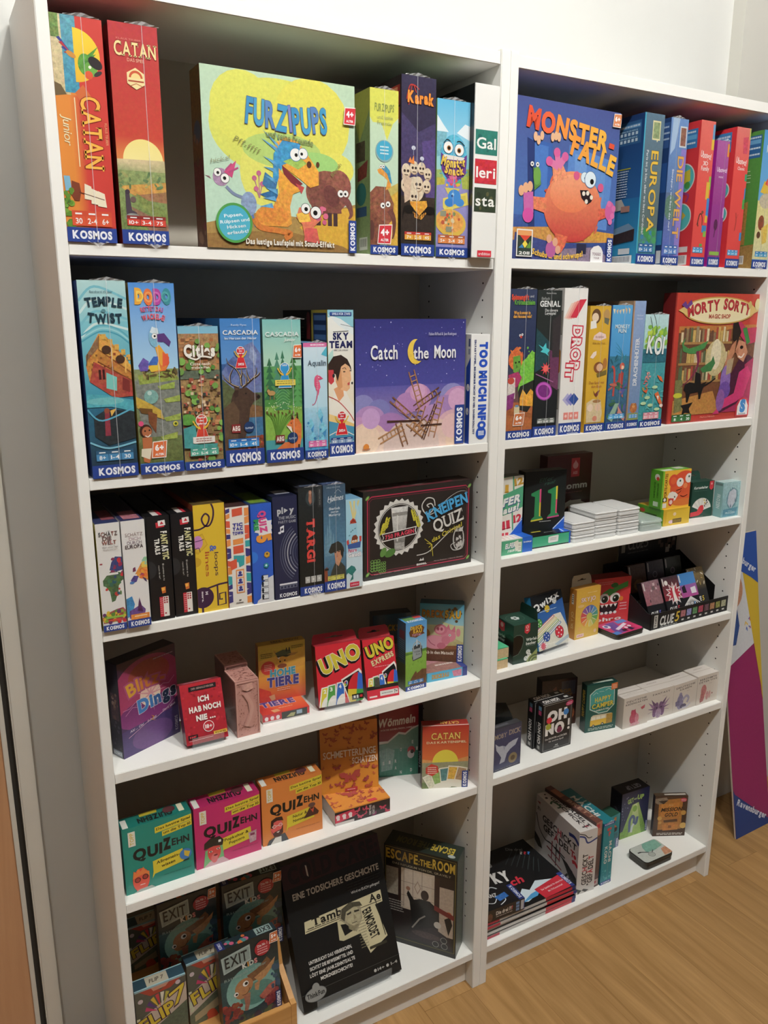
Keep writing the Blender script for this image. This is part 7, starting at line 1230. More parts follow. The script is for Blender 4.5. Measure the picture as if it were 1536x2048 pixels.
P([(.25, .83), (.35, .78), (.42, .75), (.5, .72), (.55, .76), (.7, .73), (.78, .71), (1, .72), (1, .95), (.2, .95)], '6a4a2f~.4'); on('F', 'title'); P([(.15, .14), (.3, .06), (.7, .05), (.88, .1), (.82, .16), (.9, .19), (.7, .2), (.5, .23), (.2, .2)], '6a4020'); T('DRECK', .5, .085, .58, .045, 'e0b83a', b=3, jit=.1); T('SAU', .55, .14, .42, .045, 'e0b83a', b=3, jit=.1); T('TOTAL', .52, .19, .46, .03, 'd8a0c0', b=2, oc='4a2040', ow=3)
info(.12, .855, .86, .905, '3f84c4', ['8+', '2-4', '20'], '357ab8'); kos(.93); on('L', 'back_print'); R(0, 0, 1, .4, '34607a~.1'); R(0, .6, 1, 1, '4a5a34~.3'); LINES(.2, .9, [.26 + .03 * k for k in range(10)], .01, '7a98a4'); R(.3, .12, .9, .24, '6a3f4a'); on('T', 'side_print'); R(.1, .2, .6, .7, '6a9a5a~.3'); R(.6, .1, .95, .5, 'c84a4a'); T('KOSMOS', .5, .8, .7, .25, 'e4ecf4', b=2); end()
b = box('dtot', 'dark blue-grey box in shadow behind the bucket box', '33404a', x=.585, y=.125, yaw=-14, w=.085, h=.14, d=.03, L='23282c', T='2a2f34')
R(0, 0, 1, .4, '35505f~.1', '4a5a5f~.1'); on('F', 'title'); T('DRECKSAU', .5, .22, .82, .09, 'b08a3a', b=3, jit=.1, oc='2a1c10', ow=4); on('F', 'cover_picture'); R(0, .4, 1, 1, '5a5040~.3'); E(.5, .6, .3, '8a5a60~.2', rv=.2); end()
b = box('dlie', 'flat turquoise and pink card game box under the pig box', '4aa8cc', cat='card game', name='card_box', R='2a3a80', T='9a6a6a')
R(0, 0, 1, 1, '4fb0d4'); R(.88, 0, 1, 1, '2f3a84'); P([(.62, .2), (.86, .15), (.86, .9), (.66, .85)], 'c8788f~.4'); on('F', 'title'); T('DRECKSAU', .33, .5, .42, .42, 'c8942f', b=3, oc='4a3014', ow=4); on('T', 'cover_picture'); R(0, 0, 1, 1, '9a7068~.3'); P([(.1, .2), (.7, .0), (.8, .5), (.2, .6)], 'b8828a~.3'); LINES(.35, .8, (.7,), .06, 'd8d0c8'); R(.86, 0, 1, 1, '2f3a84'); end()
b = box('dst', 'card game box with a pink pig rolling in mud, standing on a flat box', '7a9a9a', cat='card game', name='card_box', T='3a6a7a')
R(0, 0, 1, .36, '4aa4c8', '9fd0dc'); on('F', 'cover_picture'); R(0, .36, 1, .8, 'd8d8b0~.05', 'b0a060~.2'); P([(.5, .3), (1, .4), (1, .65), (.7, .55)], 'ccd4a0'); R(0, .78, 1, 1, '7a5038~.3', '5a3a28~.3'); P([(0, .7), (.3, .74), (.6, .72), (1, .7), (1, .84), (0, .84)], '8a5a3c~.3')
E(.1, .52, .14, 'c88a4a~.2', rv=.14); E(.36, .66, .3, 'e092a4', rv=.17, n=30); E(.36, .66, .28, 'e49aac', rv=.15, n=30); E(.66, .54, .17, 'e08ca0', rv=.16); E(.6, .62, .1, 'd87f94', rv=.1); E(.48, .44, .15, 'd87890', rv=.13); E(.46, .435, .11, 'e8a0b0', rv=.095); E(.42, .43, .03, 'a84a64', rv=.04); E(.5, .43, .03, 'a84a64', rv=.04); P([(.72, .46), (.8, .36), (.82, .48)], 'd8788f'); P([(.6, .42), (.66, .34), (.7, .44)], 'd8788f'); eye(.69, .53, .03); E(.5, .72, .1, 'cc7088', rv=.08); CV([(.2, .62), (.26, .68), (.36, .72)], .02, 'b86078'); E(.88, .48, .05, 'dc8a9c', rv=.1)
P([(.02, .8), (.9, .77), (.92, .89), (.02, .9)], '6a4632'); T('Ab in den Matsch!', .45, .84, .66, .05, 'ece4d8', b=2); on('F', 'title'); SC(10, .5, .06, .95, .3, .02, .04, ['6a4a24'], seed=68); T('DRECK', .3, .17, .5, .11, 'c8862f', b=3, oc='3a2410', ow=4, jit=.08); T('SAU', .75, .17, .36, .12, 'e4b43a', b=3, oc='3a2410', ow=4, jit=.08); kosv(.85, 1, .68, 1); end()

# ================================================================ left bookcase, fifth shelf
def quiz(key, lab, c, cd, word, who):
    b = box(key, lab, c, cat='quiz game', name='game_box', group='quiz boxes with yellow speech labels', T=cd, L=cd)
    R(0, 0, 1, 1, c); on('F', 'title'); T('QUI', .34, .435, .42, .15, '1a1c1c', b=3, jit=.08, sh=.05); T('Z', .62, .4, .12, .15, '1a1c1c', b=4); T('EHN', .82, .405, .26, .1, '1a1c1c', b=2, jit=.1)
    on('F', 'yellow_labels'); P([(.46, .1), (1, .05), (1, .14), (.46, .19)], 'e0cc34'); P([(.56, .19), (1, .145), (1, .22), (.56, .265)], 'e0cc34'); T('Das lustige Spiel', .73, .115, .5, .035, '2a2a20', b=1, rot=5, sh=.1); T('um die Top 10', .78, .2, .4, .035, '2a2a20', b=1, rot=5, sh=.1); P([(.4, .6), (.84, .54), (.86, .74), (.42, .8), (.38, .86), (.4, .76)], 'e0cc34')
    for i, t in enumerate(word): T(t, .62, .635 + .075 * i - .01, .034 * len(t), .045, '1f1f1a', b=1, rot=6, sh=.1)
    R(.08, .06, .18, .28, 'e8e4d4'); T('TOPP', .13, .17, .18, .05, 'd8b83a', rot=90, b=1); LINES(.55, .95, (.86,), .008, cd)
    on('F', 'portrait'); who()
    on('T', 'side_print'); T('QUIZEHN', .5, .62, .5, .4, '1a1c1c', rot=180, b=3); P([(.3, .05), (.56, .0), (.55, .3), (.3, .32)], 'b8a830'); R(.84, .1, .92, .8, 'd8d4b8'); R(.02, .2, .1, .95, 'd8d8d0'); E(.72, .35, .09, '5a2f34', rv=.08); end()
def w1():
    E(.22, .82, .12, 'e0523f', rv=.19); P([(.15, .95), (.3, .95), (.32, 1.02), (.14, 1.02)], 'e8706a'); P([(.1, .78), (.12, .66), (.16, .7), (.18, .64), (.22, .69), (.26, .63), (.29, .7), (.34, .72), (.34, .8), (.28, .74), (.16, .76)], 'e8803f'); E(.17, .81, .045, '5a2a24'); E(.28, .79, .045, '5a2a24'); E(.17, .81, .03, 'a83a34'); E(.28, .79, .03, 'a83a34'); R(.2, .89, .27, .9, 'f0e0d8'); E(.88, .64, .09, '3f80c4'); P([(.86, .58), (.95, .62), (.92, .7), (.86, .66)], 'd8b83a'); R(.84, .73, .93, .745, '1f3a3a'); P([(.08, 1), (.2, .96), (.36, .95), (.42, 1)], 'a8b8b0')
def w2():
    P([(.1, 1), (.14, .72), (.4, .7), (.42, .96), (.46, 1)], '7ab87a'); P([(.1, 1), (.2, .92), (.4, .9), (.5, 1)], 'd8b0b8'); E(.27, .78, .1, 'd84a44', rv=.15); E(.27, .88, .05, 'e07070', rv=.08); P([(.12, .7), (.13, .6), (.22, .54), (.36, .54), (.42, .62), (.4, .7), (.26, .68)], '2a2420'); R(.34, .6, .38, .64, 'e8e8e0'); E(.22, .76, .025, 'f0e8e0', rv=.014); E(.33, .74, .025, 'f0e8e0', rv=.014); E(.22, .76, .012, '1a1414'); E(.33, .74, .012, '1a1414'); E(.29, .835, .03, '7a1a20', rv=.015); P([(.8, .64), (.93, .62), (.92, .8), (.82, .82)], 'c0a0a8~.4'); R(.83, .66, .9, .7, '8a3a5a')
def w3():
    P([(.06, 1), (.1, .92), (.22, .88), (.36, .86), (.42, 1)], '4a4f54'); P([(.12, 1), (.2, .9), (.3, .9), (.3, 1)], 'e4e0d8'); E(.23, .74, .1, 'e8605a', rv=.16); P([(.13, .72), (.14, .6), (.22, .56), (.32, .57), (.34, .64), (.24, .62), (.18, .64), (.17, .74)], '3a201a'); P([(.14, .76), (.17, .82), (.2, .8), (.3, .78), (.33, .7), (.33, .84), (.26, .9), (.18, .88)], '4a241c'); R(.15, .7, .33, .712, 'f0d8d0'); E(.19, .71, .03, 'f0d8d0'); E(.29, .7, .03, 'f0d8d0'); E(.19, .71, .022, 'e07a74'); E(.29, .7, .022, 'e07a74'); P([(.22, .81), (.28, .8), (.25, .83)], 'f0e4dc'); P([(.68, .72), (.78, .56), (.86, .56), (.94, .66), (.92, .7)], '4a2a24'); P([(.78, .56), (.82, .6), (.86, .56), (.84, .66)], 'c84a34'); E(.82, .52, .06, '6a4a44', rv=.04)
quiz('q1', 'teal quiz box with an orange-haired head, left of three alike', '1f8a7c', '166a60', ('Allgemein-', 'wissen'), w1)
quiz('q2', 'magenta quiz box with a green-haired head in a beanie, middle of three', 'c8246a', 'a01c54', ('Popkultur &', 'Popcorn'), w2)
quiz('q3', 'orange quiz box with a bearded man and volcano, right of three', 'e0863a', 'b8682a', ('Natur &', 'Nonsens'), w3)
def fly(u, v, s, r, c):
    W, H = _dim(); k = W / H; cr, sr = math.cos(math.radians(r)), math.sin(math.radians(r))
    def q(pts): P([(u + s * (x * cr - y * sr), v - s * (x * sr + y * cr) * k) for x, y in pts], c)
    for m_ in (-1, 1): q([(0, 0), (m_ * .5, .5), (m_ * 1.0, .5), (m_ * .85, .05), (m_ * .5, -.05), (m_ * .6, -.45), (m_ * .25, -.5)])
    q([(-.07, .35), (.07, .35), (.07, -.45), (-.07, -.45)])
def flies(n, u0, v0, u1, v1, s0, s1, cols, seed):
    g = random.Random(seed)
    for _ in range(n): fly(g.uniform(u0, u1), g.uniform(v0, v1), g.uniform(s0, s1), g.uniform(-60, 60), g.choice(cols))
b = box('schlie', 'orange butterfly pattern game box lying flat with a black front edge', '2a2024', T='e0923a', L='c8b4a0', R='c85a70')
R(0, 0, 1, 1, '2c2226'); R(0, 0, 1, .06, 'e0923a'); on('F', 'butterflies'); flies(9, .35, .2, .98, .9, .04, .07, ['c83a5a', '8a3060', 'd8506a'], 71); on('F', 'info_strip'); P([(0, .25), (.34, .1), (.35, .6), (0, .85)], 'd0304f'); R(0, .8, .34, 1, 'd8d0cc')
for k in range(3): E(.05 + .11 * k, .4, .035, 'f0e0e0'); R(.03 + .11 * k, .48, .08 + .11 * k, .64, 'f0e0e0')
on('F', 'title'); T('SCHMETTERLINGE', .63, .5, .7, .035, 'd8d0cc', rot=90, b=1); T('SCHÄTZEN', .69, .55, .6, .04, 'd8d0cc', rot=90, b=1); on('T', 'butterflies'); R(0, 0, 1, 1, 'e0923a'); flies(34, .02, .05, .98, .95, .03, .07, ['b8523a', 'a84440', 'c06044'], 72); fly(.45, .35, .17, 10, 'b04a44'); P([(.6, .85), (.76, .85), (.78, .97), (.62, .97)], 'd03a4a'); end()
b = box('schst', 'orange butterfly pattern game box standing on its flat twin', 'd08232', T='b06a28', L='a06024')
R(0, 0, 1, 1, 'd8893a', 'e2952f'); on('F', 'butterflies'); flies(26, .02, .02, .98, .3, .03, .07, ['b0502f', 'a04430', 'b85a34'], 73); flies(22, .04, .3, .96, .62, .015, .035, ['bc5c34', 'b0502f'], 74); flies(22, .02, .62, .98, .97, .03, .08, ['b84a44', 'a84448', 'c05a40'], 75); fly(.5, .78, .19, 5, 'b04440'); on('F', 'title'); T('SCHMETTERLINGE', .5, .435, .92, .095, 'f4ece0', b=1); T('SCHÄTZEN', .76, .555, .44, .085, 'f4ece0', b=1); P([(.4, .945), (.62, .935), (.62, .985), (.4, .99)], 'cc3a40'); LINES(.44, .58, (.965,), .012, 'f0c0b8'); end()
b = box('womm', 'red and green word game box with white script lettering at the back', '8a1f2c', R='14171a', T='5a1a20')
R(0, 0, .9, 1, '8f2030~.05', '8a1e2c~.05'); R(.9, 0, 1, 1, '17191c'); on('F', 'cover_picture'); P([(0, .5), (.2, .5), (.45, .38), (.6, .4), (.75, .33), (.9, .3), (.9, 1), (0, 1)], '6f9a88~.15'); P([(0, .48), (.2, .48), (.45, .36), (.6, .38), (.75, .31), (.9, .28), (.9, .3), (.75, .34), (.6, .41), (.45, .39), (.2, .51), (0, .52)], 'd8d4cc'); P([(0, .66), (.35, .6), (.9, .62), (.9, 1), (0, 1)], '3f8a72~.15'); P([(.0, .62), (.2, .58), (.36, .62), (.3, .9), (.05, .92)], '8ab0a4~.4')
for k in range(9): L([(.05 + .1 * k, .6), (.04 + .1 * k, 1)], .006, '5a9a84')
for a, b_, t in ((.5, .62, 'O'), (.77, .52, 'E'), (.1, .8, 'S'), (.24, .79, 'I'), (.38, .78, 'R'), (.38, .88, 'A'), (.5, .95, 'N'), (.74, .93, 'D'), (.87, .62, 'I')): T(t, a, b_, .04, .045, 'dfe6e0', b=2)
E(.74, .64, .09, 'c83a40', rv=.1); E(.73, .7, .08, 'dcd8d4', rv=.1); E(.76, .66, .04, '4a3a34', rv=.05); on('F', 'title'); T('Wömmeln', .4, .2, .86, .11, 'e8dcd4', b=2, sh=.25, rot=5); T('WÖRTER SUCHEN, FINDEN, SAMMELN', .42, .31, .78, .022, 'e0c4c0', b=1, rot=3); on('F', 'publisher_label'); T('KOSMOS', .95, .78, .24, .06, 'a8acb0', rot=90, b=2); end()
b = box('ckart', 'red and yellow sunset card game box with fanned cards, in the right corner', 'a83428', cat='card game', name='card_box', T='9a2c26', L='5a2a24')
R(0, 0, 1, .6, 'b83028', 'e0763a'); on('F', 'cover_picture'); P([(0, .52), (.3, .56), (.6, .57), (1, .5), (1, .62), (0, .62)], 'd89a5a~.2'); E(.5, .585, .28, 'e8d84a', a0=0, a1=180, rv=.3, n=30); R(0, .58, 1, 1, '9a9a7a~.2', '8a8a68~.3'); P([(0, .9), (1, .84), (1, 1), (0, 1)], '6a7a4a~.4')
for a, b_, r, c in ((.2, .9, 28, 'd8d4b8'), (.33, .84, 18, '8fb060'), (.5, .8, 6, '5a8a8a'), (.66, .78, -6, 'e0b04a'), (.84, .8, -14, 'b09070')):
    W_, H_ = _dim(); ca, sa = math.cos(math.radians(r)), math.sin(math.radians(r))
    P([(a + (x * ca - y * sa), b_ - (x * sa + y * ca) * W_ / H_) for x, y in ((-.11, -.3), (.11, -.3), (.11, .2), (-.11, .2))], 'e8e2d0'); P([(a + (x * ca - y * sa), b_ - (x * sa + y * ca) * W_ / H_) for x, y in ((-.09, -.12), (.09, -.12), (.09, .17), (-.09, .17))], c + '~.4')
P([(.08, .66), (.2, .6), (.34, .64), (.36, .74), (.22, .8), (.08, .75)], 'cc3a2a'); LINES(.12, .32, (.66, .69, .72, .75), .012, 'f0d8c8'); on('F', 'title'); catan(.5, .16, .62, .1, 'f2cf6a', oc='6a1810'); T('DAS KARTENSPIEL', .52, .258, .86, .032, 'f0d8b0', b=2); kosv(.87, 1, .73, 1); on('T', 'side_print'); T('CATAN', .6, .5, .4, .4, 'e0b85a', rot=180, b=2); R(0, .86, 1, .98, 'e8c8c0'); end()

# ================================================================ left bookcase, bottom compartment
def flip(key, lab, **kw):
    b = box(key, lab, '3c4440', cat='card game', name='card_box', group='tins with yellow seven on a striped banner', T='2f4a58', L='24363e', **kw)
    R(0, 0, 1, 1, '5a5a50~.1', '4f5a50~.1'); on('F', 'cover_picture'); P([(0, .5), (1, .12), (1, .42), (0, .82)], 'c8b8a8'); P([(.05, 0), (.28, .0), (.5, .1), (.74, .0), (.95, 0), (.7, .12), (.3, .14)], 'a8402f'); P([(.3, 0), (.7, 0), (.6, .07), (.36, .08)], 'c89078'); R(.0, 0, 1, .02, '9ab8c0')
    for k, c in enumerate(('c83a6a', '5a3a7a', 'd8b83a', 'c83a44', 'e0dccc', 'b8b040')): a = math.radians(158 - 18 * k); u0, v0 = .5, .44; P([(u0 + .08 * math.cos(a), v0 - .07 * math.sin(a)), (u0 + .34 * math.cos(a + .1), v0 - .3 * math.sin(a + .1)), (u0 + .34 * math.cos(a - .12), v0 - .3 * math.sin(a - .12))], c)
    SC(10, .0, .45, .08, .95, .03, .04, ['d8d8b8', 'c8d0b0'], kind='r', seed=81); SC(10, .92, .45, 1, .95, .03, .04, ['d8d8b8', 'c8d0b0'], kind='r', seed=82); P([(0, .82), (1, .42), (1, 1), (0, 1)], '5f6a58~.3'); P([(.1, .85), (.6, .7), (.62, .84), (.1, .95)], 'a89a7a'); E(.45, .92, .1, 'c84a30', rv=.1); P([(.35, 1), (.4, .9), (.55, .9), (.6, 1)], 'c84a30'); P([(.55, 1), (.8, .9), (.98, .95), (1, 1)], 'd8b07a')
    on('F', 'title'); T('FLIP', .4, .5, .72, .18, 'd8c03a', rot=20, b=2, oc='3a2040', ow=4, sh=.1); P([(.62, .22), (.97, .1), (.97, .17), (.83, .44), (.72, .48), (.84, .22), (.64, .29)], '3a2040'); P([(.645, .225), (.955, .12), (.955, .165), (.82, .42), (.745, .45), (.87, .195), (.655, .27)], 'dcc43c'); E(.84, .08, .05, 'd0c0c8'); E(.1, .17, .05, 'd0c0c8')
    on('T', 'film_lid'); R(.25, .1, .68, .95, 'b8b09a'); T('FLIP 7', .46, .5, .28, .3, '4a4438', b=1, sh=.2); R(0, .9, 1, 1, '9ac0c8'); R(0, 0, 1, .08, 'a8ccd0'); end()
    return b
flip('flipA', 'card tin with yellow seven, front left in the bottom compartment')
flip('flipB', 'card tin with yellow seven, wedged beside the turtle box')
flip('flipC', 'card tin with yellow seven in shadow on the upper rack step')
def exitbox(key, lab):
    b = box(key, lab, '1f2526', group='dark sea turtle puzzle boxes', L='3a302c', T='26343a')
    R(0, 0, 1, .4, '20282a~.15', '24363a~.2'); R(0, .4, 1, 1, '2f5458~.25', '34484a~.4'); on('F', 'cover_picture'); E(.5, .6, .42, '6fa098~.15', rv=.4, n=36, c2='8fc0b4~.15'); E(.6, .7, .3, '5a8a80~.2', rv=.2)
    P([(.44, .44), (.62, .4), (.8, .3), (.86, .36), (.8, .46), (.62, .54), (.5, .54)], '7a5538~.4'); P([(.56, .5), (.76, .44), (.94, .34), (.9, .44), (.76, .54), (.64, .58)], 'b88a5c~.3'); E(.38, .56, .16, 'b07a50~.2', rv=.14, rot=25); E(.34, .62, .12, 'b88458~.2', rv=.12); P([(.36, .68), (.48, .66), (.46, .8), (.42, .88), (.36, .87), (.38, .78)], 'a8705a~.3'); P([(.56, .58), (.66, .56), (.62, .68), (.56, .66)], 'b8885f~.3'); eye(.41, .53, .05, .2, 0, .55, '5a4030'); eye(.24, .62, .04, .2, .1, .5, '5a4030'); CV([(.34, .66), (.42, .66), (.48, .6)], .012, '5a3020')
    SC(26, .02, .74, .32, .92, .03, .06, ['8a3f38~.3', 'a84a3c~.3', '9a5a3a~.3'], seed=83); SC(24, .64, .74, .95, .92, .03, .06, ['7a2f34~.3', '9a4444~.3', '8a3a3c~.3'], seed=84); P([(.62, .76), (.8, .66), (.92, .64), (.9, .74), (.7, .82)], 'b86a5a~.3'); SC(16, .2, .9, .9, 1, .03, .07, ['34424a', '4a5a3f', '3a2f44', '5f4a54'], seed=85); SC(14, .86, .45, .98, .75, .02, .05, ['3f5a70', '34506a'], seed=86)
    on('F', 'title'); P([(.03, .1), (.52, .05), (.53, .25), (.06, .31)], 'a8b8b4~.1'); P([(.06, .12), (.5, .075), (.51, .23), (.09, .29)], '8fa09c~.1'); T('EXIT', .28, .175, .38, .13, '1a1f20', b=1, rot=3); T('DAS SPIEL', .3, .26, .14, .018, 'c8d0d0', b=0, rot=4); T('KIDS', .5, .29, .26, .055, 'dcdcd4', b=3, rot=4, cols=['dcdcd4', 'd89a4a', 'c8d0c8', 'd88a8a']); T('Rätselspaß im Meer', .42, .375, .72, .035, '9ab0ac', b=0, rot=4); on('F', 'round_badge'); E(.73, .16, .135, 'b0222e', n=30); T('Die Nr. 1', .73, .12, .17, .03, 'f0d8d8', b=2, rot=4); LINES(.64, .82, (.16, .19, .22), .012, 'e8b0b4')
    age(.93, .08, .15, .13, '5+', 'd8763f'); kosv(.9, 1, .78, 1, '2a3468'); on('T', 'side_print'); R(0, 0, .12, 1, '26306a'); T('KOSMOS', .06, .5, .7, .05, 'd0d4e8', rot=90, b=1); SC(10, .15, .3, .5, .9, .02, .05, ['d8703a', 'c85a7a', '4a8a8a'], seed=87); R(.66, .1, .94, .9, '9ab0ac'); T('EXIT', .8, .5, .24, .5, '1a1f20', rot=180, b=2); end()
exitbox('exit', 'dark puzzle box with a sea turtle, in front on the rack')
exitbox('exitB', 'dark sea turtle puzzle box on the upper rack step beside the black case')
exitbox('exitC', 'dark sea turtle puzzle box deep in shadow, left on the upper step')
b = box('cold', 'large black box with a pistol cut from newspaper, leaning on a clear stand', '121314', L='0d0d0e', T='101010')
R(0, 0, 1, 1, '111314'); on('F', 'cover_picture'); P([(0, 0), (1, 0), (1, .15), (0, .17)], '3a1418~.1'); T('COLD CASE:', .52, .085, .92, .11, '1f0f11', b=3); P([(.235, .045), (.25, .05), (.255, .13), (.24, .12)], 'd8d4cc')
P([(.14, .42), (.93, .4), (.93, .485), (.5, .5), (.13, .5)], 'cfc6a0'); P([(.6, .48), (.84, .46), (.92, .73), (.72, .8), (.67, .68)], 'cfc6a0'); P([(.45, .5), (.62, .52), (.66, .64), (.48, .645), (.44, .63)], 'c4bc98'); P([(.475, .53), (.57, .545), (.6, .6), (.5, .615)], '141414'); T('Tamb', .36, .44, .3, .05, '1a1814', b=2, serif=True); T('Ae', .86, .435, .12, .05, '1a1814', b=2, serif=True); LINES(.16, .5, (.475,), .008, '5a5646'); R(.14, .485, .55, .49, '3a382c'); R(.66, .47, .92, .475, '3a382c'); P([(.5, .44), (.62, .42), (.7, .44), (.7, .54), (.62, .62), (.54, .55), (.48, .5)], '9a927a~.3'); E(.61, .5, .075, 'b0a888~.25', rv=.1, rot=25); P([(.49, .49), (.51, .43), (.6, .405), (.7, .425), (.72, .46), (.63, .445), (.55, .46), (.52, .52)], '4a4638~.4'); P([(.55, .54), (.6, .57), (.66, .57), (.6, .61), (.55, .58)], '8a8266~.4'); P([(.55, .475), (.6, .468), (.6, .482), (.56, .487)], '2f2c22'); P([(.63, .47), (.68, .475), (.68, .487), (.63, .485)], '2f2c22'); P([(.62, .49), (.645, .525), (.615, .53)], '8f876a'); R(.59, .548, .645, .554, '5a5240')
T('ERMORDET', .775, .6, .22, .085, '1c1a16', rot=-80, b=2); L([(.86, .46), (.9, .72)], .008, '2a281f'); LINES(.64, .72, [.56 + .02 * k for k in range(10)], .005, '8a846a'); R(.72, .755, .9, .775, '3a382c')
on('F', 'cover_lettering'); T('EINE TODSICHERE GESCHICHTE', .51, .232, .88, .042, 'd8d6d0', b=2, arc=.0); T('Wird es EUCH gelingen?', .78, .345, .3, .018, 'd0cec8', b=0)
for i, t in enumerate(('UNTERSUCHT DAS VERBRECHEN,', 'SICHTET DIE BEWEISMITTEL UND', 'LÖST EINE JAHRZEHNTEALTE', 'MORDGESCHICHTE!')): T(t, .33 if i < 3 else .36, .695 + .042 * i, (.43, .43, .45, .32)[i], .022, 'dcdad4', b=2)
LINES(.6, .95, (.28, .3, .32), .005, '2a2c2c'); L([(0, .885), (1, .885)], .004, '4a4c4c'); T('14+', .79, .925, .07, .02, 'b8b6b0', b=1); T('1-4', .93, .925, .07, .02, 'b8b6b0', b=1); E(.73, .925, .014, 'b8b6b0'); E(.86, .925, .014, 'b8b6b0'); on('F', 'maker_logos'); E(.13, .905, .105, '6a6a68', rv=.06, n=30); E(.13, .905, .1, '8f8f8c', rv=.055, n=30); E(.14, .86, .035, '8f8f8c'); T('ThinkFun', .13, .905, .17, .03, '1f1f1f', b=2); end()
b = box('escape', 'dark green framed box with a man seated before a tall window, turned sideways', '2c342c', R='39423a', T='26302a', L='20261f')
R(0, 0, 1, 1, '1c1e1c'); R(0, .0, 1, .2, '161714'); on('F', 'cover_picture'); L([(.02, .02), (.02, .95), (.98, .95), (.98, .02), (.02, .02)], .008, '8a8040'); R(.04, .2, .96, .92, '2a211f~.2'); R(.03, .22, .2, .5, 'a8a090~.3'); R(.24, .2, .7, .62, 'cfc0ac~.1'); R(.28, .22, .66, .6, 'd8ccbc~.1'); R(.76, .3, .96, .8, 'b8a898~.2'); R(.7, .22, .77, .7, '3a2620'); R(.2, .22, .24, .6, '3a2620')
for k in range(3): L([(.28 + .125 * k, .2), (.28 + .125 * k, .6)], .006, '7a6c5f')
L([(.24, .34), (.7, .34)], .005, '7a6c5f'); L([(.24, .48), (.7, .48)], .005, '7a6c5f'); P([(.47, .3), (.52, .37), (.47, .44), (.42, .37)], 'b09a8a'); P([(.47, .32), (.505, .37), (.47, .42), (.435, .37)], 'd8ccbc'); P([(.36, .52), (.5, .48), (.64, .48), (.76, .54), (.78, .72), (.6, .82), (.4, .76)], '151414'); E(.57, .43, .055, '3a2a26', rv=.075); P([(.34, .42), (.42, .5), (.46, .52), (.38, .56), (.32, .46)], '1a1817'); E(.34, .4, .03, 'a87a64'); P([(.3, .9), (.42, .72), (.56, .64), (.6, .68), (.48, .8), (.4, .9)], '1f1d1d'); L([(.4, .8), (.5, .69), (.58, .64)], .02, '9a948c'); P([(.4, .82), (.7, .74), (.94, .82), (.94, .92), (.3, .92)], '2a2024~.4'); E(.6, .84, .2, '4a3a3c~.5', rv=.05); E(.75, .7, .05, 'c8c4bc'); P([(.84, .62), (.92, .58), (.95, .66), (.9, .78)], '141312'); E(.9, .56, .04, 'b8623a')
P([(.7, .5), (.97, .56), (.97, .61), (.7, .55)], '7a2a28'); LINES(.06, .28, [.56 + .025 * k for k in range(5)], .01, 'a8a49c'); on('F', 'title'); T('ESCAPE', .25, .085, .44, .09, 'c8a83a', b=2); T(':THE:', .57, .1, .18, .06, 'c8a83a', b=2); T('ROOM', .82, .085, .3, .09, 'd0ae3c', b=2); T('DAS REFUGIUM VON DR. GRAVELY', .52, .17, .8, .02, 'a8a08a', b=1); on('F', 'info_strip')
for a, b_ in ((.73, .9), (.85, .9), (.84, .84)): E(a, b_, .045, '9a9a94'); E(a, b_, .038, '1a1a1a')
on('T', 'side_print'); T('ESCAPE THE ROOM', .52, .5, .78, .38, 'c0a83a', rot=180, b=2, cols=['c0a83a'] * 6 + ['5a5a34'] * 7); E(.9, .8, .05, 'a8b0ac', rv=.03); on('R', 'side_print'); R(.1, .04, .9, .96, '3f4a3c~.5'); R(0, 0, .08, 1, '2a332c'); end()
# ================================================================ right bookcase, fifth shelf
b = box('moby', 'plastic sleeved dark blue card box with a white whale tail, at the divider', '2c2f40', cat='card game', name='card_box', T='3a3a3e', R='3a3c44')
R(0, 0, 1, 1, '3a3c50~.15'); R(.02, .1, .98, .95, '3c4062~.2'); on('F', 'cover_picture'); P([(.08, .34), (.2, .42), (.34, .43), (.45, .47), (.56, .41), (.7, .38), (.9, .36), (.8, .5), (.62, .56), (.5, .64), (.42, .82), (.24, .84), (.3, .7), (.2, .58), (.12, .5)], 'b4b8c4~.1'); P([(.34, .43), (.45, .47), (.4, .56)], '9aa0b0'); E(.72, .79, .16, '8a7a58', n=24); E(.72, .79, .08, '5a4a34'); on('F', 'title'); T('MOBY', .26, .19, .42, .1, 'a89a84', b=1, jit=.05, serif=True); T('DICK', .76, .17, .4, .11, 'a89a84', b=1, jit=.05, serif=True); LINES(.1, .9, (.96,), .01, '8a8a90'); on('T', 'side_print'); R(.1, .3, .6, .7, '5a5a60~.4'); end()
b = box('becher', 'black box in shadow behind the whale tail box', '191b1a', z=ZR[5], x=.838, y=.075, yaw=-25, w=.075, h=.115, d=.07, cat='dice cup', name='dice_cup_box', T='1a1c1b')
E(.5, .55, .3, '2c2e2c~.4', n=24); on('T', 'cover_picture'); E(.5, .5, .3, '2c302e'); E(.5, .5, .1, '6a6a64'); end()
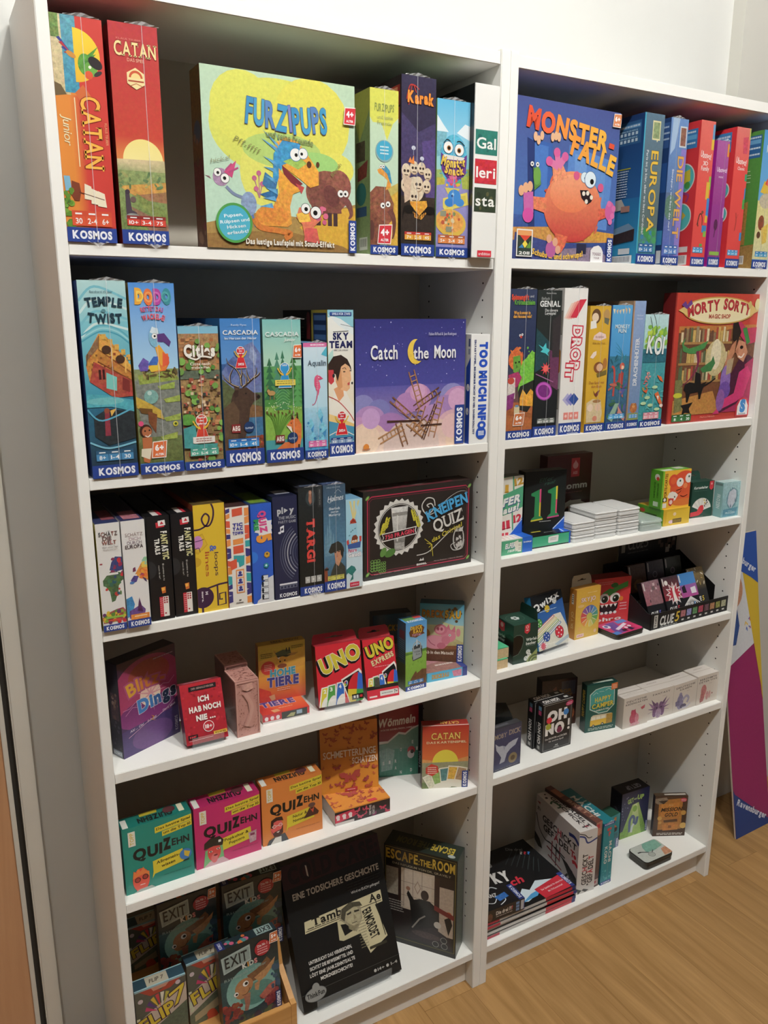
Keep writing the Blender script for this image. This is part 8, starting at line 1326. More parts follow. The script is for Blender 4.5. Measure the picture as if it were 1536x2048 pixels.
for key, kw, lab in (('ohno', {}, 'front one of two black card boxes with white outlined lettering'), ('ohno', dict(x=.984, y=.0615, z=ZR[5]), 'black card box pressed behind its white-lettered twin')):
    b = box(key, lab, '18181a', cat='card game', name='card_box', group='black card boxes with coloured dots in the letters', T='1a1a1c', L='161618', **kw)
    R(0, 0, 1, 1, '1a1a1c'); on('F', 'title'); L([(.05, .03), (.05, .97), (.95, .97), (.95, .03), (.05, .03)], .012, '9a9a98'); T('OH', .48, .28, .66, .19, 'ece8e4', b=4); T('NO', .42, .55, .64, .19, 'ece8e4', b=4); R(.86, .42, .92, .56, 'ece8e4'); E(.89, .62, .04, 'ece8e4')
    for a, c_, c in ((.22, .35, 'd8283f'), (.78, .26, '3a80c4'), (.2, .48, 'a8a83a'), (.58, .6, '7a2a4a')): E(a, c_, .09, c)
    T('Das DRUNTER und DRÜBER', .48, .74, .74, .035, 'd8d4d0', b=1); T('für ewiges Spaß', .48, .8, .5, .03, 'd8d4d0', b=1); on('F', 'maker_logos'); T('moses.', .5, .94, .18, .02, 'c8c8c4', b=2); P([(.44, .915), (.48, .89), (.5, .91), (.53, .885), (.55, .915)], 'c8c8c4'); on('F', 'round_badge'); E(.88, .09, .13, 'b02a5a', rv=.07, rot=10); LINES(.8, .96, (.08, .11), .012, 'e8b0c8'); on('L', 'title'); T('OH NO!', .5, .62, .44, .4, 'e4e0dc', rot=90, b=3); R(.3, .06, .75, .14, '6a94b0'); R(.3, .15, .75, .24, 'cc4a7a'); R(.3, .88, .7, .95, 'a8a8a4'); on('T', 'title'); T('OH NO!', .35, .5, .52, .5, 'e4e0dc', b=3); R(.0, .93, 1, 1, 'c8c4c0'); R(.8, .3, .92, .6, 'c8c8c4'); end()
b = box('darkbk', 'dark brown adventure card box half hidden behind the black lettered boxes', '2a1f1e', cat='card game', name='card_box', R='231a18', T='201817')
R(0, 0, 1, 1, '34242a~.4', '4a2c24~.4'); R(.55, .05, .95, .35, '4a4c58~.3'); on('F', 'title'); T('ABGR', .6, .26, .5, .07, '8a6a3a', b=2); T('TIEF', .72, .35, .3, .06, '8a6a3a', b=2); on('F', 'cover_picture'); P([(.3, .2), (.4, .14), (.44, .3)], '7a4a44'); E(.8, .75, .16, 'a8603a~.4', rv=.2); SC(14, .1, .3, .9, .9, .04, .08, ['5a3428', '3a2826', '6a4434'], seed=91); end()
b = box('happy', 'dark green card box with a yellow camper van and teal shield', '0f4a44', cat='card game', name='card_box', L='123a34', T='0d3f3a', R='0d332f')
R(0, 0, 1, 1, '125048'); on('F', 'cover_picture'); sh = [(.1, .2), (.28, .1), (.55, .07), (.78, .08), (.9, .12), (.92, .48), (.7, .62), (.42, .63), (.12, .52)]; P(sh, 'c4d0c8'); P([(.51 + (u - .51) * .94, .36 + (v - .36) * .94) for u, v in sh], '3f9a94~.1'); P([(.14, .45), (.3, .4), (.4, .44), (.55, .4), (.7, .43), (.88, .38), (.89, .48), (.7, .59), (.42, .6), (.14, .5)], '1f6a60~.4'); L([(.2, .22), (.3, .17), (.36, .2)], .012, 'd8e0dc'); L([(.6, .15), (.7, .12), (.8, .16)], .012, 'd8e0dc'); T('moses.', .48, .16, .16, .016, 'd0d8d0', b=1)
P([(.16, .78), (.18, .68), (.24, .65), (.84, .65), (.88, .68), (.88, .86), (.16, .88)], 'cfc0a0'); P([(.16, .76), (.88, .74), (.88, .86), (.16, .88)], 'd8ac2a'); P([(.68, .66), (.88, .66), (.88, .86), (.68, .87)], 'a8843a~.3'); P([(.2, .69), (.64, .68), (.64, .74), (.2, .75)], 'e0d8c0'); L([(.34, .685), (.34, .75)], .01, '8a7a5a'); L([(.5, .683), (.5, .745)], .01, '8a7a5a'); E(.27, .88, .045, '2a2a28'); E(.56, .86, .045, '2a2a28'); E(.27, .88, .02, 'd8d4c8'); E(.56, .86, .02, 'd8d4c8')
on('F', 'title'); T('HAPPY', .53, .32, .52, .09, 'd8bc3a', b=2, rot=4, sh=.05); T('CAMPER', .54, .45, .7, .09, 'd8bc3a', b=2, rot=4, sh=.05); T('LOGIKRÄTSEL', .52, .55, .48, .03, 'dcdcd0', b=2, rot=4); LINES(.1, .92, (.925, .955), .014, 'b8c8bc'); on('F', 'price_label'); P([(.78, .03), (.98, .01), (.98, .14), (.78, .16)], 'dc7038'); LINES(.82, .95, (.06, .09, .12), .012, 'f0c8a8'); on('L', 'title'); T('HAPPY CAMPER', .5, .4, .56, .4, 'c8a83a', rot=90, b=2, sh=.1); on('T', 'side_print'); R(.25, .4, .9, .7, 'b8c8bc'); end()
def white(key, lab, t1, t2, pic, **kw):
    b = box(key, lab, 'cfc6bc', cat='card game', name='card_box', group='white quiz card boxes in a row', T='d8d0c8', L='bfb4a8', **kw)
    R(0, 0, 1, 1, 'd8cfc4'); on('F', 'title'); T(t1, .5, .13, min(.86, .1 * len(t1)), .055, '5a504c', b=1, sp=.12, rot=1)
    if t2: T(t2, .5, .22, min(.86, .1 * len(t2)), .055, '5a504c', b=1, sp=.12, rot=1)
    T('QUIZ', .62, .32 if t2 else .25, .14, .022, '9a8a84', b=0); on('F', 'watercolour'); pic(); on('T', 'side_print'); R(0, .48, 1, .52, 'b8aca0'); LINES(.3, .7, (.25,), .05, 'a89c94'); end(); return b
def p1():
    E(.42, .72, .16, 'c05a70~.3', rv=.2); E(.4, .54, .1, 'bf4a62~.3', rv=.1); P([(.3, .5), (.33, .42), (.39, .47)], 'b04a60'); P([(.42, .46), (.48, .42), (.49, .52)], 'b04a60'); E(.55, .75, .08, 'd88a98~.3', rv=.16); P([(.68, .42), (.85, .36), (.84, .46), (.74, .5)], 'bf5a6a~.3'); E(.48, .92, .2, 'd8a0a8~.2', rv=.05)
def p2():
    for m_ in (-1, 1):
        E(.42 + m_ * .12, .68, .11, '7a5a80~.4', rv=.24, rot=m_ * 12); P([(.42 + m_ * .1, .5), (.42 + m_ * .32, .28), (.42 + m_ * .2, .56)], '6a5070'); P([(.42 + m_ * .16, .55), (.42 + m_ * .44, .36), (.42 + m_ * .24, .62)], '9a7a9a'); P([(.42 + m_ * .18, .62), (.42 + m_ * .46, .6), (.42 + m_ * .22, .68)], '7a5f84'); L([(.42 + m_ * .2, .7), (.42 + m_ * .42, .76)], .012, '8a7090')
    E(.42, .82, .12, 'a890a8~.4', rv=.16); E(.34, .62, .03, '3f2f48'); E(.52, .62, .03, '3f2f48')
def p3():
    E(.3, .42, .07, '9a94b0~.4', rv=.09); E(.3, .66, .14, '8a84a4~.4', rv=.24); CV([(.4, .62), (.55, .5), (.66, .6), (.6, .75)], .08, 'a8a4bc'); P([(.1, .62), (.26, .56), (.3, .8), (.12, .78)], '7a7494~.4'); E(.44, .84, .14, '5a5470~.4', rv=.07); CV([(.4, .9), (.6, .9), (.75, .8)], .05, 'c0bccc')
def p4():
    E(.32, .52, .13, 'bf7a7a~.4', rv=.2); E(.28, .72, .1, 'b86f6f~.4', rv=.18); P([(.16, .78), (.3, .7), (.34, .9), (.18, .94)], 'b06a6a~.4'); E(.5, .74, .07, 'cf9a98~.4', rv=.16); E(.62, .72, .05, 'd0a09c~.4', rv=.14); E(.74, .7, .03, 'a06060')
white('wa', 'white quiz card box with a pink cat picture, nearest to the green camper box', 'DEUTSCHE', 'REDENSARTEN', p1)
white('wb', 'white quiz card box with a purple horned dragon head', 'FANTASY', '', p2)
white('wc', 'white quiz card box with a grey-violet figure, third in the row', 'DEUTSCHE', 'SAGEN', p3)
white('wd', 'white quiz card box with a rosy smoking figure, in the right corner', 'BERÜHMTE', 'DETEKTIVE', p4)
white('wa', 'white quiz card box standing behind the pink cat one', 'DEUTSCHE', 'REDENSARTEN', p1, x=1.243, y=.051, z=ZR[5])

# ================================================================ right bookcase, bottom compartment
ZP = 0.0093
for i in range(5):
    kw = dict(x=.8275 + .0012 * (i % 2), y=.0185 + .002 * ((i * 7) % 3), z=ZR[6] + ZP * i, yaw=[-.4, -.9, -.2, -1.1, -.7][i], w=.284, h=ZP, d=.215)
    b = box('pads', ['bottom', 'second lowest', 'middle', 'second highest', 'top'][i] + ' one of five black and red score pads stacked flat', '1b1b1d', cat='score pad', name='score_pad', group='stack of black and red score pads', T='17181a', F='c4c0bc', R='b4b0ac', **kw)
    R(0, .12, 1, .88, 'd8d5d0'); R(0, .12, .16, .88, 'c03a4c' if i in (0, 3, 4) else 'd0ccc8'); R(.66, 0, .96, .9, 'c8283a'); R(.96, 0, 1, 1, '26367a'); LINES(.18, .6, (.5,), .1, 'c0bcb8')
    if i == 4:
        on('T', 'cover_picture'); R(0, 0, 1, 1, '17181a'); P([(.4, .9), (.55, .74), (.6, .8), (.72, .7), (.9, .78), (.9, .86), (.62, .9), (.5, .95)], 'd8e8f0'); P([(.44, .94), (.58, .86), (.7, .84), (.62, .92)], '4a9ad0'); P([(.64, .82), (1, .74), (1, .98), (.66, 1)], 'c8283a'); P([(.95, .72), (1, .72), (1, .99), (.96, .99)], '2a3a80')
        for k in range(7): L([(.62 + .035 * k, .3 + .05 * k), (.82 + .02 * k, .1 + .05 * k)], .006, '3a4444')
        on('T', 'cover_lettering'); T('Der Spieleblock für echte Fans!', .82, .855, .26, .025, 'f0dcdc', b=1, rot=4); T('Mit 70 Kategorien!', .82, .915, .17, .025, 'f0dcdc', b=1, rot=4); T('KOSMOS', .977, .86, .17, .03, 'e4e8f4', rot=90, b=2); T('STADT LAND', .3, .22, .4, .11, '8a8884', b=2, rot=4); T('KY', .47, .46, .17, .15, 'e8e6e2', b=4, rot=-10); T('ch', .57, .6, .14, .11, 'c8283c', b=2, sh=.2); T('Die drei', .82, .12, .16, .05, '8a8884', b=1, rot=-30); T('???', .88, .24, .1, .05, 'd8d8d4', b=2, rot=-30, cols=['e4e4e0', 'c8283c', '3a80c8'])
        CV([(.2, .7), (.3, .55), (.36, .66), (.3, .8), (.42, .78)], .012, 'd8dce0'); P([(.2, .76), (.4, .68), (.46, .76), (.3, .86)], '2f6ab0~.4')
    end()
b = box('drei', 'small black mystery game box lying on the stack of score pads', '1a191b', z=ZR[6] + 5 * ZP, T='151517', h=.032, R='2a3468')
R(0, 0, 1, 1, '2c2422~.2'); on('F', 'title'); T('Die drei ???', .46, .42, .44, .3, 'dcd6cc', b=2, cols=['dcd6cc'] * 8 + ['dcd6cc', 'c83a4a', '8a3a5a']); LINES(.24, .68, (.72,), .06, 'a8a098'); on('F', 'cover_picture'); E(.08, .6, .07, '6a4434~.4', rv=.1); on('F', 'info_strip')
for k in range(3): R(.77, .1 + .28 * k, .86, .32 + .28 * k, '6a88b0')
R(.9, .1, .98, .9, 'b8b8bc'); on('F', 'publisher_label'); R(.98, 0, 1, 1, '26367a'); on('T', 'cover_picture'); R(0, 0, 1, 1, '17171a'); R(.86, 0, 1, 1, '283878'); T('KOSMOS', .93, .5, .8, .07, 'dde2f0', rot=-90, b=2); T('KRANZ', .3, .25, .4, .2, 'dcdad6', b=2, rot=-8); CV([(.1, .5), (.3, .7), (.5, .4), (.6, .7), (.4, .9)], .02, 'd8dce0'); P([(.4, .4), (.7, .3), (.72, .6), (.45, .7)], '2f6ab0~.4'); end()
b = box('gef', 'large white game box with black hands and red thread, beside the score pads', 'd4d0cc', bev=None) if False else box('gef', 'large white game box with black hands and red thread, beside the score pads', 'd0ccc8', T='d8d4d0', L='bcb8b6')
R(0, 0, 1, 1, 'd6d2ce'); on('F', 'title'); T('GESCHICKT', .4, .62, .5, .26, '3a3434', rot=90, b=2, cols=['3a3434'] * 4 + ['c03a44'] + ['3a3434'] * 4); T('GEFÄDELT', .72, .64, .44, .26, '3a3434', rot=90, b=2, cols=['3a3434'] * 3 + ['c03a44', '3a3434', '3a3434', '3a3434', 'c03a44']); on('F', 'cover_picture'); CV([(.0, .06), (.3, .1), (.5, .2), (1, .16)], .08, '3a4a8a'); CV([(0, .02), (.3, .06), (.5, .12), (.7, .12)], .04, '2a2a30'); E(.6, .88, .05, '4a4a48'); P([(.3, .95), (.4, .93), (.7, .97), (.5, .99)], '4a4a48'); P([(0, .9), (.3, .95), (.1, 1)], '3f4438')
on('L', 'cover_picture'); R(0, 0, 1, 1, 'c4c0be'); T('GESCHICKT', .56, .285, .78, .095, '1f1b1b', b=2, rot=0, cols=['1f1b1b'] * 4 + ['a8303a'] + ['1f1b1b'] * 4); T('GEFÄDELT', .56, .42, .72, .095, '1f1b1b', b=2, cols=['1f1b1b'] * 3 + ['a8303a', '1f1b1b', '1f1b1b', '1f1b1b', 'a8303a'])
CV([(.02, .3), (.1, .5), (.25, .6), (.4, .58), (.6, .62), (.9, .7)], .018, '1c1a1a')
for a, b_, c_, d_, c in ((.42, .52, .42, .82, '8a2430'), (.52, .5, .52, .86, '2a2424'), (.6, .5, .6, .74, '8a2430'), (.3, .68, .6, .72, '8a2430'), (.34, .8, .66, .84, '8a2430'), (.48, .58, .72, .6, '2a2424')): L([(a, b_), (c_, d_)], .022, c)
P([(.64, .62), (.78, .64), (.98, .74), (1, .84), (.94, .88), (.84, .84), (.74, .72)], '181616'); L([(.8, .8), (.74, .88)], .03, '181616'); L([(.84, .84), (.82, .94)], .025, '181616'); P([(0, .62), (.12, .68), (.2, .8), (.1, .82), (0, .76)], '2a2a26'); CV([(.78, .16), (.9, .14), (1, .2)], .05, '2f3a7a'); E(.93, .44, .03, 'b8303a'); CV([(.88, .54), (.94, .52), (1, .56)], .05, 'b8303a'); P([(.02, .1), (.1, .08), (.1, .12)], '8a2a30'); T('TOPP', .08, .2, .06, .07, '2a2828', rot=90, b=2)
on('T', 'side_print'); T('GESCHICKT', .45, .56, .8, .17, '2a2626', rot=-90, b=2); T('GEFÄDELT', .7, .6, .7, .17, '2a2626', rot=-90, b=2); CV([(.1, .3), (.3, .26), (.4, .4), (.2, .42)], .1, '2f5a44'); E(.2, .15, .07, '2a2828'); E(.3, .07, .05, '3a3434'); P([(.45, .92), (.6, .9), (.7, .94)], 'b04a5a'); end()
b = box('brown', 'thin brown and rose game box squeezed beside the white thread box', '5a3a34', T='6a4038', R='4a302c', L='4a302c')
R(0, 0, 1, .2, 'b07a6a'); R(0, .2, 1, .85, '6a5450~.2', '5a4444~.2'); on('F', 'cover_picture'); R(.1, .03, .6, .1, 'c03a44'); E(.5, .15, .4, 'c88a74~.4', rv=.5); R(.1, .88, .9, .97, 'b89a94'); E(.4, .92, .2, 'a83a44'); on('T', 'side_print'); R(.1, .1, .9, .3, 'a86a50'); T('BRETT', .5, .65, .5, .5, 'b08a74', rot=-90, b=2); end()
b = box('machi', 'slim teal game box with vertical pale letters, upright beside the brown one', '1f8490', T='1d7884', R='176a76', L='1a707a')
R(0, 0, 1, 1, '218c98'); R(0, 0, 1, .045, '26428f'); on('F', 'publisher_label'); T('KOSMOS', .5, .022, .8, .022, 'e4e8f4', b=2); R(0, .95, 1, 1, '26428f'); T('KOSMOS', .5, .975, .8, .022, 'e4e8f4', b=2); on('F', 'title'); T('MACHI', .72, .48, .34, .24, 'd8dcd8', rot=-90, b=2); T('KORO', .34, .52, .28, .24, 'd8dcd8', rot=-90, b=2); on('F', 'emblem'); SC(8, .35, .1, .65, .24, .05, .09, ['c84a4a'], kind='r', seed=95); SC(10, .15, .76, .85, .92, .04, .08, ['3fa4b0', '5ab4bc'], kind='r', seed=96); on('T', 'title'); T('MACHI', .35, .5, .6, .4, 'd8dcd8', rot=-90, b=2); LINES(.6, .9, (.3, .4, .5), .02, 'c0d0d0'); wrap(.6); end()
b = box('teal', 'teal card game box with a fiery emblem, behind the slim teal one', '1d7a80', cat='card game', name='card_box', T='2a5a4a')
R(0, 0, 1, 1, '218a90', '1f7078'); on('F', 'title'); T('MACHI', .55, .12, .6, .1, 'd8843a', b=2, oc='6a3014', ow=4); on('F', 'cover_picture'); P([(.6, .4), (.78, .34), (.92, .4), (.9, .5), (.7, .52)], '3a2a24'); P([(.7, .36), (.8, .28), (.9, .38)], 'd8602f'); R(.75, .55, .95, .7, '186068~.3'); kosv(.88, 1, .72, 1); end()
b = box('alien', 'dark blue card game box with a green beam and a long-necked figure', '23264a', cat='card game', name='card_box', L='16182a', T='1a1a24', R='1c1f38')
R(0, 0, 1, 1, '26284e~.2', '3a3f5a~.2'); on('F', 'cover_picture'); G([(.4, .3), (.62, .28), (1, 1), (0, 1)], ['b8d07a', 'b8d07a', '6a9a44~.3', '6a9a44~.3']); G([(.46, .3), (.56, .29), (.8, 1), (.3, 1)], ['d8e4a4', 'd8e4a4', '9ac060~.2', '9ac060~.2']); E(.5, .4, .08, '8ab84a', rv=.1); CV([(.35, .9), (.34, .66), (.42, .56), (.5, .62), (.5, .72), (.58, .74), (.62, .6)], .09, '5a6a90'); CV([(.42, .92), (.44, .8), (.5, .74)], .08, 'd4dcd8'); P([(0, .85), (.3, .8), (.3, 1), (0, 1)], '7fa84a~.4'); SC(12, .02, .1, .3, .6, .01, .02, ['8a90b0'], seed=97); on('F', 'title'); T('GET', .32, .2, .22, .09, 'a8c86a', b=3, rot=10); T('on', .49, .175, .1, .05, 'c8d8a0', b=1); T('UP', .68, .17, .24, .09, 'a8c86a', b=3, rot=-8); kosv(.93, 1, .74, .98); on('T', 'title'); T('GET UP', .55, .6, .5, .35, '9a9aa4', b=2, rot=180); on('L', 'side_print'); T('GET UP', .5, .45, .5, .16, '5a5a70', rot=-40, b=1); end()
b = box('gold', 'brown and golden card game box with a treasure chest, at the right end', '4a3428', cat='card game', name='card_box', T='4a3a2c', L='33261f', R='3a2c22')
R(0, 0, 1, 1, '4f3728~.2', '463022~.2'); on('F', 'cover_picture'); P([(.12, .1), (.85, .06), (.86, .82), (.14, .84)], 'b07434~.2'); P([(.2, .2), (.75, .16), (.76, .5), (.2, .52)], 'c8843a~.2'); P([(.0, .06), (.34, .03), (.4, .1), (.3, .18), (.1, .2), (0, .16)], '8a7a6a~.4'); P([(.1, .12), (.26, .2), (.4, .1)], '3a2c24'); P([(.28, .72), (.5, .66), (.76, .7), (.76, .84), (.3, .86)], 'c07a30~.3'); P([(.3, .6), (.72, .57), (.74, .64), (.32, .66)], '5a3a20'); R(.46, .73, .56, .8, '8a5420'); E(.18, .55, .07, 'd0a050'); E(.9, .42, .08, 'c8984a'); E(.92, .74, .1, 'd0a858'); E(.2, .66, .05, 'c8984a'); on('F', 'title'); T('MISSION', .53, .33, .64, .085, '2a1c14', b=2, sh=.25, rot=3); T('GOLD', .53, .46, .4, .085, '2a1c14', b=2, sh=.25, rot=3); T('moses.', .5, .22, .14, .02, 'e0c8a0', b=1); on('F', 'round_badge'); E(.87, .1, .1, 'b8344a', rv=.07); LINES(.8, .94, (.09, .12), .012, 'f0c8cc'); LINES(.12, .92, (.925, .955), .016, 'd8d0c4'); on('T', 'side_print'); R(.3, .35, .95, .7, 'c8c0b4'); end()

# ================================================================ tins
def tin(key, lab, cols, **kw):
    x, y, z, yaw, w, h, d, t = FIT[key]; h = kw.get('h', h); d = kw.get('d', d)
    root = empty('card_tin', (x, y, z), lab, 'card tin', None, (0, 0, math.radians(yaw)))
    def slab(name, g, z0, z1, mat, r=.012):
        bm = bmesh.new(); prism(bm, round_rect(g, g, w - g, d - g, r), 'Z', z0, z1); bmesh.ops.bevel(bm, geom=[e for e in bm.edges if abs(e.verts[0].co.z - e.verts[1].co.z) < 1e-6], offset=.0012, segments=2, affect='EDGES')
        return bm, name, mat
    for bm, n, mt in (slab('tray', .0008, 0, h * .6, M_METAL), slab('lid', 0, h * .55, h, M_METAL)): bm_obj(n, bm, mt, root)
    me = bpy.data.meshes.new('printed_top'); V = []; F = []; C = []
    base = [(p[0], p[1]) for p in round_rect(.002, .002, w - .002, d - .002, .0105)]
    def poly(pts, c, k):
        q = hexc(c); pts = clip01([(p[0] / w, p[1] / d) for p in pts]) if k else [(p[0] / w, p[1] / d) for p in pts]
        if len(pts) < 3: return
        i = len(V); V.extend((p[0] * w, p[1] * d, h + .0002 + 1.5e-5 * k) for p in pts); F.append(list(range(i, i + len(pts)))); C.extend([q] * len(pts))
    poly(base, cols[0], 0)
    for k, (pts, c) in enumerate(cols[1]): poly([(u * w, v * d) for u, v in pts], c, k + 1)
    me.from_pydata(V, [], F); a = me.color_attributes.new('ink', 'FLOAT_COLOR', 'CORNER'); buf = []
    for p in me.polygons:
        for i in p.vertices: buf += list(C[i])
    a.data.foreach_set('color', buf); me.update(); link('printed_top', me, M_GLOSS, root)
def disc(u, v, r, n=16, k=1.0): return [(u + r * math.cos(2 * PI * i / n), v + r * k * math.sin(2 * PI * i / n)) for i in range(n)]
tin('tin', 'flat pink, purple and blue tin in front of the red grinning box', ('c83a6a~.2', [([(.1, .1), (.4, .1), (.6, .9), (.3, .9)], '6a4a9a~.2'), ([(.02, .05), (.22, .05), (.22, .25), (.02, .25)], '2f80c8'), ([(.6, .7), (.95, .7), (.95, .92), (.65, .92)], '3f8fd0'), (disc(.2, .7, .1, k=1.4), 'e8e4ec'), (disc(.2, .72, .05, k=1.4), '2f3a8a'), ([(.3, .3), (.8, .55), (.78, .68), (.28, .42)], 'e4dce8'), ([(.35, .15), (.5, .12), (.52, .3), (.38, .3)], '2a2030'), ([(.6, .1), (.75, .15), (.7, .35), (.58, .3)], '3a2a4a'), (disc(.6, .35, .05, k=1.4), 'f0ecf0'), (disc(.75, .4, .05, k=1.4), 'f0ecf0'), ([(.8, .1), (.95, .1), (.95, .5), (.85, .5)], 'd83a70')]), d=.075)
tin('tin2', 'flat dark tin with a pale watercolour lid on the bottom shelf', ('c0c4bc~.1', [([(.35, .5), (.6, .45), (.95, .55), (.95, .95), (.5, .98), (.4, .8)], '7fae9c~.2'), ([(.7, .05), (.98, .05), (.98, .45), (.8, .4)], 'c08a6a~.4'), (disc(.42, .32, .1, k=1.3), '4a4a48'), (disc(.42, .32, .09, k=1.3), 'a8aca4'), ([(.18, .62), (.4, .45), (.42, .48), (.2, .66)], '2a2a2a'), ([(.12, .6), (.22, .58), (.22, .64), (.13, .66)], '2a2a2a'), ([(.5, .4), (.6, .5), (.58, .52), (.48, .42)], '4a4a48')]))

# ================================================================ counter display with small card boxes
x, y, z, yaw, w, h, d, t = FIT['clue']; d = .17
cr = empty('counter_display', (x, y, z), 'open black cardboard counter display holding dark card boxes', 'display box', None, (0, 0, math.radians(yaw)))
def ink_obj(name, bm, c, parent, mat=M_CARD):
    lay = bm.loops.layers.float_color.get('ink') or bm.loops.layers.float_color.new('ink'); q = hexc(c)
    for f in bm.faces:
        for l in f.loops: l[lay] = q
    return bm_obj(name, bm, mat, parent)
HB = .125
bm = bmesh.new(); add_box(bm, 0, 0, 0, w, d, .002); ink_obj('floor_panel', bm, '141414', cr)
bm = bmesh.new(); add_box(bm, 0, d - .002, 0, w, d, HB); ink_obj('rear_panel', bm, '161616', cr)
for nm, x0 in (('end_panel', 0), ('end_panel', w - .002)):
    bm = bmesh.new(); prism(bm, [(0, 0), (d, 0), (d, HB), (.012, h)] + [(0, h)], 'X', x0, x0 + .002); ink_obj(nm, bm, '161616', cr)
bm = bmesh.new(); add_box(bm, .05, d - .0035, HB - .002, w - .02, d - .0015, .2); ink_obj('header_card', bm, '141415', cr)
bb = Box.__new__(Box); bb.w, bb.h, bb.d = w, h, .002; bb.root = cr; bb.mat = M_CARD; bb.parts = {}; bb.k = {}
bm = bmesh.new(); add_box(bm, 0, 0, 0, w, .002, h); ink_obj('front_panel', bm, '1a1a1a', cr); CUR[0] = bb
on('F', 'title'); T('CLUE', .2, .55, .17, .55, 'd8d8d4', b=2, sh=.2); T('5', .33, .5, .05, .6, 'd8b83a', b=1, sh=.2); R(.04, .1, .085, .9, 'c8c4bc'); T('TOPP', .062, .5, .7, .02, '1a1a1a', rot=90, b=2); LINES(.12, .33, (.93,), .05, 'a8a8a4'); on('F', 'cover_picture')
for k, c in enumerate(('a86a70', '8a88b8', '5a8a5a', 'a8405a', '6a4a54', 'b0805a', '8a8a4a', 'a8a88a')): R(.37 + .076 * k, .2, .43 + .076 * k, .62, c + '~.6'); R(.385 + .076 * k, .75, .415 + .076 * k, .85, 'c8c4c0')
bb.done()
hb = Box.__new__(Box); hb.w, hb.h, hb.d = w - .07, .075, .002; hb.mat = M_CARD; hb.parts = {}; hb.k = {}
hb.root = cr; CUR[0] = hb; on('F', 'header_lettering'); T('CLUE', .28, .45, .26, .36, '7a7a78', b=1, sh=.1); T('5', .46, .45, .07, .36, '7a7a78', b=0, sh=.1); R(.04, .35, .1, .7, '8a8a84'); LINES(.15, .5, (.75,), .04, '5a5a58'); SC(14, .68, .1, .95, .9, .02, .035, ['8a847c', '5a4a44', 'b8b0a8'], kind='r', seed=99); hb.done()
for o in cr.children:
    if o.name.startswith('header_lettering'): o.location = (.05, d - .0037, HB)
def mini(lab, u, yy, zz, lean, cols, t, hgt=.1, roll=0):
    wx, wy = x + u * math.cos(math.radians(yaw)) - yy * math.sin(math.radians(yaw)), y + u * math.sin(math.radians(yaw)) + yy
    CUR[0] = Box('card_box', lab, 'card game', wx, wy, z + zz, yaw + roll, .062, hgt, .017, lean, {'*': '17171a', 'T': cols[0]}, 'small dark card boxes in the counter display', M_GLOSS)
    on('F', 'cover_picture'); R(0, 0, 1, .62, cols[0] + '~.4', cols[1] + '~.4'); R(0, .6, 1, 1, '17171a'); cols[2](); R(.05, .03, .12, .22, 'd0ccc4'); on('F', 'title'); T('CLUE', .34, .83, .42, .11, 'dedcd8', b=2, sh=.15); T('5', .66, .83, .12, .12, cols[3], b=1, sh=.15); LINES(.15, .6, (.93,), .012, '9a9a96'); end()
def k1(): SC(10, .1, .1, .95, .6, .04, .08, ['4a3a3f', '6a5a5a', 'c8b0b0'], kind='r', seed=101); P([(.3, .3), (.6, .25), (.9, .3), (.95, .62), (.3, .6)], '8a6468~.4')
def k2(): ST(.6, .45, .5, .3, 12, 'd8d0cc'); ST(.6, .45, .4, .22, 12, 'b0283a'); P([(.5, .65), (.52, .35), (.6, .25), (.68, .3), (.64, .4), (.72, .65)], 'e8e0d8'); E(.25, .15, .1, 'e0dcd4')
def k3(): R(0, 0, 1, .3, '3f80c0'); R(0, .3, 1, .62, '8a5a9a', 'b04a8a'); P([(.1, .35), (.3, .3), (.35, .5), (.12, .5)], '1f1c24'); P([(.6, .4), (.9, .38), (.92, .55), (.62, .55)], 'dcd8dc'); [L([(.5, .62), (.05 + .13 * k, .82)], .04, 'd8d4d0') for k in range(8)]
def k4(): SC(16, .05, .02, .95, .5, .05, .1, ['d8d0c0', 'a8904a', '5a4a34'], kind='l', seed=104)
def k5(): E(.55, .45, .3, '8a6a4a~.4', rv=.25)
def k6(): E(.45, .3, .14, '8a848a'); E(.45, .3, .1, '4a3f48')
mini('card box with pale pink city scene, front left in the black display', .022, .018, .012, 24, ('8a6a72', '9a5a62', k1, '5a5ab0'), 1, roll=2)
mini('card box with a red starburst, second from left at the display front', .086, .016, .014, 24, ('3a2f34', '8a2a34', k2, 'c83a44'), 2)
mini('card box with blue and pink print, third from left at the display front', .149, .018, .013, 24, ('3f80c0', 'a8508f', k3, '4a90c8'), 3)
mini('card box with a cream leaf pattern, right end of the display front', .206, .04, .012, 22, ('8a7444', '17171a', k4, 'd8b83a'), 4)
mini('card box with a brown cover standing at the back left of the display', .034, .09, .012, 14, ('6a5040', '5a4030', k5, 'c8a06a'), 5, hgt=.12)
mini('card box with a dim violet cover at the back middle of the display', .103, .092, .012, 14, ('4f444c', '40343c', k6, '8a7a90'), 6, hgt=.12)
mini('card box with a dark green cover at the back right of the display', .172, .094, .012, 14, ('343a34', '283028', k6, '6a8a6a'), 7, hgt=.12)

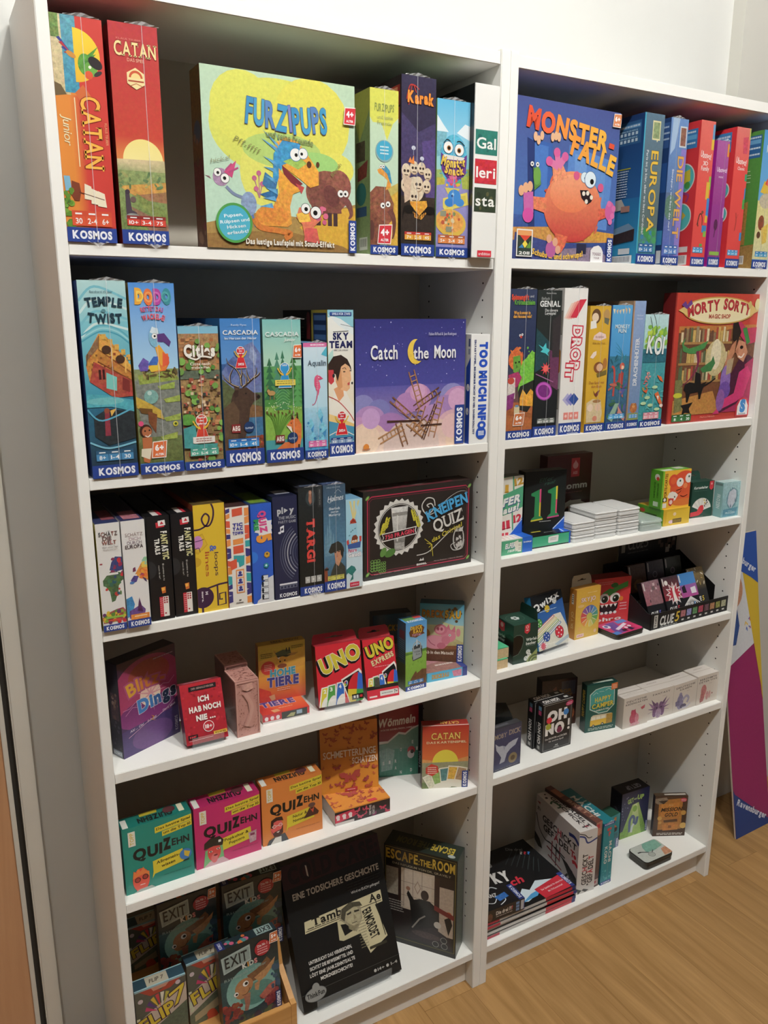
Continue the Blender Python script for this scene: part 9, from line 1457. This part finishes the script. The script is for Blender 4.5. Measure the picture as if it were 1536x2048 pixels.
# ================================================================ clear acrylic stands
def stand(key, lab, drop, lip=.014):
    X, Y, Z, yw, W_, H_, D_, tl = FIT[key]; a = math.radians(tl)
    root = empty('display_stand', (X, Y, Z - drop), lab, 'display stand', 'clear acrylic stands under leaning boxes', (0, 0, math.radians(yw)))
    c, s = math.cos(a), math.sin(a); w0, w1 = W_ * .12, W_ * .88
    bm = bmesh.new(); D2 = D_ * c + .002
    prism(bm, [(-.006, drop - .003), (-.006, drop + lip), (-.003, drop + lip), (-.003, drop - .0005), (D2, drop - .0005 - D_ * s), (D2, drop - .0035 - D_ * s), (-.003, drop - .003)], 'X', w0, w1); bm_obj('front_lip', bm, M_ACRYL, root)
    bm = bmesh.new(); y0 = D2 + .0012; prism(bm, [(y0, drop - .002 - D_ * s), (y0 + H_ * .7 * s, drop + H_ * .7 * c), (y0 + H_ * .7 * s + .003, drop + H_ * .7 * c), (y0 + .003, drop - .002 - D_ * s)], 'X', w0, w1); bm_obj('back_rest', bm, M_ACRYL, root)
    bm = bmesh.new(); add_box(bm, w0, -.006, 0, w1, y0 + H_ * .25, .0025); bm_obj('foot', bm, M_ACRYL, root)
stand('qwixx', 'clear acrylic stand under the blue dice game box', .0098)
stand('ichhab', 'clear acrylic stand under the red party card box with white capitals', .0078)
stand('uno', 'clear acrylic stand under the large red card box with yellow capitals', .0078)
stand('cold', 'large clear acrylic stand under the black pistol box', .0078, .02)

# ================================================================ stepped wooden rack, bottom left
rk = empty('display_rack', (0.0195, 0, ZL[6]), 'light wooden stepped rack in the bottom left compartment', 'display rack')
RW = .323; z1, z2 = .13 - ZL[6], .22 - ZL[6]
bm = bmesh.new(); add_box(bm, 0, .018, 0, RW - .012, .03, .058, .001); bm_obj('front_lip', bm, M_RACK, rk)
bm = bmesh.new(); add_box(bm, 0, .03, z1 - .012, RW - .012, .136, z1 - .0003, .001); bm_obj('lower_step', bm, M_RACK, rk)
bm = bmesh.new(); add_box(bm, 0, .136, z2 - .012, RW - .012, .262, z2 - .0003, .001); bm_obj('upper_step', bm, M_RACK, rk)
bm = bmesh.new(); add_box(bm, 0, .126, z1, RW - .012, .136, z2 - .0123, .001); bm_obj('riser', bm, M_RACK, rk)
bm = bmesh.new(); prism(bm, [(.018, 0), (.262, 0), (.262, .26), (.235, .26), (.15, .2), (.125, .155), (.105, .15), (.09, .1), (.03, .063), (.018, .06)], 'X', RW - .012, RW); bm_obj('side_board', bm, M_RACK, rk)

# ================================================================ clear plastic card cases
def case(mat):
    w_, d_, h_ = .0665, .095, .0152
    root = empty('card_case', (0, 0, 0), '', 'card case', 'clear plastic card cases')
    bm = bmesh.new(); prism(bm, round_rect(0, 0, w_, d_, .007), 'Z', 0, h_ * .58); bmesh.ops.bevel(bm, geom=[e for e in bm.edges if abs(e.verts[0].co.z - e.verts[1].co.z) < 1e-6], offset=.0014, segments=2, affect='EDGES'); bm_obj('tray', bm, mat, root)
    bm = bmesh.new(); prism(bm, round_rect(-.0006, -.0006, w_ + .0006, d_ + .0006, .0075), 'Z', h_ * .6, h_ - .0004); bmesh.ops.bevel(bm, geom=[e for e in bm.edges if abs(e.verts[0].co.z - e.verts[1].co.z) < 1e-6], offset=.002, segments=3, affect='EDGES'); bm_obj('lid', bm, mat, root)
    return root
first = None
POS = {1: ['only'], 2: ['lower', 'upper'], 3: ['bottom', 'middle', 'top'], 4: ['bottom', 'second lowest', 'third', 'top']}
for px, py, n, ya, name in ((1.0412, .0239, 3, -.3, 'left front stack of three'), (1.1095, .026, 4, -1.5, 'middle stack of four'), (1.1785, .022, 4, -.5, 'right stack of four')):
    for k in range(n):
        lab = 'clear plastic card case, ' + POS[n][k] + ' one of the ' + name; loc = (px + .0008 * ((k * 5) % 3 - 1), py + .001 * ((k * 7) % 3 - 1), ZR[3] + .0156 * k)
        if first is None: first = case(M_CASE); first.location = loc; first['label'] = lab; first.rotation_euler = (0, 0, math.radians(ya))
        else: copy_tree(first, loc, lab, rot=(0, 0, math.radians(ya)))
sc = case(M_CASE2); sc.location = (1.2495, .0185, ZR[3]); sc.scale = (1, 1, 1.75); sc.rotation_euler = (0, 0, math.radians(-3)); sc['label'] = 'single thicker greenish clear case before the green and yellow box'; sc['group'] = 'clear plastic card cases'

# ================================================================ advertising board leaning on the wall at the right
AX0, AX1, AH = 1.815, 1.982, .915
ab = empty('advertising_board', (AX0, .07, 0), 'tall leaning board in magenta, yellow and blue with white lettering', 'advertising board')
def bow(t): return .162 * t + .004 * math.sin(PI * t)
bm = bmesh.new(); lay = bm.loops.layers.float_color.new('ink'); N_ = 24; AW = AX1 - AX0
rows = []
for i in range(N_ + 1):
    t = i / N_; yy = bow(t); zz = AH * t
    rows.append([bm.verts.new((sx * AW, yy + .006 * sx + dy, zz)) for sx, dy in ((0, 0), (1, 0), (1, .005), (0, .005))])
for i in range(N_):
    for j in range(4):
        f = bm.faces.new((rows[i][j], rows[i][(j + 1) % 4], rows[i + 1][(j + 1) % 4], rows[i + 1][j]))
bm.faces.new(rows[0][::-1]); bm.faces.new(rows[-1]); bmesh.ops.recalc_face_normals(bm, faces=bm.faces)
ink_obj('board', bm, 'd8c8b8', ab)
class Board(Box):
    def to3(s, f, u, v, off):
        t = 1 - v; return (u * AW, bow(t) + .006 * u - off - .0003, AH * t)
bb = Board.__new__(Board); bb.w, bb.h, bb.d = AW, AH, .005; bb.root = ab; bb.mat = M_CARD; bb.parts = {}; bb.k = {}; CUR[0] = bb
def strip(name, fn, c, n=40):
    on('F', name)
    for i in range(n):
        v0, v1 = i / n, (i + 1) / n; a0, a1 = fn(v0); b0, b1 = fn(v1)
        if a1 > a0 or b1 > b0: P([(a0, v0), (max(a1, a0 + 1e-4), v0), (max(b1, b0 + 1e-4), v1), (b0, v1)], c)
strip('magenta_panel', lambda v: (0, 1), '94285f~.05')
strip('photo_panel', lambda v: (0, 1) if v < .36 else (0, max(0, 1 - (v - .36) * 14)), 'd4d6da~.05')
on('F', 'photo_panel'); E(.25, .18, .3, 'c08a6c~.2', rv=.34); E(.2, .1, .3, '3a2a24', rv=.24); P([(0, .24), (.35, .22), (.42, .3), (.3, .36), (0, .36)], '34508a~.3'); SC(8, .55, .27, .75, .33, .03, .05, ['c84a5a', '4a9a6a', 'e0b83a', '4a6ab8'], kind='l', seed=111)
strip('yellow_wedge', lambda v: (min(.97, .44 + 1.0 * v), 1) if v < .56 else (1, 1), 'd0b030')
strip('blue_corner', lambda v: (0, 1) if v < .07 else (min(1, max(0, (v - .07) * 10)), 1) if v < .17 else (1, 1), '2a50a0')
strip('blue_foot', lambda v: (0, max(0, min(1, (v - .845) * 7))) if v > .845 else (0, 0), '28407c', 60)
on('F', 'lettering'); T('Ravensburger', .5, .925, .95, .019, 'dcdfe8', rot=-32, b=2); T('Ravensburger', .56, .085, .9, .019, 'dcdfe8', rot=-32, b=2)
bb.done()
